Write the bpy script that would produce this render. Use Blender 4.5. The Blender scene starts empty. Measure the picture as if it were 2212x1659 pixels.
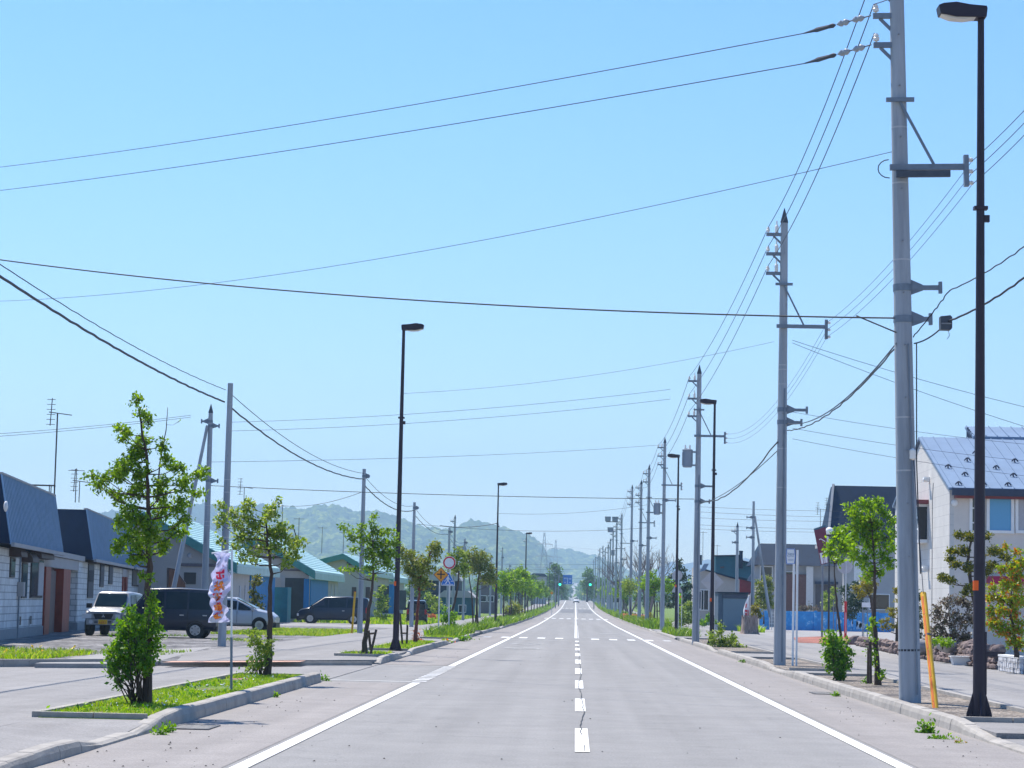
import bpy, math, random
import numpy as np
from mathutils import Vector, Matrix, noise
R = math.radians
SC = bpy.context.scene
COL = SC.collection

# ------------------------------------------------------------------ camera, sky, sun, exposure
F, CX, CY = 5022.0, 1106.0, 829.5            # focal length and centre, in units of a 2212 px wide picture
VPX, VPY, ROLL = 1243.0, 1310.7, R(1.25)     # where the straight road vanishes; camera roll
CAM = Vector((-0.115, 0.0, 1.61))
_v = Vector(((VPX - CX) / F, -(VPY - CY) / F, -1)).normalized()
_z = Vector((math.cos(ROLL), -math.sin(ROLL), 0)).cross(_v).normalized()
_x = _v.cross(_z)
cd = bpy.data.cameras.new('camera')
cd.sensor_width = 36.0
cd.lens = 36.0 * F / 2212.0
cd.clip_start, cd.clip_end = 0.5, 20000
cam = bpy.data.objects.new('camera', cd)
COL.objects.link(cam)
cam.matrix_world = Matrix.Translation(CAM) @ Matrix((_x, _v, _z)).to_4x4()
SC.camera = cam

SUN_AZ = math.atan2(-0.60, 0.80)             # from +Y (down the road) towards +X
SUN_EL = R(61)
w = bpy.data.worlds.new('World')
SC.world = w
w.use_nodes = True
nt = w.node_tree
nt.nodes.clear()
sky = nt.nodes.new('ShaderNodeTexSky')
sky.sky_type = 'NISHITA'
sky.sun_disc = False
sky.sun_elevation, sky.sun_rotation = SUN_EL, SUN_AZ
sky.altitude, sky.air_density, sky.dust_density, sky.ozone_density = 0, 1.0, 0.0, 4.0
hs = nt.nodes.new('ShaderNodeHueSaturation')
hs.inputs['Saturation'].default_value = 1.25
hs.inputs['Value'].default_value = 1.0
bg = nt.nodes.new('ShaderNodeBackground')
bg.inputs['Strength'].default_value = 0.114
wo = nt.nodes.new('ShaderNodeOutputWorld')
nt.links.new(sky.outputs[0], hs.inputs['Color'])
tint = nt.nodes.new('ShaderNodeMixRGB')
tint.blend_type = 'MULTIPLY'
tint.inputs[0].default_value = 1
tint.inputs[2].default_value = (1.0, .94, 1.0, 1)
nt.links.new(hs.outputs[0], tint.inputs[1])
tc_ = nt.nodes.new('ShaderNodeTexCoord')
sx_ = nt.nodes.new('ShaderNodeSeparateXYZ')
nt.links.new(tc_.outputs['Generated'], sx_.inputs[0])
mr_ = nt.nodes.new('ShaderNodeMapRange')
mr_.interpolation_type = 'SMOOTHSTEP'
mr_.inputs['From Min'].default_value, mr_.inputs['From Max'].default_value = -.02, .26
mr_.inputs['To Min'].default_value, mr_.inputs['To Max'].default_value = .84, 1.0
nt.links.new(sx_.outputs['Z'], mr_.inputs['Value'])
dim = nt.nodes.new('ShaderNodeMixRGB')
dim.blend_type = 'MULTIPLY'
dim.inputs[0].default_value = 1
nt.links.new(tint.outputs[0], dim.inputs[1])
nt.links.new(mr_.outputs[0], dim.inputs[2])
nt.links.new(dim.outputs[0], bg.inputs['Color'])
nt.links.new(bg.outputs[0], wo.inputs['Surface'])
sl = bpy.data.lights.new('sun', 'SUN')
sl.energy, sl.angle, sl.color = 4.6, R(0.5), (1.0, 0.93, 0.83)
so = bpy.data.objects.new('sun', sl)
COL.objects.link(so)
so.location = (-40, 40, 60)
SUN = Vector((math.sin(SUN_AZ) * math.cos(SUN_EL), math.cos(SUN_AZ) * math.cos(SUN_EL), math.sin(SUN_EL)))
so.rotation_euler = SUN.to_track_quat('Z', 'Y').to_euler()
SC.view_settings.view_transform = 'Standard'
SC.view_settings.look = 'None'
SC.view_settings.exposure = 0.80
SC.view_settings.gamma = 1.0
SC.cycles.max_bounces = 6
SC.cycles.diffuse_bounces = 3
SC.cycles.volume_bounces = 0
SC.cycles.transparent_max_bounces = 8

# ------------------------------------------------------------------ measuring helpers
def ray(px, py):
    c = Vector(((px - CX) / F, -(py - CY) / F, -1))
    return Vector((_x.dot(c), _v.dot(c), _z.dot(c)))
def at(px, py, Y):
    d = ray(px, py)
    return CAM + d * (Y / d.y)
def G(px, py, z=0.13):
    d = ray(px, py)
    return CAM + d * ((z - CAM.z) / d.z)
def pr(P):
    p = Vector(P) - CAM
    c = _x * p.x + _v * p.y + _z * p.z
    return CX + F * c.x / -c.z, CY - F * c.y / -c.z
def YX(px, X, z=0.13):
    lo, hi = 12.0, 4000.0
    s = 1 if pr((X, hi, z))[0] > pr((X, lo, z))[0] else -1
    for _ in range(50):
        m = (lo + hi) / 2
        if (pr((X, m, z))[0] - px) * s < 0: lo = m
        else: hi = m
    return lo
def HT(P, py):
    z = P[2] + 5
    for _ in range(4):
        z = at(pr((P[0], P[1], z))[0], py, P[1]).z
    return z
_GZ = [(-60, 0), (200, 0), (281, .13), (400, .5), (530, 1.2), (650, 2.3), (777, 3.7), (840, 3.85), (1000, 2.2), (1300, 2.4),
       (1700, 5.0), (2200, 13.5), (2800, 25.5), (3400, 36.0), (4200, 44.0), (7200, 60.0)]
def gz(Y):
    if Y <= _GZ[0][0]: return 0.0
    for (a, za), (b, zb) in zip(_GZ, _GZ[1:]):
        if Y <= b:
            return za + (zb - za) * (Y - a) / (b - a)
    return _GZ[-1][1]

# ------------------------------------------------------------------ materials
def lin(h):
    if not isinstance(h, str): return tuple(h)
    o = []
    for i in (0, 2, 4):
        c = int(h[i:i + 2], 16) / 255
        o.append(c / 12.92 if c <= .04045 else ((c + .055) / 1.055) ** 2.4)
    return tuple(o)
MATS = {}
def newmat(name):
    m = bpy.data.materials.new(name)
    m.use_nodes = True
    n = m.node_tree
    n.nodes.clear()
    out = n.nodes.new('ShaderNodeOutputMaterial')
    b = n.nodes.new('ShaderNodeBsdfPrincipled'); b.name = 'Principled BSDF'
    n.links.new(b.outputs[0], out.inputs['Surface'])
    MATS[name] = m
    return m, n, b, out
def sc_(c, k): return tuple(min(1, x * k) for x in c[:3]) + (1,)
def mat(name, col, rough=.7, metal=0., var=.12, scale=6., bump=0., bscale=None, spec=.3, col2=None, stretch=None, detail=5, emit=0, coord='Object'):
    m, n, b, out = newmat(name)
    c = lin(col)
    b.inputs['Roughness'].default_value = rough
    b.inputs['Metallic'].default_value = metal
    b.inputs['Specular IOR Level'].default_value = spec
    tc = n.nodes.new('ShaderNodeTexCoord')
    src = tc.outputs[coord]
    if stretch:
        mp = n.nodes.new('ShaderNodeMapping')
        mp.inputs['Scale'].default_value = stretch
        n.links.new(src, mp.inputs[0])
        src = mp.outputs[0]
    if var or col2:
        t = n.nodes.new('ShaderNodeTexNoise')
        t.inputs['Scale'].default_value = scale
        t.inputs['Detail'].default_value = detail
        t.inputs['Roughness'].default_value = .65
        n.links.new(src, t.inputs['Vector'])
        r = n.nodes.new('ShaderNodeValToRGB')
        r.color_ramp.elements[0].position, r.color_ramp.elements[1].position = .3, .7
        r.color_ramp.elements[0].color = sc_(c, 1 - var)
        r.color_ramp.elements[1].color = (lin(col2) + (1,)) if col2 else sc_(c, 1 + var)
        n.links.new(t.outputs['Fac'], r.inputs[0])
        n.links.new(r.outputs[0], b.inputs['Base Color'])
        if emit:
            n.links.new(r.outputs[0], b.inputs['Emission Color'])
    else:
        b.inputs['Base Color'].default_value = c + (1,)
        if emit: b.inputs['Emission Color'].default_value = c + (1,)
    if emit: b.inputs['Emission Strength'].default_value = emit
    if bump:
        t2 = n.nodes.new('ShaderNodeTexNoise')
        t2.inputs['Scale'].default_value = bscale or scale * 4
        t2.inputs['Detail'].default_value = 4
        n.links.new(src, t2.inputs['Vector'])
        bp = n.nodes.new('ShaderNodeBump')
        bp.inputs['Strength'].default_value = bump
        bp.inputs['Distance'].default_value = .02
        n.links.new(t2.outputs['Fac'], bp.inputs['Height'])
        n.links.new(bp.outputs[0], b.inputs['Normal'])
    return m
def leafmat(name, cols, trans=.45, rough=.45):
    m, n, b, out = newmat(name)
    g = n.nodes.new('ShaderNodeNewGeometry')
    r = n.nodes.new('ShaderNodeValToRGB')
    e = r.color_ramp.elements
    while len(e) < len(cols): e.new(.5)
    for i, c in enumerate(cols):
        e[i].position = i / max(1, len(cols) - 1)
        e[i].color = lin(c) + (1,)
    n.links.new(g.outputs['Random Per Island'], r.inputs[0])
    n.links.new(r.outputs[0], b.inputs['Base Color'])
    b.inputs['Roughness'].default_value = rough
    b.inputs['Specular IOR Level'].default_value = .35
    t = n.nodes.new('ShaderNodeBsdfTranslucent')
    hs = n.nodes.new('ShaderNodeHueSaturation')
    hs.inputs['Hue'].default_value = .485
    hs.inputs['Saturation'].default_value = 1.1
    hs.inputs['Value'].default_value = 1.5
    n.links.new(r.outputs[0], hs.inputs['Color'])
    n.links.new(hs.outputs[0], t.inputs['Color'])
    mx = n.nodes.new('ShaderNodeMixShader')
    mx.inputs[0].default_value = trans
    n.links.new(b.outputs[0], mx.inputs[1])
    n.links.new(t.outputs[0], mx.inputs[2])
    n.links.new(mx.outputs[0], out.inputs['Surface'])
    return m
def glassmat(name, col='1d3346', rough=.05):
    m, n, b, out = newmat(name)
    b.inputs['Base Color'].default_value = lin(col) + (1,)
    b.inputs['Roughness'].default_value = rough
    b.inputs['Specular IOR Level'].default_value = .45
    return m

# ------------------------------------------------------------------ mesh builder
ORG = {}
class MB:
    def __init__(s):
        s.v, s.f, s.m = [], [], []
    def add(s, vs, fs, mi=0):
        o = len(s.v)
        s.v += [tuple(p) for p in vs]
        s.f += [tuple(i + o for i in f) for f in fs]
        s.m += [mi] * len(fs)
        return s
    def box(s, x0, x1, y0, y1, z0, z1, mi=0):
        return s.add([(x0, y0, z0), (x1, y0, z0), (x1, y1, z0), (x0, y1, z0), (x0, y0, z1), (x1, y0, z1), (x1, y1, z1), (x0, y1, z1)],
                     [(3, 2, 1, 0), (4, 5, 6, 7), (0, 1, 5, 4), (1, 2, 6, 5), (2, 3, 7, 6), (3, 0, 4, 7)], mi)
    def bar(s, p0, p1, w_, h_, mi=0, up=(0, 0, 1)):
        p0, p1 = Vector(p0), Vector(p1)
        d = (p1 - p0).normalized()
        u = Vector(up)
        if abs(d.dot(u)) > .98: u = Vector((0, 1, 0))
        a = d.cross(u).normalized() * (w_ / 2)
        b = a.cross(d).normalized() * (h_ / 2)
        q = [p0 - a - b, p0 + a - b, p0 + a + b, p0 - a + b, p1 - a - b, p1 + a - b, p1 + a + b, p1 - a + b]
        return s.add(q, [(3, 2, 1, 0), (4, 5, 6, 7), (0, 1, 5, 4), (1, 2, 6, 5), (2, 3, 7, 6), (3, 0, 4, 7)], mi)
    def tube(s, pts, r, n=6, mi=0, cap=True):
        pts = [Vector(p) for p in pts]
        rs = r if isinstance(r, (list, tuple)) else [r] * len(pts)
        o = len(s.v)
        prev = None
        for i, p in enumerate(pts):
            d = (pts[min(i + 1, len(pts) - 1)] - pts[max(i - 1, 0)])
            d = d.normalized() if d.length > 1e-9 else Vector((0, 0, 1))
            if prev is None:
                u = Vector((0, 0, 1)) if abs(d.z) < .9 else Vector((1, 0, 0))
                a = d.cross(u).normalized()
            else:
                a = prev - d * prev.dot(d)
                a = a.normalized() if a.length > 1e-6 else d.orthogonal().normalized()
            prev = a
            b = d.cross(a)
            for k in range(n):
                t = 2 * math.pi * k / n
                s.v.append(tuple(p + (a * math.cos(t) + b * math.sin(t)) * rs[i]))
        for i in range(len(pts) - 1):
            for k in range(n):
                k2 = (k + 1) % n
                s.f.append((o + i * n + k, o + i * n + k2, o + (i + 1) * n + k2, o + (i + 1) * n + k))
                s.m.append(mi)
        if cap:
            s.f.append(tuple(o + k for k in reversed(range(n)))); s.m.append(mi)
            e = o + (len(pts) - 1) * n
            s.f.append(tuple(e + k for k in range(n))); s.m.append(mi)
        return s
    def cyl(s, p0, p1, r0, r1=None, n=12, mi=0):
        return s.tube([p0, p1], [r0, r0 if r1 is None else r1], n, mi)
    def lathe(s, c, prof, n=16, mi=0, axis='z'):
        o = len(s.v)
        c = Vector(c)
        for r_, h_ in prof:
            for k in range(n):
                t = 2 * math.pi * k / n
                a, b = r_ * math.cos(t), r_ * math.sin(t)
                q = {'z': (a, b, h_), 'y': (a, h_, b), 'x': (h_, a, b)}[axis]
                s.v.append(tuple(c + Vector(q)))
        for i in range(len(prof) - 1):
            for k in range(n):
                k2 = (k + 1) % n
                s.f.append((o + i * n + k, o + i * n + k2, o + (i + 1) * n + k2, o + (i + 1) * n + k)); s.m.append(mi)
        s.f.append(tuple(o + k for k in reversed(range(n)))); s.m.append(mi)
        e = o + (len(prof) - 1) * n
        s.f.append(tuple(e + k for k in range(n))); s.m.append(mi)
        return s
    def prism(s, poly, y0, y1, mi=0, ax='xz'):
        """extrude a 2-D polygon: 'xz' along y, 'yz' along x, 'xy' along z"""
        def P(a, b, t): return {'xz': (a, t, b), 'yz': (t, a, b), 'xy': (a, b, t)}[ax]
        n = len(poly)
        return s.add([P(a, b, y0) for a, b in poly] + [P(a, b, y1) for a, b in poly],
                     [tuple(range(n)), tuple(reversed(range(n, 2 * n)))] + [(i, i + n, (i + 1) % n + n, (i + 1) % n) for i in range(n)], mi)
    def ball(s, c, r, n=10, mi=0, sq=(1, 1, 1)):
        pr_ = [(math.sin(math.pi * i / n) * r, -math.cos(math.pi * i / n) * r) for i in range(n + 1)]
        pr_[0] = (r * .02, -r); pr_[-1] = (r * .02, r)
        o = len(s.v)
        s.lathe((0, 0, 0), pr_, n * 2, mi)
        for i in range(o, len(s.v)):
            p = s.v[i]
            s.v[i] = (c[0] + p[0] * sq[0], c[1] + p[1] * sq[1], c[2] + p[2] * sq[2])
        return s
    def build(s, name, mats, parent=None, smooth=False, world=False, fix=True):
        me = bpy.data.meshes.new(name)
        o3 = ORG.get(parent.name, Vector((0, 0, 0))) if (parent and world) else Vector((0, 0, 0))
        me.from_pydata([(a - o3.x, b - o3.y, c - o3.z) for a, b, c in s.v], [], s.f)
        ms = mats if isinstance(mats, (list, tuple)) else [mats]
        for m in ms: me.materials.append(m)
        if len(ms) > 1: me.polygons.foreach_set('material_index', s.m)
        if fix:
            import bmesh
            bm = bmesh.new(); bm.from_mesh(me)
            bmesh.ops.recalc_face_normals(bm, faces=bm.faces)
            bm.to_mesh(me); bm.free()
        if smooth:
            me.polygons.foreach_set('use_smooth', [True] * len(me.polygons))
            if smooth is not True:
                me.set_sharp_from_angle(angle=R(smooth))
        ob = bpy.data.objects.new(name, me)
        COL.objects.link(ob)
        if parent:
            ob.parent = parent
            ORG[ob.name] = ORG.get(parent.name, Vector((0, 0, 0)))
        return ob
def tag(o, label=None, cat=None, group=None, kind=None):
    if label: o['label'] = label
    if cat: o['category'] = cat
    if group: o['group'] = group
    if kind: o['kind'] = kind
    return o
def thing(name, label, cat, loc=(0, 0, 0), group=None, rz=0):
    o = bpy.data.objects.new(name, None)
    o.empty_display_size = .2
    COL.objects.link(o)
    o.location = loc
    o.rotation_euler.z = rz
    ORG[o.name] = Vector(loc)
    return tag(o, label, cat, group)
def struct(o): return tag(o, kind='structure')
def kids(o): return [c for c in bpy.data.objects if c.parent == o]
def copy_tree(o, parent=None):
    c = o.copy()
    COL.objects.link(c)
    c.parent = parent
    for ch in kids(o): copy_tree(ch, c)
    return c
def dup(o, label, loc, rz=None, group=None, s=None):
    c = copy_tree(o)
    c.location = loc
    if rz is not None: c.rotation_euler.z = rz
    if s: c.scale = s if isinstance(s, tuple) else (s, s, s)
    c['label'] = label
    if group: c['group'] = group
    return c

def npmesh(name, V, Fc, m, parent=None, smooth=False):
    """V (n,3) floats, Fc (k,3 or 4) ints"""
    me = bpy.data.meshes.new(name)
    k, q = Fc.shape
    me.vertices.add(len(V)); me.vertices.foreach_set('co', V.astype(np.float32).ravel())
    me.loops.add(k * q); me.loops.foreach_set('vertex_index', Fc.astype(np.int32).ravel())
    me.polygons.add(k)
    me.polygons.foreach_set('loop_start', np.arange(0, k * q, q, dtype=np.int32))
    me.update(calc_edges=True)
    me.materials.append(m)
    if smooth: me.polygons.foreach_set('use_smooth', [True] * k)
    me.validate()
    ob = bpy.data.objects.new(name, me)
    COL.objects.link(ob)
    if parent:
        ob.parent = parent
        ORG[ob.name] = ORG.get(parent.name, Vector((0, 0, 0)))
    return ob
# ------------------------------------------------------------------ ground, road, kerbs
def asphalt(name, c0, c1, speck=.5, crack=.0):
    m, n, b, out = newmat(name)
    tc = n.nodes.new('ShaderNodeTexCoord')
    def noi(s, d=4, r=.6):
        t = n.nodes.new('ShaderNodeTexNoise')
        t.inputs['Scale'].default_value, t.inputs['Detail'].default_value, t.inputs['Roughness'].default_value = s, d, r
        n.links.new(tc.outputs['Object'], t.inputs['Vector'])
        return t.outputs['Fac']
    def ramp(f, a, c, p0=.3, p1=.7):
        r = n.nodes.new('ShaderNodeValToRGB')
        r.color_ramp.elements[0].position, r.color_ramp.elements[1].position = p0, p1
        r.color_ramp.elements[0].color, r.color_ramp.elements[1].color = a, c
        n.links.new(f, r.inputs[0])
        return r.outputs[0]
    def mul(a, c, f=1.0):
        x = n.nodes.new('ShaderNodeMixRGB'); x.blend_type = 'MULTIPLY'
        x.inputs[0].default_value = f
        n.links.new(a, x.inputs[1]); n.links.new(c, x.inputs[2])
        return x.outputs[0]
    big = ramp(noi(.35, 6, .7), lin(c0) + (1,), lin(c1) + (1,))
    sp = ramp(noi(38, 2, .8), (.62, .62, .62, 1), (1.2, 1.2, 1.2, 1), .35, .65)
    mid = ramp(noi(1.4, 7, .8), (.90, .90, .90, 1), (1.06, 1.06, 1.06, 1))
    c = mul(mul(big, mid), sp, speck)
    mp = n.nodes.new('ShaderNodeMapping')
    mp.inputs['Scale'].default_value = (1.6, .02, 1)
    n.links.new(tc.outputs['Object'], mp.inputs[0])
    t = n.nodes.new('ShaderNodeTexNoise'); t.inputs['Scale'].default_value = 1.0; t.inputs['Detail'].default_value = 3
    n.links.new(mp.outputs[0], t.inputs['Vector'])
    c = mul(c, ramp(t.outputs['Fac'], (.87, .87, .87, 1), (1.06, 1.06, 1.06, 1)), 1)
    if crack:
        vo = n.nodes.new('ShaderNodeTexVoronoi'); vo.feature = 'DISTANCE_TO_EDGE'; vo.inputs['Scale'].default_value = .14
        dn = n.nodes.new('ShaderNodeTexNoise'); dn.inputs['Scale'].default_value = .9; dn.inputs['Detail'].default_value = 5
        n.links.new(tc.outputs['Object'], dn.inputs['Vector'])
        ad = n.nodes.new('ShaderNodeMixRGB'); ad.blend_type = 'ADD'; ad.inputs[0].default_value = 1.6
        n.links.new(tc.outputs['Object'], ad.inputs[1]); n.links.new(dn.outputs['Color'], ad.inputs[2])
        n.links.new(ad.outputs[0], vo.inputs['Vector'])
        c = mul(c, ramp(vo.outputs['Distance'], (.55, .55, .56, 1), (1, 1, 1, 1), .0, .004), crack)
    n.links.new(c, b.inputs['Base Color'])
    b.inputs['Roughness'].default_value = .85
    b.inputs['Specular IOR Level'].default_value = .3
    bp = n.nodes.new('ShaderNodeBump'); bp.inputs['Strength'].default_value = .25; bp.inputs['Distance'].default_value = .01
    n.links.new(noi(60, 2), bp.inputs['Height']); n.links.new(bp.outputs[0], b.inputs['Normal'])
    return m
M_ROAD = asphalt('road_asphalt', (.235, .23, .226), (.268, .262, .257), .6, .3)
M_SHLD = asphalt('shoulder_asphalt', (.255, .236, .226), (.295, .274, .262), .6)
M_WALK = asphalt('pavement_asphalt', (.235, .226, .222), (.285, .275, .27), .6, .35)
M_KERB = mat('kerb_concrete', (.33, .31, .285), .85, var=.22, scale=2.2, bump=.4, bscale=25, detail=8)
M_WHITE = mat('road_paint', (.74, .74, .73), .6, var=.22, scale=5, detail=10)
M_WORN = mat('worn_road_paint', (.36, .36, .36), .7, col2=(.62, .62, .61), var=.2, scale=6, detail=8)
M_SOIL = mat('planter_soil', (.16, .13, .10), .95, col2=(.34, .30, .27), var=.3, scale=14, bump=.8, bscale=40)
M_GRASSG = mat('grass_ground', (.085, .15, .02), .95, col2=(.17, .25, .035), var=.3, scale=3, bump=.5, bscale=20, detail=8)
M_FIELD = mat('field_ground', (.06, .10, .03), .95, col2=(.13, .17, .06), var=.3, scale=.08, detail=8)
M_LIGHTP = asphalt('forecourt_paving', (.27, .265, .265), (.33, .32, .315), .5, .4)
M_BLACK = mat('tar', (.028, .028, .03), .7, var=.2)
M_SHIMMER = asphalt('painted_shimmer', (.12, .12, .13), (.2, .2, .205), .5)  # dark tone of heat shimmer put into the colour, no real repair
def gravelmat(name, c0, c1, sc=28):
    m, n, b, out = newmat(name)
    tc = n.nodes.new('ShaderNodeTexCoord')
    vo = n.nodes.new('ShaderNodeTexVoronoi'); vo.inputs['Scale'].default_value = sc
    n.links.new(tc.outputs['Object'], vo.inputs['Vector'])
    r = n.nodes.new('ShaderNodeValToRGB')
    r.color_ramp.elements[0].color, r.color_ramp.elements[1].color = lin(c0) + (1,), lin(c1) + (1,)
    sep = n.nodes.new('ShaderNodeSeparateColor')
    n.links.new(vo.outputs['Color'], sep.inputs[0]); n.links.new(sep.outputs[0], r.inputs[0])
    t = n.nodes.new('ShaderNodeTexNoise'); t.inputs['Scale'].default_value = .5; t.inputs['Detail'].default_value = 7
    n.links.new(tc.outputs['Object'], t.inputs['Vector'])
    r2 = n.nodes.new('ShaderNodeValToRGB')
    r2.color_ramp.elements[0].position, r2.color_ramp.elements[1].position = .35, .65
    r2.color_ramp.elements[0].color, r2.color_ramp.elements[1].color = (.45, .45, .48, 1), (1.2, 1.18, 1.15, 1)
    n.links.new(t.outputs['Fac'], r2.inputs[0])
    x = n.nodes.new('ShaderNodeMixRGB'); x.blend_type = 'MULTIPLY'; x.inputs[0].default_value = 1
    n.links.new(r.outputs[0], x.inputs[1]); n.links.new(r2.outputs[0], x.inputs[2])
    n.links.new(x.outputs[0], b.inputs['Base Color'])
    bp = n.nodes.new('ShaderNodeBump'); bp.inputs['Strength'].default_value = 1; bp.inputs['Distance'].default_value = .04
    n.links.new(vo.outputs['Distance'], bp.inputs['Height']); n.links.new(bp.outputs[0], b.inputs['Normal'])
    b.inputs['Roughness'].default_value = .9
    return m
M_GRAVEL = gravelmat('lot_gravel', (.03, .03, .035), (.30, .295, .30), 5.5)
M_PEBBLE = gravelmat('planter_gravel', (.05, .04, .032), (.44, .38, .32), 22)
M_REDGRAV = gravelmat('red_gravel', (.22, .07, .05), (.5, .2, .14), 14)

YS = [-30, 0, 15, 30, 50, 80, 120, 160, 200, 240, 281, 320, 360, 400, 440, 480, 530, 570, 610, 650, 690, 730, 777, 805, 840, 900, 1000, 1150, 1300,
      1500, 1700, 1950, 2200, 2500, 2800, 3100, 3400, 3800, 4200, 5000, 6000, 7100]
def strip(name, xs, y0, y1, dz, m, step=None):
    ys = sorted(set([y0, y1] + [y for y in YS if y0 < y < y1]))
    V, Fs = [], []
    for y in ys:
        for x in xs: V.append((x, y, gz(y) + dz))
    k = len(xs)
    for i in range(len(ys) - 1):
        for j in range(k - 1):
            Fs.append((i * k + j, i * k + j + 1, (i + 1) * k + j + 1, (i + 1) * k + j))
    if k <= 4 and name not in ('ground', 'road', 'far_road', 'road_shoulder', 'road_shimmer'):      # a skirt down into the ground
        n0 = len(ys)
        b0 = len(V)
        for i, y in enumerate(ys): V += [(xs[0], y, gz(y) - .2), (xs[-1], y, gz(y) - .2)]
        for i in range(n0 - 1):
            Fs.append((i * k, (i + 1) * k, b0 + 2 * i + 2, b0 + 2 * i)); Fs.append((i * k + k - 1, b0 + 2 * i + 1, b0 + 2 * i + 3, (i + 1) * k + k - 1))
        Fs.append((0, b0, b0 + 1, k - 1)); Fs.append(((n0 - 1) * k, (n0 - 1) * k + k - 1, b0 + 2 * n0 - 1, b0 + 2 * n0 - 2))
    return struct(MB().add(V, Fs).build(name, m, fix=False))
def sheet(name, poly, z, m):
    """a paved area; z is one height or one per corner; its edges go down into the ground"""
    zs = z if isinstance(z, (list, tuple)) else [z] * len(poly)
    n = len(poly)
    V = [(x, y, c) for (x, y), c in zip(poly, zs)] + [(x, y, -.2) for x, y in poly]
    return struct(MB().add(V, [tuple(range(n))] + [(i, i + n, (i + 1) % n + n, (i + 1) % n) for i in range(n)]).build(name, m))

strip('ground', [-2600, -600, -200, -60, 0, 60, 200, 600, 2600], -30, 7100, -.09, M_FIELD)
strip('road', [-5.2, -3.3, 0, 3.35, 5.2], -30, 840, 0, M_ROAD)
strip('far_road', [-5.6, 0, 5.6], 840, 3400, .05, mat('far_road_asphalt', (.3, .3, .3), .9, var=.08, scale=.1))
strip('road_shoulder', [3.52, 5.16], -30, 700, .004, M_SHLD)
strip('road_shoulder', [-5.16, -3.47], -30, 47.2, .004, M_SHLD)
strip('road_shoulder', [-5.16, -3.47], 61, 700, .004, M_SHLD)
sheet('side_street', [(-5.19, 46.6), (-5.19, 60.8), (-7.0, 58.8), (-13, 53.0), (-40, 33.0), (-40, 20), (-13, 46.8), (-6.7, 46.8)], .012, M_WALK)
# pavements
strip('pavement', [-10.5, -6.6], -30, 44.6, .12, M_WALK)
sheet('pavement_ramp', [(-10.5, 44.6), (-6.7, 44.6), (-6.7, 47.0), (-10.5, 47.0)], [.12, .12, .014, .014], M_WALK)
sheet('driveway_ramp', [(-6.6, -20), (-5.26, -20), (-5.26, 26.6), (-6.6, 26.6)], [.118, .045, .045, .118], M_WALK)
sheet('driveway_ramp', [(-6.6, 26.6), (-5.26, 26.6), (-5.26, 28.5), (-6.6, 28.5)], [.118, .045, .12, .12], M_WALK)
sheet('pavement', [(-5.3, 61.0), (-5.3, 140), (-10.8, 140), (-10.8, 64), (-9.6, 55.6), (-7.0, 58.9)], .12, M_WALK)
strip('pavement', [-10.8, -5.3], 140.01, 700, .12, M_WALK)
strip('pavement', [5.3, 11.45], 30.2, 700, .12, M_WALK)
sheet('driveway_ramp', [(5.26, -20), (11.45, -20), (11.45, 30.2), (5.26, 30.2)], [.045, .12, .12, .045], M_WALK)
# lots beside the pavements
sheet('gravel_lot', [(-10.8, 140), (-60, 140), (-60, 43), (-13, 53.3), (-9.6, 55.65), (-10.8, 64)], .108, M_GRAVEL)
sheet('roadside_verge', [(-10.5, -30), (-10.5, 44.6), (-13, 45.6), (-40, 20), (-40, -30)], .1, M_WALK)
strip('driveway', [-40, -10.8], 140, 163, .104, M_LIGHTP)
strip('lawn', [-60, -10.8], 163, 520, .1, M_GRASSG)
strip('forecourt', [11.45, 60], 60, 240, .1, M_LIGHTP)
strip('garden_ground', [11.45, 60], -30, 60, .1, M_SOIL)
strip('lawn', [11.45, 60], 240, 600, .1, M_GRASSG)
sheet('red_gravel_bed', [tuple(G(px, py, .13)[:2]) for px, py in ((1712, 1377), (1725, 1388), (1790, 1390), (1860, 1392), (1880, 1378), (1800, 1374))], .135, M_REDGRAV)
sheet('concrete_apron', [tuple(G(px, py, .11)[:2]) for px, py in ((228, 1434), (75, 1433), (250, 1407), (370, 1402), (460, 1397), (335, 1430))], .112, M_LIGHTP)

# kerbs: stones laid along a line, the top height varies
def kerb(name, pts, side, w_=.17, stone=1.0, gap=.007, x=5.15):
    mb = MB()
    rng = random.Random(len(pts))
    def H(y):
        for (a, ha), (b, hb) in zip(pts, pts[1:]):
            if a <= y <= b: return ha + (hb - ha) * (y - a) / (b - a)
        return pts[-1][1]
    y = pts[0][0]
    while y < pts[-1][0] - .05:
        L = stone if y < 90 else (4 if y < 200 else 12)
        e = min(pts[-1][0], y + L)
        V = []
        for yy in (y + (gap if y < 90 else 0), e):
            h, g0 = H(yy), gz(yy)
            j = rng.uniform(-.004, .004)
            for dx, dz in ((0, -.03), (0.012, h * .55), (.035, h - .015), (.06, h), (w_, h), (w_, -.03)):
                V.append((side * (x + dx + j), yy, g0 + dz + (j if dz > 0 else 0)))
        Fs = [(i, i + 1, i + 7, i + 6) for i in range(5)] + [(5, 0, 6, 11), tuple(range(6)), tuple(range(11, 5, -1))]
        mb.add(V, Fs)
        y = e
    return struct(mb.build(name, M_KERB))
kerb('kerb', [(20, .10), (23.4, .16), (24.2, .13), (25, .055), (27.2, .055), (29.5, .19), (46.6, .19)], -1, .2)
kerb('kerb', [(60.8, .05), (62, .19), (67, .19), (69, .06), (71.5, .06), (73.5, .19), (92, .19), (95, .06), (98, .06), (100, .17), (116, .17)], -1)
kerb('kerb', [(128, .17), (155, .17), (158, .08), (163, .08), (165, .17), (278, .17)], -1)
kerb('kerb', [(291, .17), (700, .17)], -1)
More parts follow.
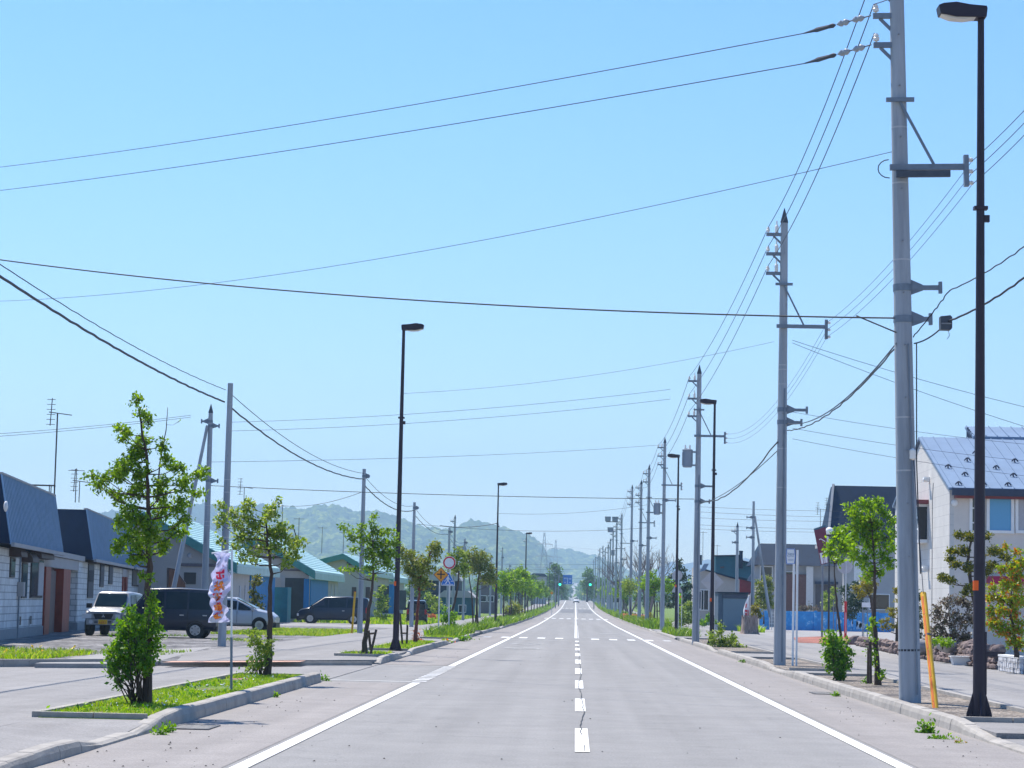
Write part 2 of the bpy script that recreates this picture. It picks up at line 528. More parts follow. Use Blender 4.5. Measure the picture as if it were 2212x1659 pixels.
kerb('kerb', [(18, .05), (29.8, .05), (33, .18), (57, .18), (60, .1), (63, .1), (66, .18), (86, .17), (88, .07), (92, .07), (94, .17), (118, .17)], 1, .19)
kerb('kerb', [(124, .1), (130, .15), (150, .15), (155, .07), (165, .07), (168, .15), (700, .17)], 1)
# far kerb of the side street
mb = MB()
ks = [G(px, py, .02) for px, py in ((-120, 1441), (0, 1440), (110, 1439), (236, 1438))]
for a, b in zip(ks, ks[1:]):
    n_ = int((b - a).length / 1.0) + 1
    for i in range(n_):
        p, q = a.lerp(b, i / n_ + .004), a.lerp(b, (i + 1) / n_)
        mb.bar((p.x, p.y + .08, .085), (q.x, q.y + .08, .085), .17, .19)
p, q = G(345, 1437.5, .02), G(800, 1436.5, .02)
mb.bar((p.x, p.y, .045), (q.x, q.y, .045), .14, .11)
struct(mb.build('kerb', M_KERB))
# planter frames: low edging behind the kerb
def frame(y0, y1, side, x0=5.33, x1=6.7, ends=(1, 1), h=.17, w_=.11):
    mb = MB()
    def seg(xa, ya, xb, yb):
        L = math.hypot(xb - xa, yb - ya); k = max(1, round(L / .6))
        for i in range(k):
            a, b = i / k + .006 / L, (i + 1) / k - .006 / L
            mb.bar((side * (xa + (xb - xa) * a), ya + (yb - ya) * a, h / 2 + .02), (side * (xa + (xb - xa) * b), ya + (yb - ya) * b, h / 2 + .02), w_, h)
    seg(x1, y0, x1, y1)
    if ends[0]: seg(x0, y0, x1 - .06, y0)
    if ends[1]: seg(x0, y1, x1 - .06, y1)
    return struct(mb.build('planter_edging', M_KERB))
SOILS = []
def soil(y0, y1, side, m, x0=5.31, x1=6.65, z=.128):
    sheet('planter_bed', [(side * x0, y0), (side * x1, y0), (side * x1, y1), (side * x0, y1)], z, m)
frame(28.6, 45.6, -1, ends=(1, 1)); soil(28.5, 45.6, -1, M_GRASSG)
for y0, y1, m in ((64.5, 68, M_GRASSG), (73.2, 89, M_GRASSG), (100, 115, M_GRASSG), (130, 155, M_GRASSG), (165, 277, M_GRASSG), (292, 690, M_GRASSG)):
    frame(y0, y1, -1, ends=(1, 1) if y0 < 200 else (0, 0)) if y0 < 160 else None
    soil(y0, y1, -1, m) if y0 < 200 else strip('planter_bed', [-6.65, -5.31], y0, y1, .128, m)
for y0, y1, m in ((33.2, 55.2, M_PEBBLE), (59.6, 72.8, M_PEBBLE), (82, 117, M_PEBBLE), (128, 150, M_SOIL), (168, 280, M_GRASSG), (292, 690, M_GRASSG)):
    frame(y0, y1, 1, x1=6.85) if y0 < 120 else None
    soil(y0, y1, 1, m, x1=6.8) if y0 < 200 else strip('planter_bed', [5.31, 6.8], y0, y1, .128, m)

# tactile paving by the side street
mb = MB()
p, q = G(352, 1431, .125), G(648, 1430, .125)
k = 40
d = (q - p) / k
for i in range(k):
    a = p + d * (i + .04); b = p + d * (i + .96)
    mb.add([(a.x, a.y, .13), (b.x, b.y, .13), (b.x, b.y + 1.25, .13), (a.x, a.y + 1.25, .13)], [(0, 1, 2, 3)])
struct(mb.build('tactile_paving', mat('tactile_tile', (.50, .25, .17), .8, col2=(.66, .42, .32), scale=2)))

# painted markings
mb = MB()
def paint(x0, x1, y0, y1, mi=0, dz=.009):
    ys = sorted(set([y0, y1] + [y for y in YS if y0 < y < y1]))
    for a, b in zip(ys, ys[1:]):
        mb.add([(x0, a, gz(a) + dz), (x1, a, gz(a) + dz), (x1, b, gz(b) + dz), (x0, b, gz(b) + dz)], [(0, 1, 2, 3)], mi)
for x0, x1, y0, y1 in ((-3.39, -3.22, -5, 47.4), (-3.39, -3.22, 60.6, 114), (-3.39, -3.22, 116, 282), (-3.39, -3.22, 288, 780), (3.27, 3.44, -5, 118), (3.27, 3.44, 120, 286), (3.27, 3.44, 290, 780)):
    paint(x0, x1, y0, y1)
for i in range(13): paint(-3.46, -3.16, 48.2 + i * .95, 48.2 + i * .95 + .40)
paint(-5.1, -3.45, 47.9, 48.02); paint(-4.9, -3.45, 59.9, 60.02, 1)
y = 26.1 - 20.12
while y < 110:
    paint(-.09, .075, y, y + 5.0 if y < 88 else y + 4.2)
    y += 10.06
paint(-.13, .01, 120, 285); paint(.05, .10, 119, 200, 1); paint(-.12, .06, 288, 780)
for i in range(-5, 6):                                   # zebra crossings
    if i != 0: paint(-.19 + i * .9, .20 + i * .9, 115.4, 118.9, 0 if abs(i) < 5 else 1, .013)
for i in range(-4, 5): paint(-.25 + i * .9, .25 + i * .9, 281, 287, 0, .013)
for i in range(-3, 4): paint(-.3 + i * 1.0, .3 + i * 1.0, 520, 532, 1, .013)
paint(-3.1, -.25, 109.5, 110.0, 1); paint(.2, 3.2, 124, 124.5, 1)
for yc in (88, 98.5):                                    # worn diamonds before the crossing
    for sx, dx in ((-1, -2.05), (1, -2.05)):
        mb.add([(dx, yc - 2.2, .01), (dx + sx * .75, yc, .01), (dx + sx * .58, yc, .01), (dx, yc - 1.6, .01)], [(0, 1, 2, 3)], 1)
        mb.add([(dx, yc + 2.2, .01), (dx + sx * .75, yc, .01), (dx + sx * .58, yc, .01), (dx, yc + 1.6, .01)], [(0, 1, 2, 3)], 1)
for sx in (-1, 1):
    mb.add([(1.9, 142, .01), (1.9 + sx * .75, 145, .01), (1.9 + sx * .58, 145, .01), (1.9, 143, .01)], [(0, 1, 2, 3)], 1)
struct(mb.build('road_markings', [M_WHITE, M_WORN], fix=False))

# centre joint crack and faint transverse seams
mb = MB()
rng = random.Random(4)
def crack(pts, w_, dz=.014):
    for (xa, ya), (xb, yb) in zip(pts, pts[1:]):
        dx, dy = xb - xa, yb - ya
        L = math.hypot(dx, dy) or 1
        nx, ny = -dy / L * w_ / 2, dx / L * w_ / 2
        mb.add([(xa - nx, ya - ny, dz), (xa + nx, ya + ny, dz), (xb + nx, yb + ny, dz), (xb - nx, yb - ny, dz)], [(0, 1, 2, 3)])
x, y, pts = .0, 29.5, []
while y < 112:
    pts.append((x, y)); x = max(-.03, min(.05, x + rng.uniform(-.016, .016))); y += rng.uniform(.15, .5)
crack(pts, .012)
pts = [(rng.uniform(.012, .026), 26.2 + i * .3) for i in range(5)]; crack(pts, .008)
struct(mb.build('road_crack', M_BLACK, fix=False))
mb = MB()
for yc in (31.5, 35.4, 44.8, 76.0):
    pts, x = [], -3.2
    yy = yc
    while x < 3.3:
        pts.append((x, yy)); x += .4; yy += rng.uniform(-.05, .05)
    crack(pts, .012, .011)
struct(mb.build('road_seams', mat('seam', (.13, .13, .135), .8, var=.2), fix=False))
strip('road_shimmer', [-2.9, -.4], 405, 500, .006, M_SHIMMER)  # dark sheets in both lanes, painting heat shimmer onto the distant road
strip('road_shimmer', [.4, 3.0], 405, 500, .006, M_SHIMMER)

# drain grates at the kerb
def grate(x, y, label):
    t = thing('drain_grate', label, 'drain grate', (x, y, 0))
    f = MB()
    for a, b, c, d in ((-.26, .26, -.5, -.45), (-.26, .26, .45, .5), (-.26, -.21, -.45, .45), (.21, .26, -.45, .45)): f.box(a, b, c, d, .005, .018)
    f.build('grate_frame', MATS['galv'], t)
    b = MB()
    for i in range(11): b.box(-.21, .21, -.43 + i * .08, -.39 + i * .08, .006, .015)
    b.build('grate_bars', MATS['galv_light'], t)
    return t
mat('galv', (.10, .10, .105), .7, .2, .2, 6); mat('galv_light', (.34, .33, .31), .8, .0, .2, 6)
grate(-4.85, 29.2, 'steel drain grate in the gutter by the near left kerb')
grate(4.85, 46.6, 'steel drain grate in the gutter by the right kerb')

# bare reddish soil in the near planter, and grit on the road
HOLES = [(-6.2, 29.7, .36, .5), (-5.85, 30.9, .26, .45), (-6.15, 38.2, .22, .4), (-5.8, 41.5, .2, .5), (-6.35, 43.6, .2, .6)]
M_REDSOIL = mat('red_soil', (.20, .10, .07), .95, col2=(.33, .22, .17), scale=12, bump=.8)
rng = random.Random(77)
for x, y, rx, ry in HOLES:
    sheet('bare_soil', [(x + rx * math.cos(a * .52) * rng.uniform(.8, 1.15), y + ry * math.sin(a * .52) * rng.uniform(.8, 1.15)) for a in range(12)], .1325, M_REDSOIL)
mb = MB()
for k in range(260):
    y = 22 + 60 * rng.random() ** 2; x = rng.uniform(-5, 5)
    if rng.random() < .6: x = rng.choice((-1, 1)) * rng.uniform(3.6, 5.05)
    r_ = rng.uniform(.004, .016)
    mb.add([(x - r_, y - r_, .012), (x + r_, y - r_ * .6, .012), (x + r_ * .7, y + r_, .012), (x - r_ * .8, y + r_ * .7, .012), (x, y, .012 + r_ * .9)], [(0, 1, 4), (1, 2, 4), (2, 3, 4), (3, 0, 4)])
g_ = mb.build('grit', mat('grit', (.05, .045, .04), .9, var=.4, scale=30))
g_['label'] = 'small stones and grit scattered on the asphalt'; g_['category'] = 'grit'; g_['kind'] = 'stuff'
# ------------------------------------------------------------------ utility poles
mat('pole_concrete', (.31, .345, .385), .85, var=.30, scale=3.2, bump=.25, bscale=30, stretch=(1, 1, .10), detail=10)
mat('pole_dark', (.06, .075, .10), .6, var=.15)
mat('steel', (.22, .24, .27), .5, .5, .15, 5)
mat('porcelain', (.78, .76, .72), .25, var=.06)
mat('transformer_paint', (.24, .28, .33), .5, var=.1, scale=3)
mat('cable_black', (.03, .035, .045), .55, var=.1)
mat('wire_dark', (.025, .035, .06), .5, var=.1)
mat('band', (.45, .46, .48), .5, .2, .1)
mat('bracket', (.17, .21, .26), .5, .3, .15)

def crossarm(t, z, side, L, ins=2, r=.1):
    a = MB()
    a.box(min(0, side * L), max(0, side * L), -.04 - r * .2, .04 - r * .2, z - .045, z + .045)
    a.bar((side * r * .6, 0, z - .27), (side * .3, 0, z - .04), .05, .05)
    ar = a.build('crossarm', MATS['bracket'], t)
    for k in range(ins):
        x = side * (L - .05 - k * .24)
        tall = .34 if k else .16
        i = MB()
        i.lathe((x, -.02, z + .045), [(.02, 0), (.02, .03), (.055, .04), (.05, .07), (.062, .08), (.035, .11), (.05, .12), (.03, tall)] if not k
                else [(.03, 0), (.055, .02), (.045, .05), (.058, .07), (.045, .1), (.058, .12), (.045, .15), (.055, .17), (.04, .21), (.02, .23), (.02, tall)], 10)
        i.build('insulator', MATS['porcelain'], ar, smooth=40)
    return ar
def transformer(t, z, side=-1, r=.12):
    m = MB()
    x = side * (r + .36)
    m.lathe((x, 0, z), [(.19, 0), (.22, .03), (.22, .72), (.24, .74), (.24, .80), (.1, .85)], 18)
    m.bar((0, 0, z + .1), (x, 0, z + .1), .08, .08).bar((0, 0, z + .7), (x, 0, z + .7), .08, .08)
    for k in (-1, 1): m.box(x + k * .22 - .02, x + k * .22 + .02, -.1, .1, z + .1, z + .68)
    o = m.build('transformer', MATS['transformer_paint'], t, smooth=40)
    i = MB()
    for k in (-.1, .1): i.lathe((x + k, -.05, z + .82), [(.03, 0), (.05, .04), (.035, .08), (.05, .11), (.02, .2)], 8)
    i.build('bushing', MATS['porcelain'], o, smooth=40)
def service_arm(t, z, r, L=1.2, brace=True, side=1):
    m = MB()
    m.box(-.2 if side > 0 else -L, L if side > 0 else .2, -r - .08, -r, z - .05, z + .05)
    m.box(side * (L - .06), side * (L + .02), -r - .1, -r + .02, z - .34, z + .2)
    if brace:
        m.bar((0, -r, z + 1.15), (side * .55, -r - .04, z + .05), .045, .045)
        m.box(-.24, .24, -r - .05, -r + .02, z + 1.15, z + 1.22)
    m.build('service_arm', MATS['bracket'], t)
    i = MB()
    for k in range(3): i.lathe((side * (L + .05), -r - .04, z - .28 + k * .2), [(.03, -.05), (.045, -.02), (.03, 0), (.045, .02), (.03, .05)], 8, axis='x')
    i.build('insulator', MATS['porcelain'], t)
def utility_pole(P, H, label, r0=.19, r1=.10, tip=True, hv=3, svc=None, tr=None, low=(), lean=0, group=None, cat='utility pole', bands=True, name='utility_pole', lv=.6, i_conduit=False):
    t = thing(name, label, cat, P, group)
    s = MB()
    s.tube([(0, 0, -.2)] + [(lean * H * k / 8, 0, H * k / 8) for k in range(9)], [r0] + [r0 + (r1 - r0) * k / 8 for k in range(9)], 18)
    s.build('pole_shaft', MATS['pole_concrete'], t, smooth=40)
    if tip:
        MB().lathe((lean * H, 0, H - .02), [(r1 * 1.08, 0), (r1 * 1.08, .05), (.01, .42)], 14).build('pole_cap', MATS['pole_dark'], t, smooth=30)
    rr = lambda z: r0 + (r1 - r0) * z / H
    for k in range(hv):
        crossarm(t, H - .35 - k * lv, -1, .5, 2, r1)
    if svc: service_arm(t, svc, rr(svc))
    if tr: transformer(t, tr, -1, rr(tr))
    for z, L, sd in low:
        m = MB()
        m.lathe((0, 0, z - .06), [(rr(z) + .012, 0), (rr(z) + .012, .12)], 18)
        m.bar((sd * rr(z), 0, z), (sd * (rr(z) + L), 0, z), .06, .08)
        m.prism([(sd * rr(z), z - .12), (sd * (rr(z) + .2), z - .05), (sd * (rr(z) + .2), z + .05), (sd * rr(z), z + .14)], -.02, .02)
        m.box(sd * (rr(z) + L) - .03, sd * (rr(z) + L) + .03, -.04, .04, z - .1, z + .1)
        m.build('bracket', MATS['bracket'], t)
    if bands:
        rg = random.Random(int(P[1] * 10))
        for k in range(5):
            z = H * rg.uniform(.25, .97)
            MB().lathe((lean * z, 0, z), [(rr(z) + .004, 0), (rr(z) + .004, .025)], 18).build('band', MATS['band'], t)
        if i_conduit: MB().tube([(r0 * .3, -rr(H * .62) - .012, H * .62), (r0 * .3, -rr(3) - .012, 3), (r0 * .3, -rr(.2) - .012, .1)], .022, 8).build('conduit', MATS['bracket'], t)
        for k in range(int((H - 2) / .45)):
            z = 2 + k * .45
            if k % 2: MB().cyl((0, -rr(z) * .5, z), (.0, -rr(z) - .05, z), .012, n=6).build('step_bolt', MATS['steel'], t)
    return t
GR = 'concrete utility poles along the right pavement'
ORD = 'first second third fourth fifth sixth seventh eighth ninth tenth eleventh twelfth thirteenth fourteenth fifteenth sixteenth seventeenth eighteenth'.split()
PB = [G(1966, 1517, .13), G(1684, 1437, .13), G(1502.5, 1388, .13), G(1430, 1361, .13)]
for px in (1397, 1380.5, 1361, 1339.5, 1329, 1321.5, 1316, 1311.5, 1305, 1300, 1293.5, 1290, 1284.5, 1280.4):
    PB.append(Vector((5.5, YX(px, 5.5), 0)))
for p in PB[4:]: p.z = gz(p.y) + .12
TIP = [None, 450, 788, 944, 1003, 1036, 1046.5, 1108, 1126.7, 1144, 1163, 1174.6, 1183, 1177.5, 1183, 1198, 1202, 1208.7]
PH = [13.6] + [HT(p, t) - p.z - .4 for p, t in zip(PB[1:], TIP[1:])]
z1 = lambda py: HT(PB[0], py) - PB[0].z
z2 = lambda py: HT(PB[1], py) - PB[1].z
z3 = lambda py: HT(PB[2], py) - PB[2].z
t1 = utility_pole(PB[0], PH[0], 'massive concrete utility pole rising out of view beside the yellow guy guard', .185, .115, hv=0,
                  svc=None, low=((z1(622), .5, 1), (z1(690), .32, 1)), group=GR)
LEAN = .0245
t1.rotation_euler.y = -LEAN
for py in (35, 98, -28): crossarm(t1, z1(py), -1, .42, 1, .13)
service_arm(t1, z1(366), .15, 1.12)
b_ = MB().box(-.1, .82, -.28, -.2, z1(381) - .06, z1(381) + .05); b_.build('service_arm', MATS['pole_dark'], t1)
b_ = MB().tube([(-.2 + .19 * math.cos(a / 8 * math.pi + 1.6), -.1, z1(352) - .12 + .16 * math.sin(a / 8 * math.pi + 1.6)) for a in range(9)], .01, 5)
b_.build('loop_cable', MATS['cable_black'], t1)
b_ = MB().tube([(.2, -.17, z1(745)), (.16, -.18, z1(1000)), (.19, -.17, z1(1240))], .011, 5); b_.build('riser_cable', MATS['cable_black'], t1)
MB().tube([(.06, -.165, z1(745)), (.085, -.172, z1(1000)), (.1, -.19, z1(1500))], .014, 6).build('conduit', MATS['bracket'], t1)
b_ = MB().lathe((.1, -.165, z1(983) - .1), [(.02, 0), (.06, .03), (.055, .09), (.06, .11), (.055, .17), (.02, .2)], 10); b_.build('guy_insulator', MATS['porcelain'], t1, smooth=40)
b_ = MB().lathe((0, 0, z1(1404) - .02), [(.182, 0), (.182, .035)], 18); b_.build('black_strap', MATS['cable_black'], t1)
t2 = utility_pole(PB[1], PH[1], 'concrete utility pole with three insulator arms beside the paired white sign posts', .17, .1, lean=.0,
                  svc=z2(706), low=((z2(885), .55, 1), (z2(912), .4, 1)), group=GR, lv=.55, i_conduit=True)
t3 = utility_pole(PB[2], PH[2], 'concrete utility pole carrying the larger transformer, third in the right row', .17, .1, svc=z3(942),
                  tr=z3(1010), low=((z3(1050), .6, 1), (z3(1083), .4, 1)), group=GR, lv=.8, i_conduit=True)
z4 = lambda py: HT(PB[3], py) - PB[3].z
t4 = utility_pole(PB[3], PH[3], 'concrete utility pole carrying the smaller transformer, fourth in the right row', .16, .1, svc=z4(1048),
                  tr=z4(1112), low=((z4(1081), .7, 1),), group=GR)
proto = None
for i in range(4, len(PB)):
    lab = 'concrete utility pole, %s counted away along the right row' % ORD[i]
    if i < 9:
        o = utility_pole(PB[i], PH[i], lab, .17, .1, svc=(PH[i] - 3.4) if i != 6 else None, hv=3 if i != 4 else 2, tr=(PH[i] - 4.4) if i == 8 else None, group=GR,
                     low=((PH[i] - 5.4, .5, 1),), bands=False, lv=.65)
        if i == 7:
            MB().bar((0, -.12, PH[i] - .75), (-2.0, -.12, PH[i] - .75), .09, .09).build('switch_arm', MATS['bracket'], o)
            for xb, zb2 in ((-1.75, .0), (-.85, .0), (-1.4, -1.35)):
                MB().prism([(xb - .34, PH[i] + zb2 - .7), (xb + .34, PH[i] + zb2 - .7), (xb + .38, PH[i] + zb2 - .1), (xb - .38, PH[i] + zb2 - .1)], -.4, .1).build('switch_box', MATS['transformer_paint'], o)
    else:
        o = utility_pole(PB[i], PH[i], lab, .18, .11, svc=None, hv=2, group=GR, bands=False, lv=.8)
GL = 'tall narrow concrete telephone poles along the left pavement'
LB = [G(479, 1395, .13), G(777, 1367, .13), G(888.5, 1354, .13)]
for px in (966, 1000, 1035.5, 1058, 1081.7, 1098.5, 1112): LB.append(Vector((-10.5, YX(px, -10.5), .13)))
for p in LB[6:]: p.z = gz(p.y) + .12
LT = [828, 1013, 1085, 1139.7, 1164, 1188, 1198, 1199, 1218, 1226]
LH = [HT(p, t) - p.z for p, t in zip(LB, LT)]
for i, (p, h) in enumerate(zip(LB, LH)):
    lab = ['flat-topped concrete telephone pole behind the fluttering banner', 'flat-topped concrete telephone pole beside the leaning orange post',
           'flat-topped concrete telephone pole in front of the rear-facing dark van'][i] if i < 3 else \
        'flat-topped concrete telephone pole, %s counted away along the left row' % ORD[i]
    utility_pole(p, h, lab, .135, .085, tip=False, hv=0, group=GL, bands=i < 3, name='telephone_pole', cat='telephone pole', low=((h - .35, .12, 1),) if i else ())
# power pole with a stay, and others behind the left houses
L0 = at(441, 1310, 105); L0.z = .11
h0 = HT(L0, 873) - .5
o = utility_pole(L0, h0, 'pointed concrete power pole with a slanting prop behind the dark parked van', .17, .1, hv=0, low=((h0 - .4, .3, -1), (h0 - .6, .3, 1), (h0 - 3.1, .3, 1)), group=None)
MB().cyl((-.12, -.1, h0 - .6), (-1.55, -1.2, -.1), .07, .12, 14).build('prop', MATS['pole_concrete'], o, smooth=40)
p = at(978, 1330, 250); p.z = .12
o = utility_pole(p, HT(p, 1112) - .5, 'pointed power pole with a boxy transformer behind the left street trees', .16, .1, hv=1, tr=None, low=((6.5, .4, 1),), bands=False)
MB().box(.25, 1.25, -.3, .3, 6.6, 7.7).build('transformer_box', MATS['transformer_paint'], o)
for px, top, Y, lab in ((1133.5, 1165, 400, 'thin far concrete pole among the trees left of the road'), (1083, 1186, 420, 'slim far pole standing left of the far lamp'), (1207, 1225, 640, 'tiny far concrete pole near the left green signal')):
    p = at(px, 1310, Y); p.z = gz(Y)
    utility_pole(p, HT(p, top) - p.z, lab, .15, .1, hv=1, bands=False)
RB = at(1625, 1345, 175); RB.z = .1
hb = HT(RB, 1083) - .1
o = utility_pole(RB, hb, 'concrete pole with a slanting prop in front of the red wall', .15, .09, tip=False, hv=0, low=((hb - 1.2, .4, -1), (hb - 2.0, .4, -1), (hb - 2.7, .4, -1)), bands=False)
e = at(1664, 1290, 176)
MB().cyl((.1, 0, hb - 1.1), (e.x - RB.x, e.y - RB.y, e.z - RB.z - 1.5), .07, .12, 12).build('prop', MATS['pole_concrete'], o, smooth=40)
p = at(1591, 1310, 190); p.z = .1
utility_pole(p, HT(p, 1128) - .5, 'pointed concrete pole rising in front of the teal walled house', .15, .1, hv=1, low=((7, .3, -1),), bands=False)
p = at(1462, 1310, 320); p.z = .2
# ------------------------------------------------------------------ wires
def wire(label, p0, p1, sag=.3, r=.008, mid=None, cat='overhead line', name='overhead_line', m='wire_dark', group=None, n=18, wav=0):
    p0, p1 = Vector(p0), Vector(p1)
    pts = []
    for i in range(n + 1):
        t = i / n
        q = p0.lerp(p1, t)
        q.z -= 4 * sag * t * (1 - t)
        if wav: q.z += wav * math.sin(i * 2.4); q.x += wav * math.cos(i * 2.1)
        pts.append(q)
    return tag(MB().tube(pts, r * 1.08, 5, cap=False).build(name, MATS[m], smooth=True), label, cat, group)
def arm(i, k):
    p, h = PB[i], PH[i]
    if i == 0: z = (z1(-28), z1(35), z1(98))[k] + .2
    else: z = h - .35 - k * ({1: .55, 2: .8}.get(i, .65)) + .2
    return Vector((p.x - (.4 + LEAN * z if i == 0 else .45), p.y, p.z + z))
LEV = ['uppermost', 'middle', 'lowest']
PN = ['nearest', 'second', 'third', 'fourth', 'fifth', 'sixth', 'seventh', 'eighth', 'ninth', 'tenth']
for i in range(0, 8):
    for k in range(3):
        wire('%s power line strung between the %s and %s right-hand poles' % (LEV[k], PN[i], PN[i + 1]), arm(i, k), arm(i + 1, k), .35 if i < 2 else .5, .0095 if i < 2 else .011, name='power_line', cat='power line',
             group='three-wire power line along the right poles')
for k in range(2):
    wire('%s power line leaving the right pole over the camera side' % ('upper', 'lower')[k], arm(0, k), at((1955, 2030)[k], (-10, -60)[k], 33), .05, .009, name='power_line', cat='power line')
sv = lambda i, z: Vector((PB[i].x + 1.2 - (LEAN * z if i == 0 else 0), PB[i].y - .2, PB[i].z + z))
for k in range(3):
    wire('%s thin service line between the side arms of the first two right poles' % LEV[k], sv(0, z1(366) - .28 + k * .2), sv(1, z2(706) - .28 + k * .2), .25, .005)
    wire('%s thin service line between the side arms of the second and third right poles' % LEV[k], sv(1, z2(706) - .28 + k * .2), sv(2, z3(942) - .28 + k * .2), .9, .005)
    wire('%s thin service line climbing right from behind the near lamp pole' % LEV[k], sv(0, z1(366) - .28 + k * .2), at(2300, (150, 178, 205)[2 - k] - 8, 31), .05, .006)
# strain insulators then the long lines across the road
def strain(label, a, b, e, sag, r):
    a, b, e = Vector(a), Vector(b), Vector(e)
    t = thing('strain_insulator', label, 'insulator', a)
    d = b - a
    m = MB(); k = MB()
    for i in range(2):
        c0, c1 = d * (.10 + i * .22), d * (.27 + i * .22)
        m.tube([c0, c0.lerp(c1, .2), c0.lerp(c1, .35), c0.lerp(c1, .5), c0.lerp(c1, .65), c0.lerp(c1, .8), c1], [.025, .055, .06, .04, .06, .05, .02], 10)
    k.tube([d * .52, d * .56, d * .62, d * .8, d * .84, d * 1.0], [.015, .045, .035, .045, .03, .012], 8)
    k.tube([(0, 0, 0), d * .5], .012, 6)
    m.build('insulator_disc', mat('insulator_grey', (.30, .34, .38), .3, var=.1) if 'insulator_grey' not in MATS else MATS['insulator_grey'], t, smooth=40); k.build('clamp', MATS['pole_dark'], t, smooth=40)
    wire(label.replace('porcelain strain insulators at the start of', ''.strip()).strip().replace('the ', '', 1), b, e, sag, r, name='power_line', cat='power line', n=40)
A0, A1 = arm(0, 1), arm(0, 2)
A0.x -= .05; A1.x -= .05; A0.z -= .2; A1.z -= .2
strain('porcelain strain insulators at the start of the upper power line crossing the sky leftward', A0, at(1736, 72, 40.5), at(-260, 388, 88), .30, .009)
strain('porcelain strain insulators at the start of the lower power line crossing the sky leftward', A1, at(1738, 137, 40.5), at(-260, 439, 88), .25, .009)
wire('thin messenger line sloping down leftward from the near right pole', at(1926, 328, 39.6), at(-200, 652, 80), .75, .006, n=40)
wire('heavy black telephone cable spanning the whole sky from the left edge', at(1932, 687, 39.6), at(-150, 540, 52), .32, .0135, m='cable_black', name='telephone_cable', cat='telephone cable', n=40)
wire('short black cable dropping into the near right pole below the heavy telephone cable', at(1850, 682, 40), at(1936, 718, 39.6), .0, .012, m='cable_black', name='telephone_cable', cat='telephone cable')
wire('twisted black cable pair sagging from near right pole to the second pole', at(1937, 748, 39.6), at(1700, 930, 64.5), .35, .014, m='cable_black', name='telephone_cable', cat='telephone cable', wav=.012, n=30)
wire('smooth black cable sagging from near right pole to the second pole', at(1936, 742, 39.6), at(1700, 915, 64.5), .42, .012, m='cable_black', name='telephone_cable', cat='telephone cable')
wire('black cable looping between the second and third right poles', at(1678, 955, 64.5), at(1512, 1082, 105), .55, .02, m='cable_black', name='telephone_cable', cat='telephone cable', wav=.02)
wire('thinner black cable looping between the second and third right poles', at(1678, 975, 64.5), at(1512, 1088, 105), .25, .012, m='cable_black', name='telephone_cable', cat='telephone cable')
wire('wavy black cable rising right past the upper side bracket of the near pole', at(1972, 728, 39.6), at(2050, 628, 38.5), .02, .010, m='cable_black', name='telephone_cable', cat='telephone cable', wav=.008)
wire('wavy black cable running right from the upper side bracket of the near pole', at(2050, 628, 38.5), at(2290, 470, 33), .1, .010, m='cable_black', name='telephone_cable', cat='telephone cable', wav=.008, n=24)
wire('black cable rising right from the splice box behind the lamp pole', at(2046, 695, 38.5), at(2290, 535, 33), .12, .016, m='cable_black', name='telephone_cable', cat='telephone cable', wav=.006, n=24)
wire('black cable joining the near right pole to the splice box', at(1975, 742, 39.6), at(2036, 706, 38.5), .05, .012, m='cable_black', name='telephone_cable', cat='telephone cable')
t = thing('splice_box', 'grey cable splice box hanging on the cables right of the near pole', 'splice box', at(2042, 699, 38.5))
b_ = MB(); b_.prism([(-.09, -.11), (.08, -.11), (.1, -.08), (.1, .1), (.07, .13), (-.09, .11)], -.1, .1); b_.build('box_shell', MATS['pole_dark'], t)
b_ = MB(); b_.box(-.08, .09, -.11, -.102, -.02, .0).tube([(.05, 0, -.11), (.07, 0, -.2), (.03, 0, -.26)], .006, 5); b_.build('box_clip', MATS['steel'], t)
for k, (y0, y1) in enumerate(((735, 897), (741, 945), (890, 966), (925, 1002), (948, 1036))):
    wire('%s thin service wire running from the second right pole to the white house' % ORD[k], at(1712, y0, 64.4), at(2290, y1, 70 if k < 2 else 74), .1, .0055 if k > 1 else .007)
GLC = 'telephone cables linking the left poles'
wire('thick bundled cable falling from the left edge to the first left telephone pole', at(-250, 425, 37), at(484, 868, 74), .28, .028, m='cable_black', name='telephone_cable', cat='telephone cable', wav=.008, n=60, group=GLC)
wire('twisted cable above the bundled cable at the left edge', at(-250, 398, 37), at(487, 842, 74), .30, .011, m='cable_black', name='telephone_cable', cat='telephone cable', wav=.006, n=60, group=GLC)
for i in range(0, 7):
    a, b = LB[i], LB[i + 1]
    h, g = LH[i], LH[i + 1]
    wire('lower heavier cable between the %s and %s left telephone poles' % (PN[i], PN[i + 1]), (a.x, a.y, a.z + h - .75), (b.x, b.y, b.z + g - .5), .5, .026 if i < 2 else .018, m='cable_black', name='telephone_cable', cat='telephone cable', wav=.008, n=36, group=GLC)
    wire('upper lighter cable between the %s and %s left telephone poles' % (PN[i], PN[i + 1]), (a.x, a.y, a.z + h - .32), (b.x, b.y, b.z + g - .22), .5, .012, m='cable_black', name='telephone_cable', cat='telephone cable', group=GLC)
for k, (a, b) in enumerate((((1448, 841, 105), (497, 912, 105)), ((1448, 862, 105), (497, 931, 105)))):
    wire('%s of the paired power lines from third right pole to the propped pole' % ('upper', 'lower')[k], at(*a), at(*b), .25, .008, name='power_line', cat='power line')
    wire('%s of the paired power lines left of the propped pole' % ('upper', 'lower')[k], at(412, 897 + 4 * k, 105), at(-120, 944 + 6 * k, 101), .1, .009, name='power_line', cat='power line')
wire('thin lamp feed line from the left lamp post to second right pole', at(868, 850, 73), at(1672, 738, 64.6), .25, .005)
wire('very thin line from the propped left pole to the fourth right pole', at(455, 998, 105), at(1428, 961, 158), .2, .009)
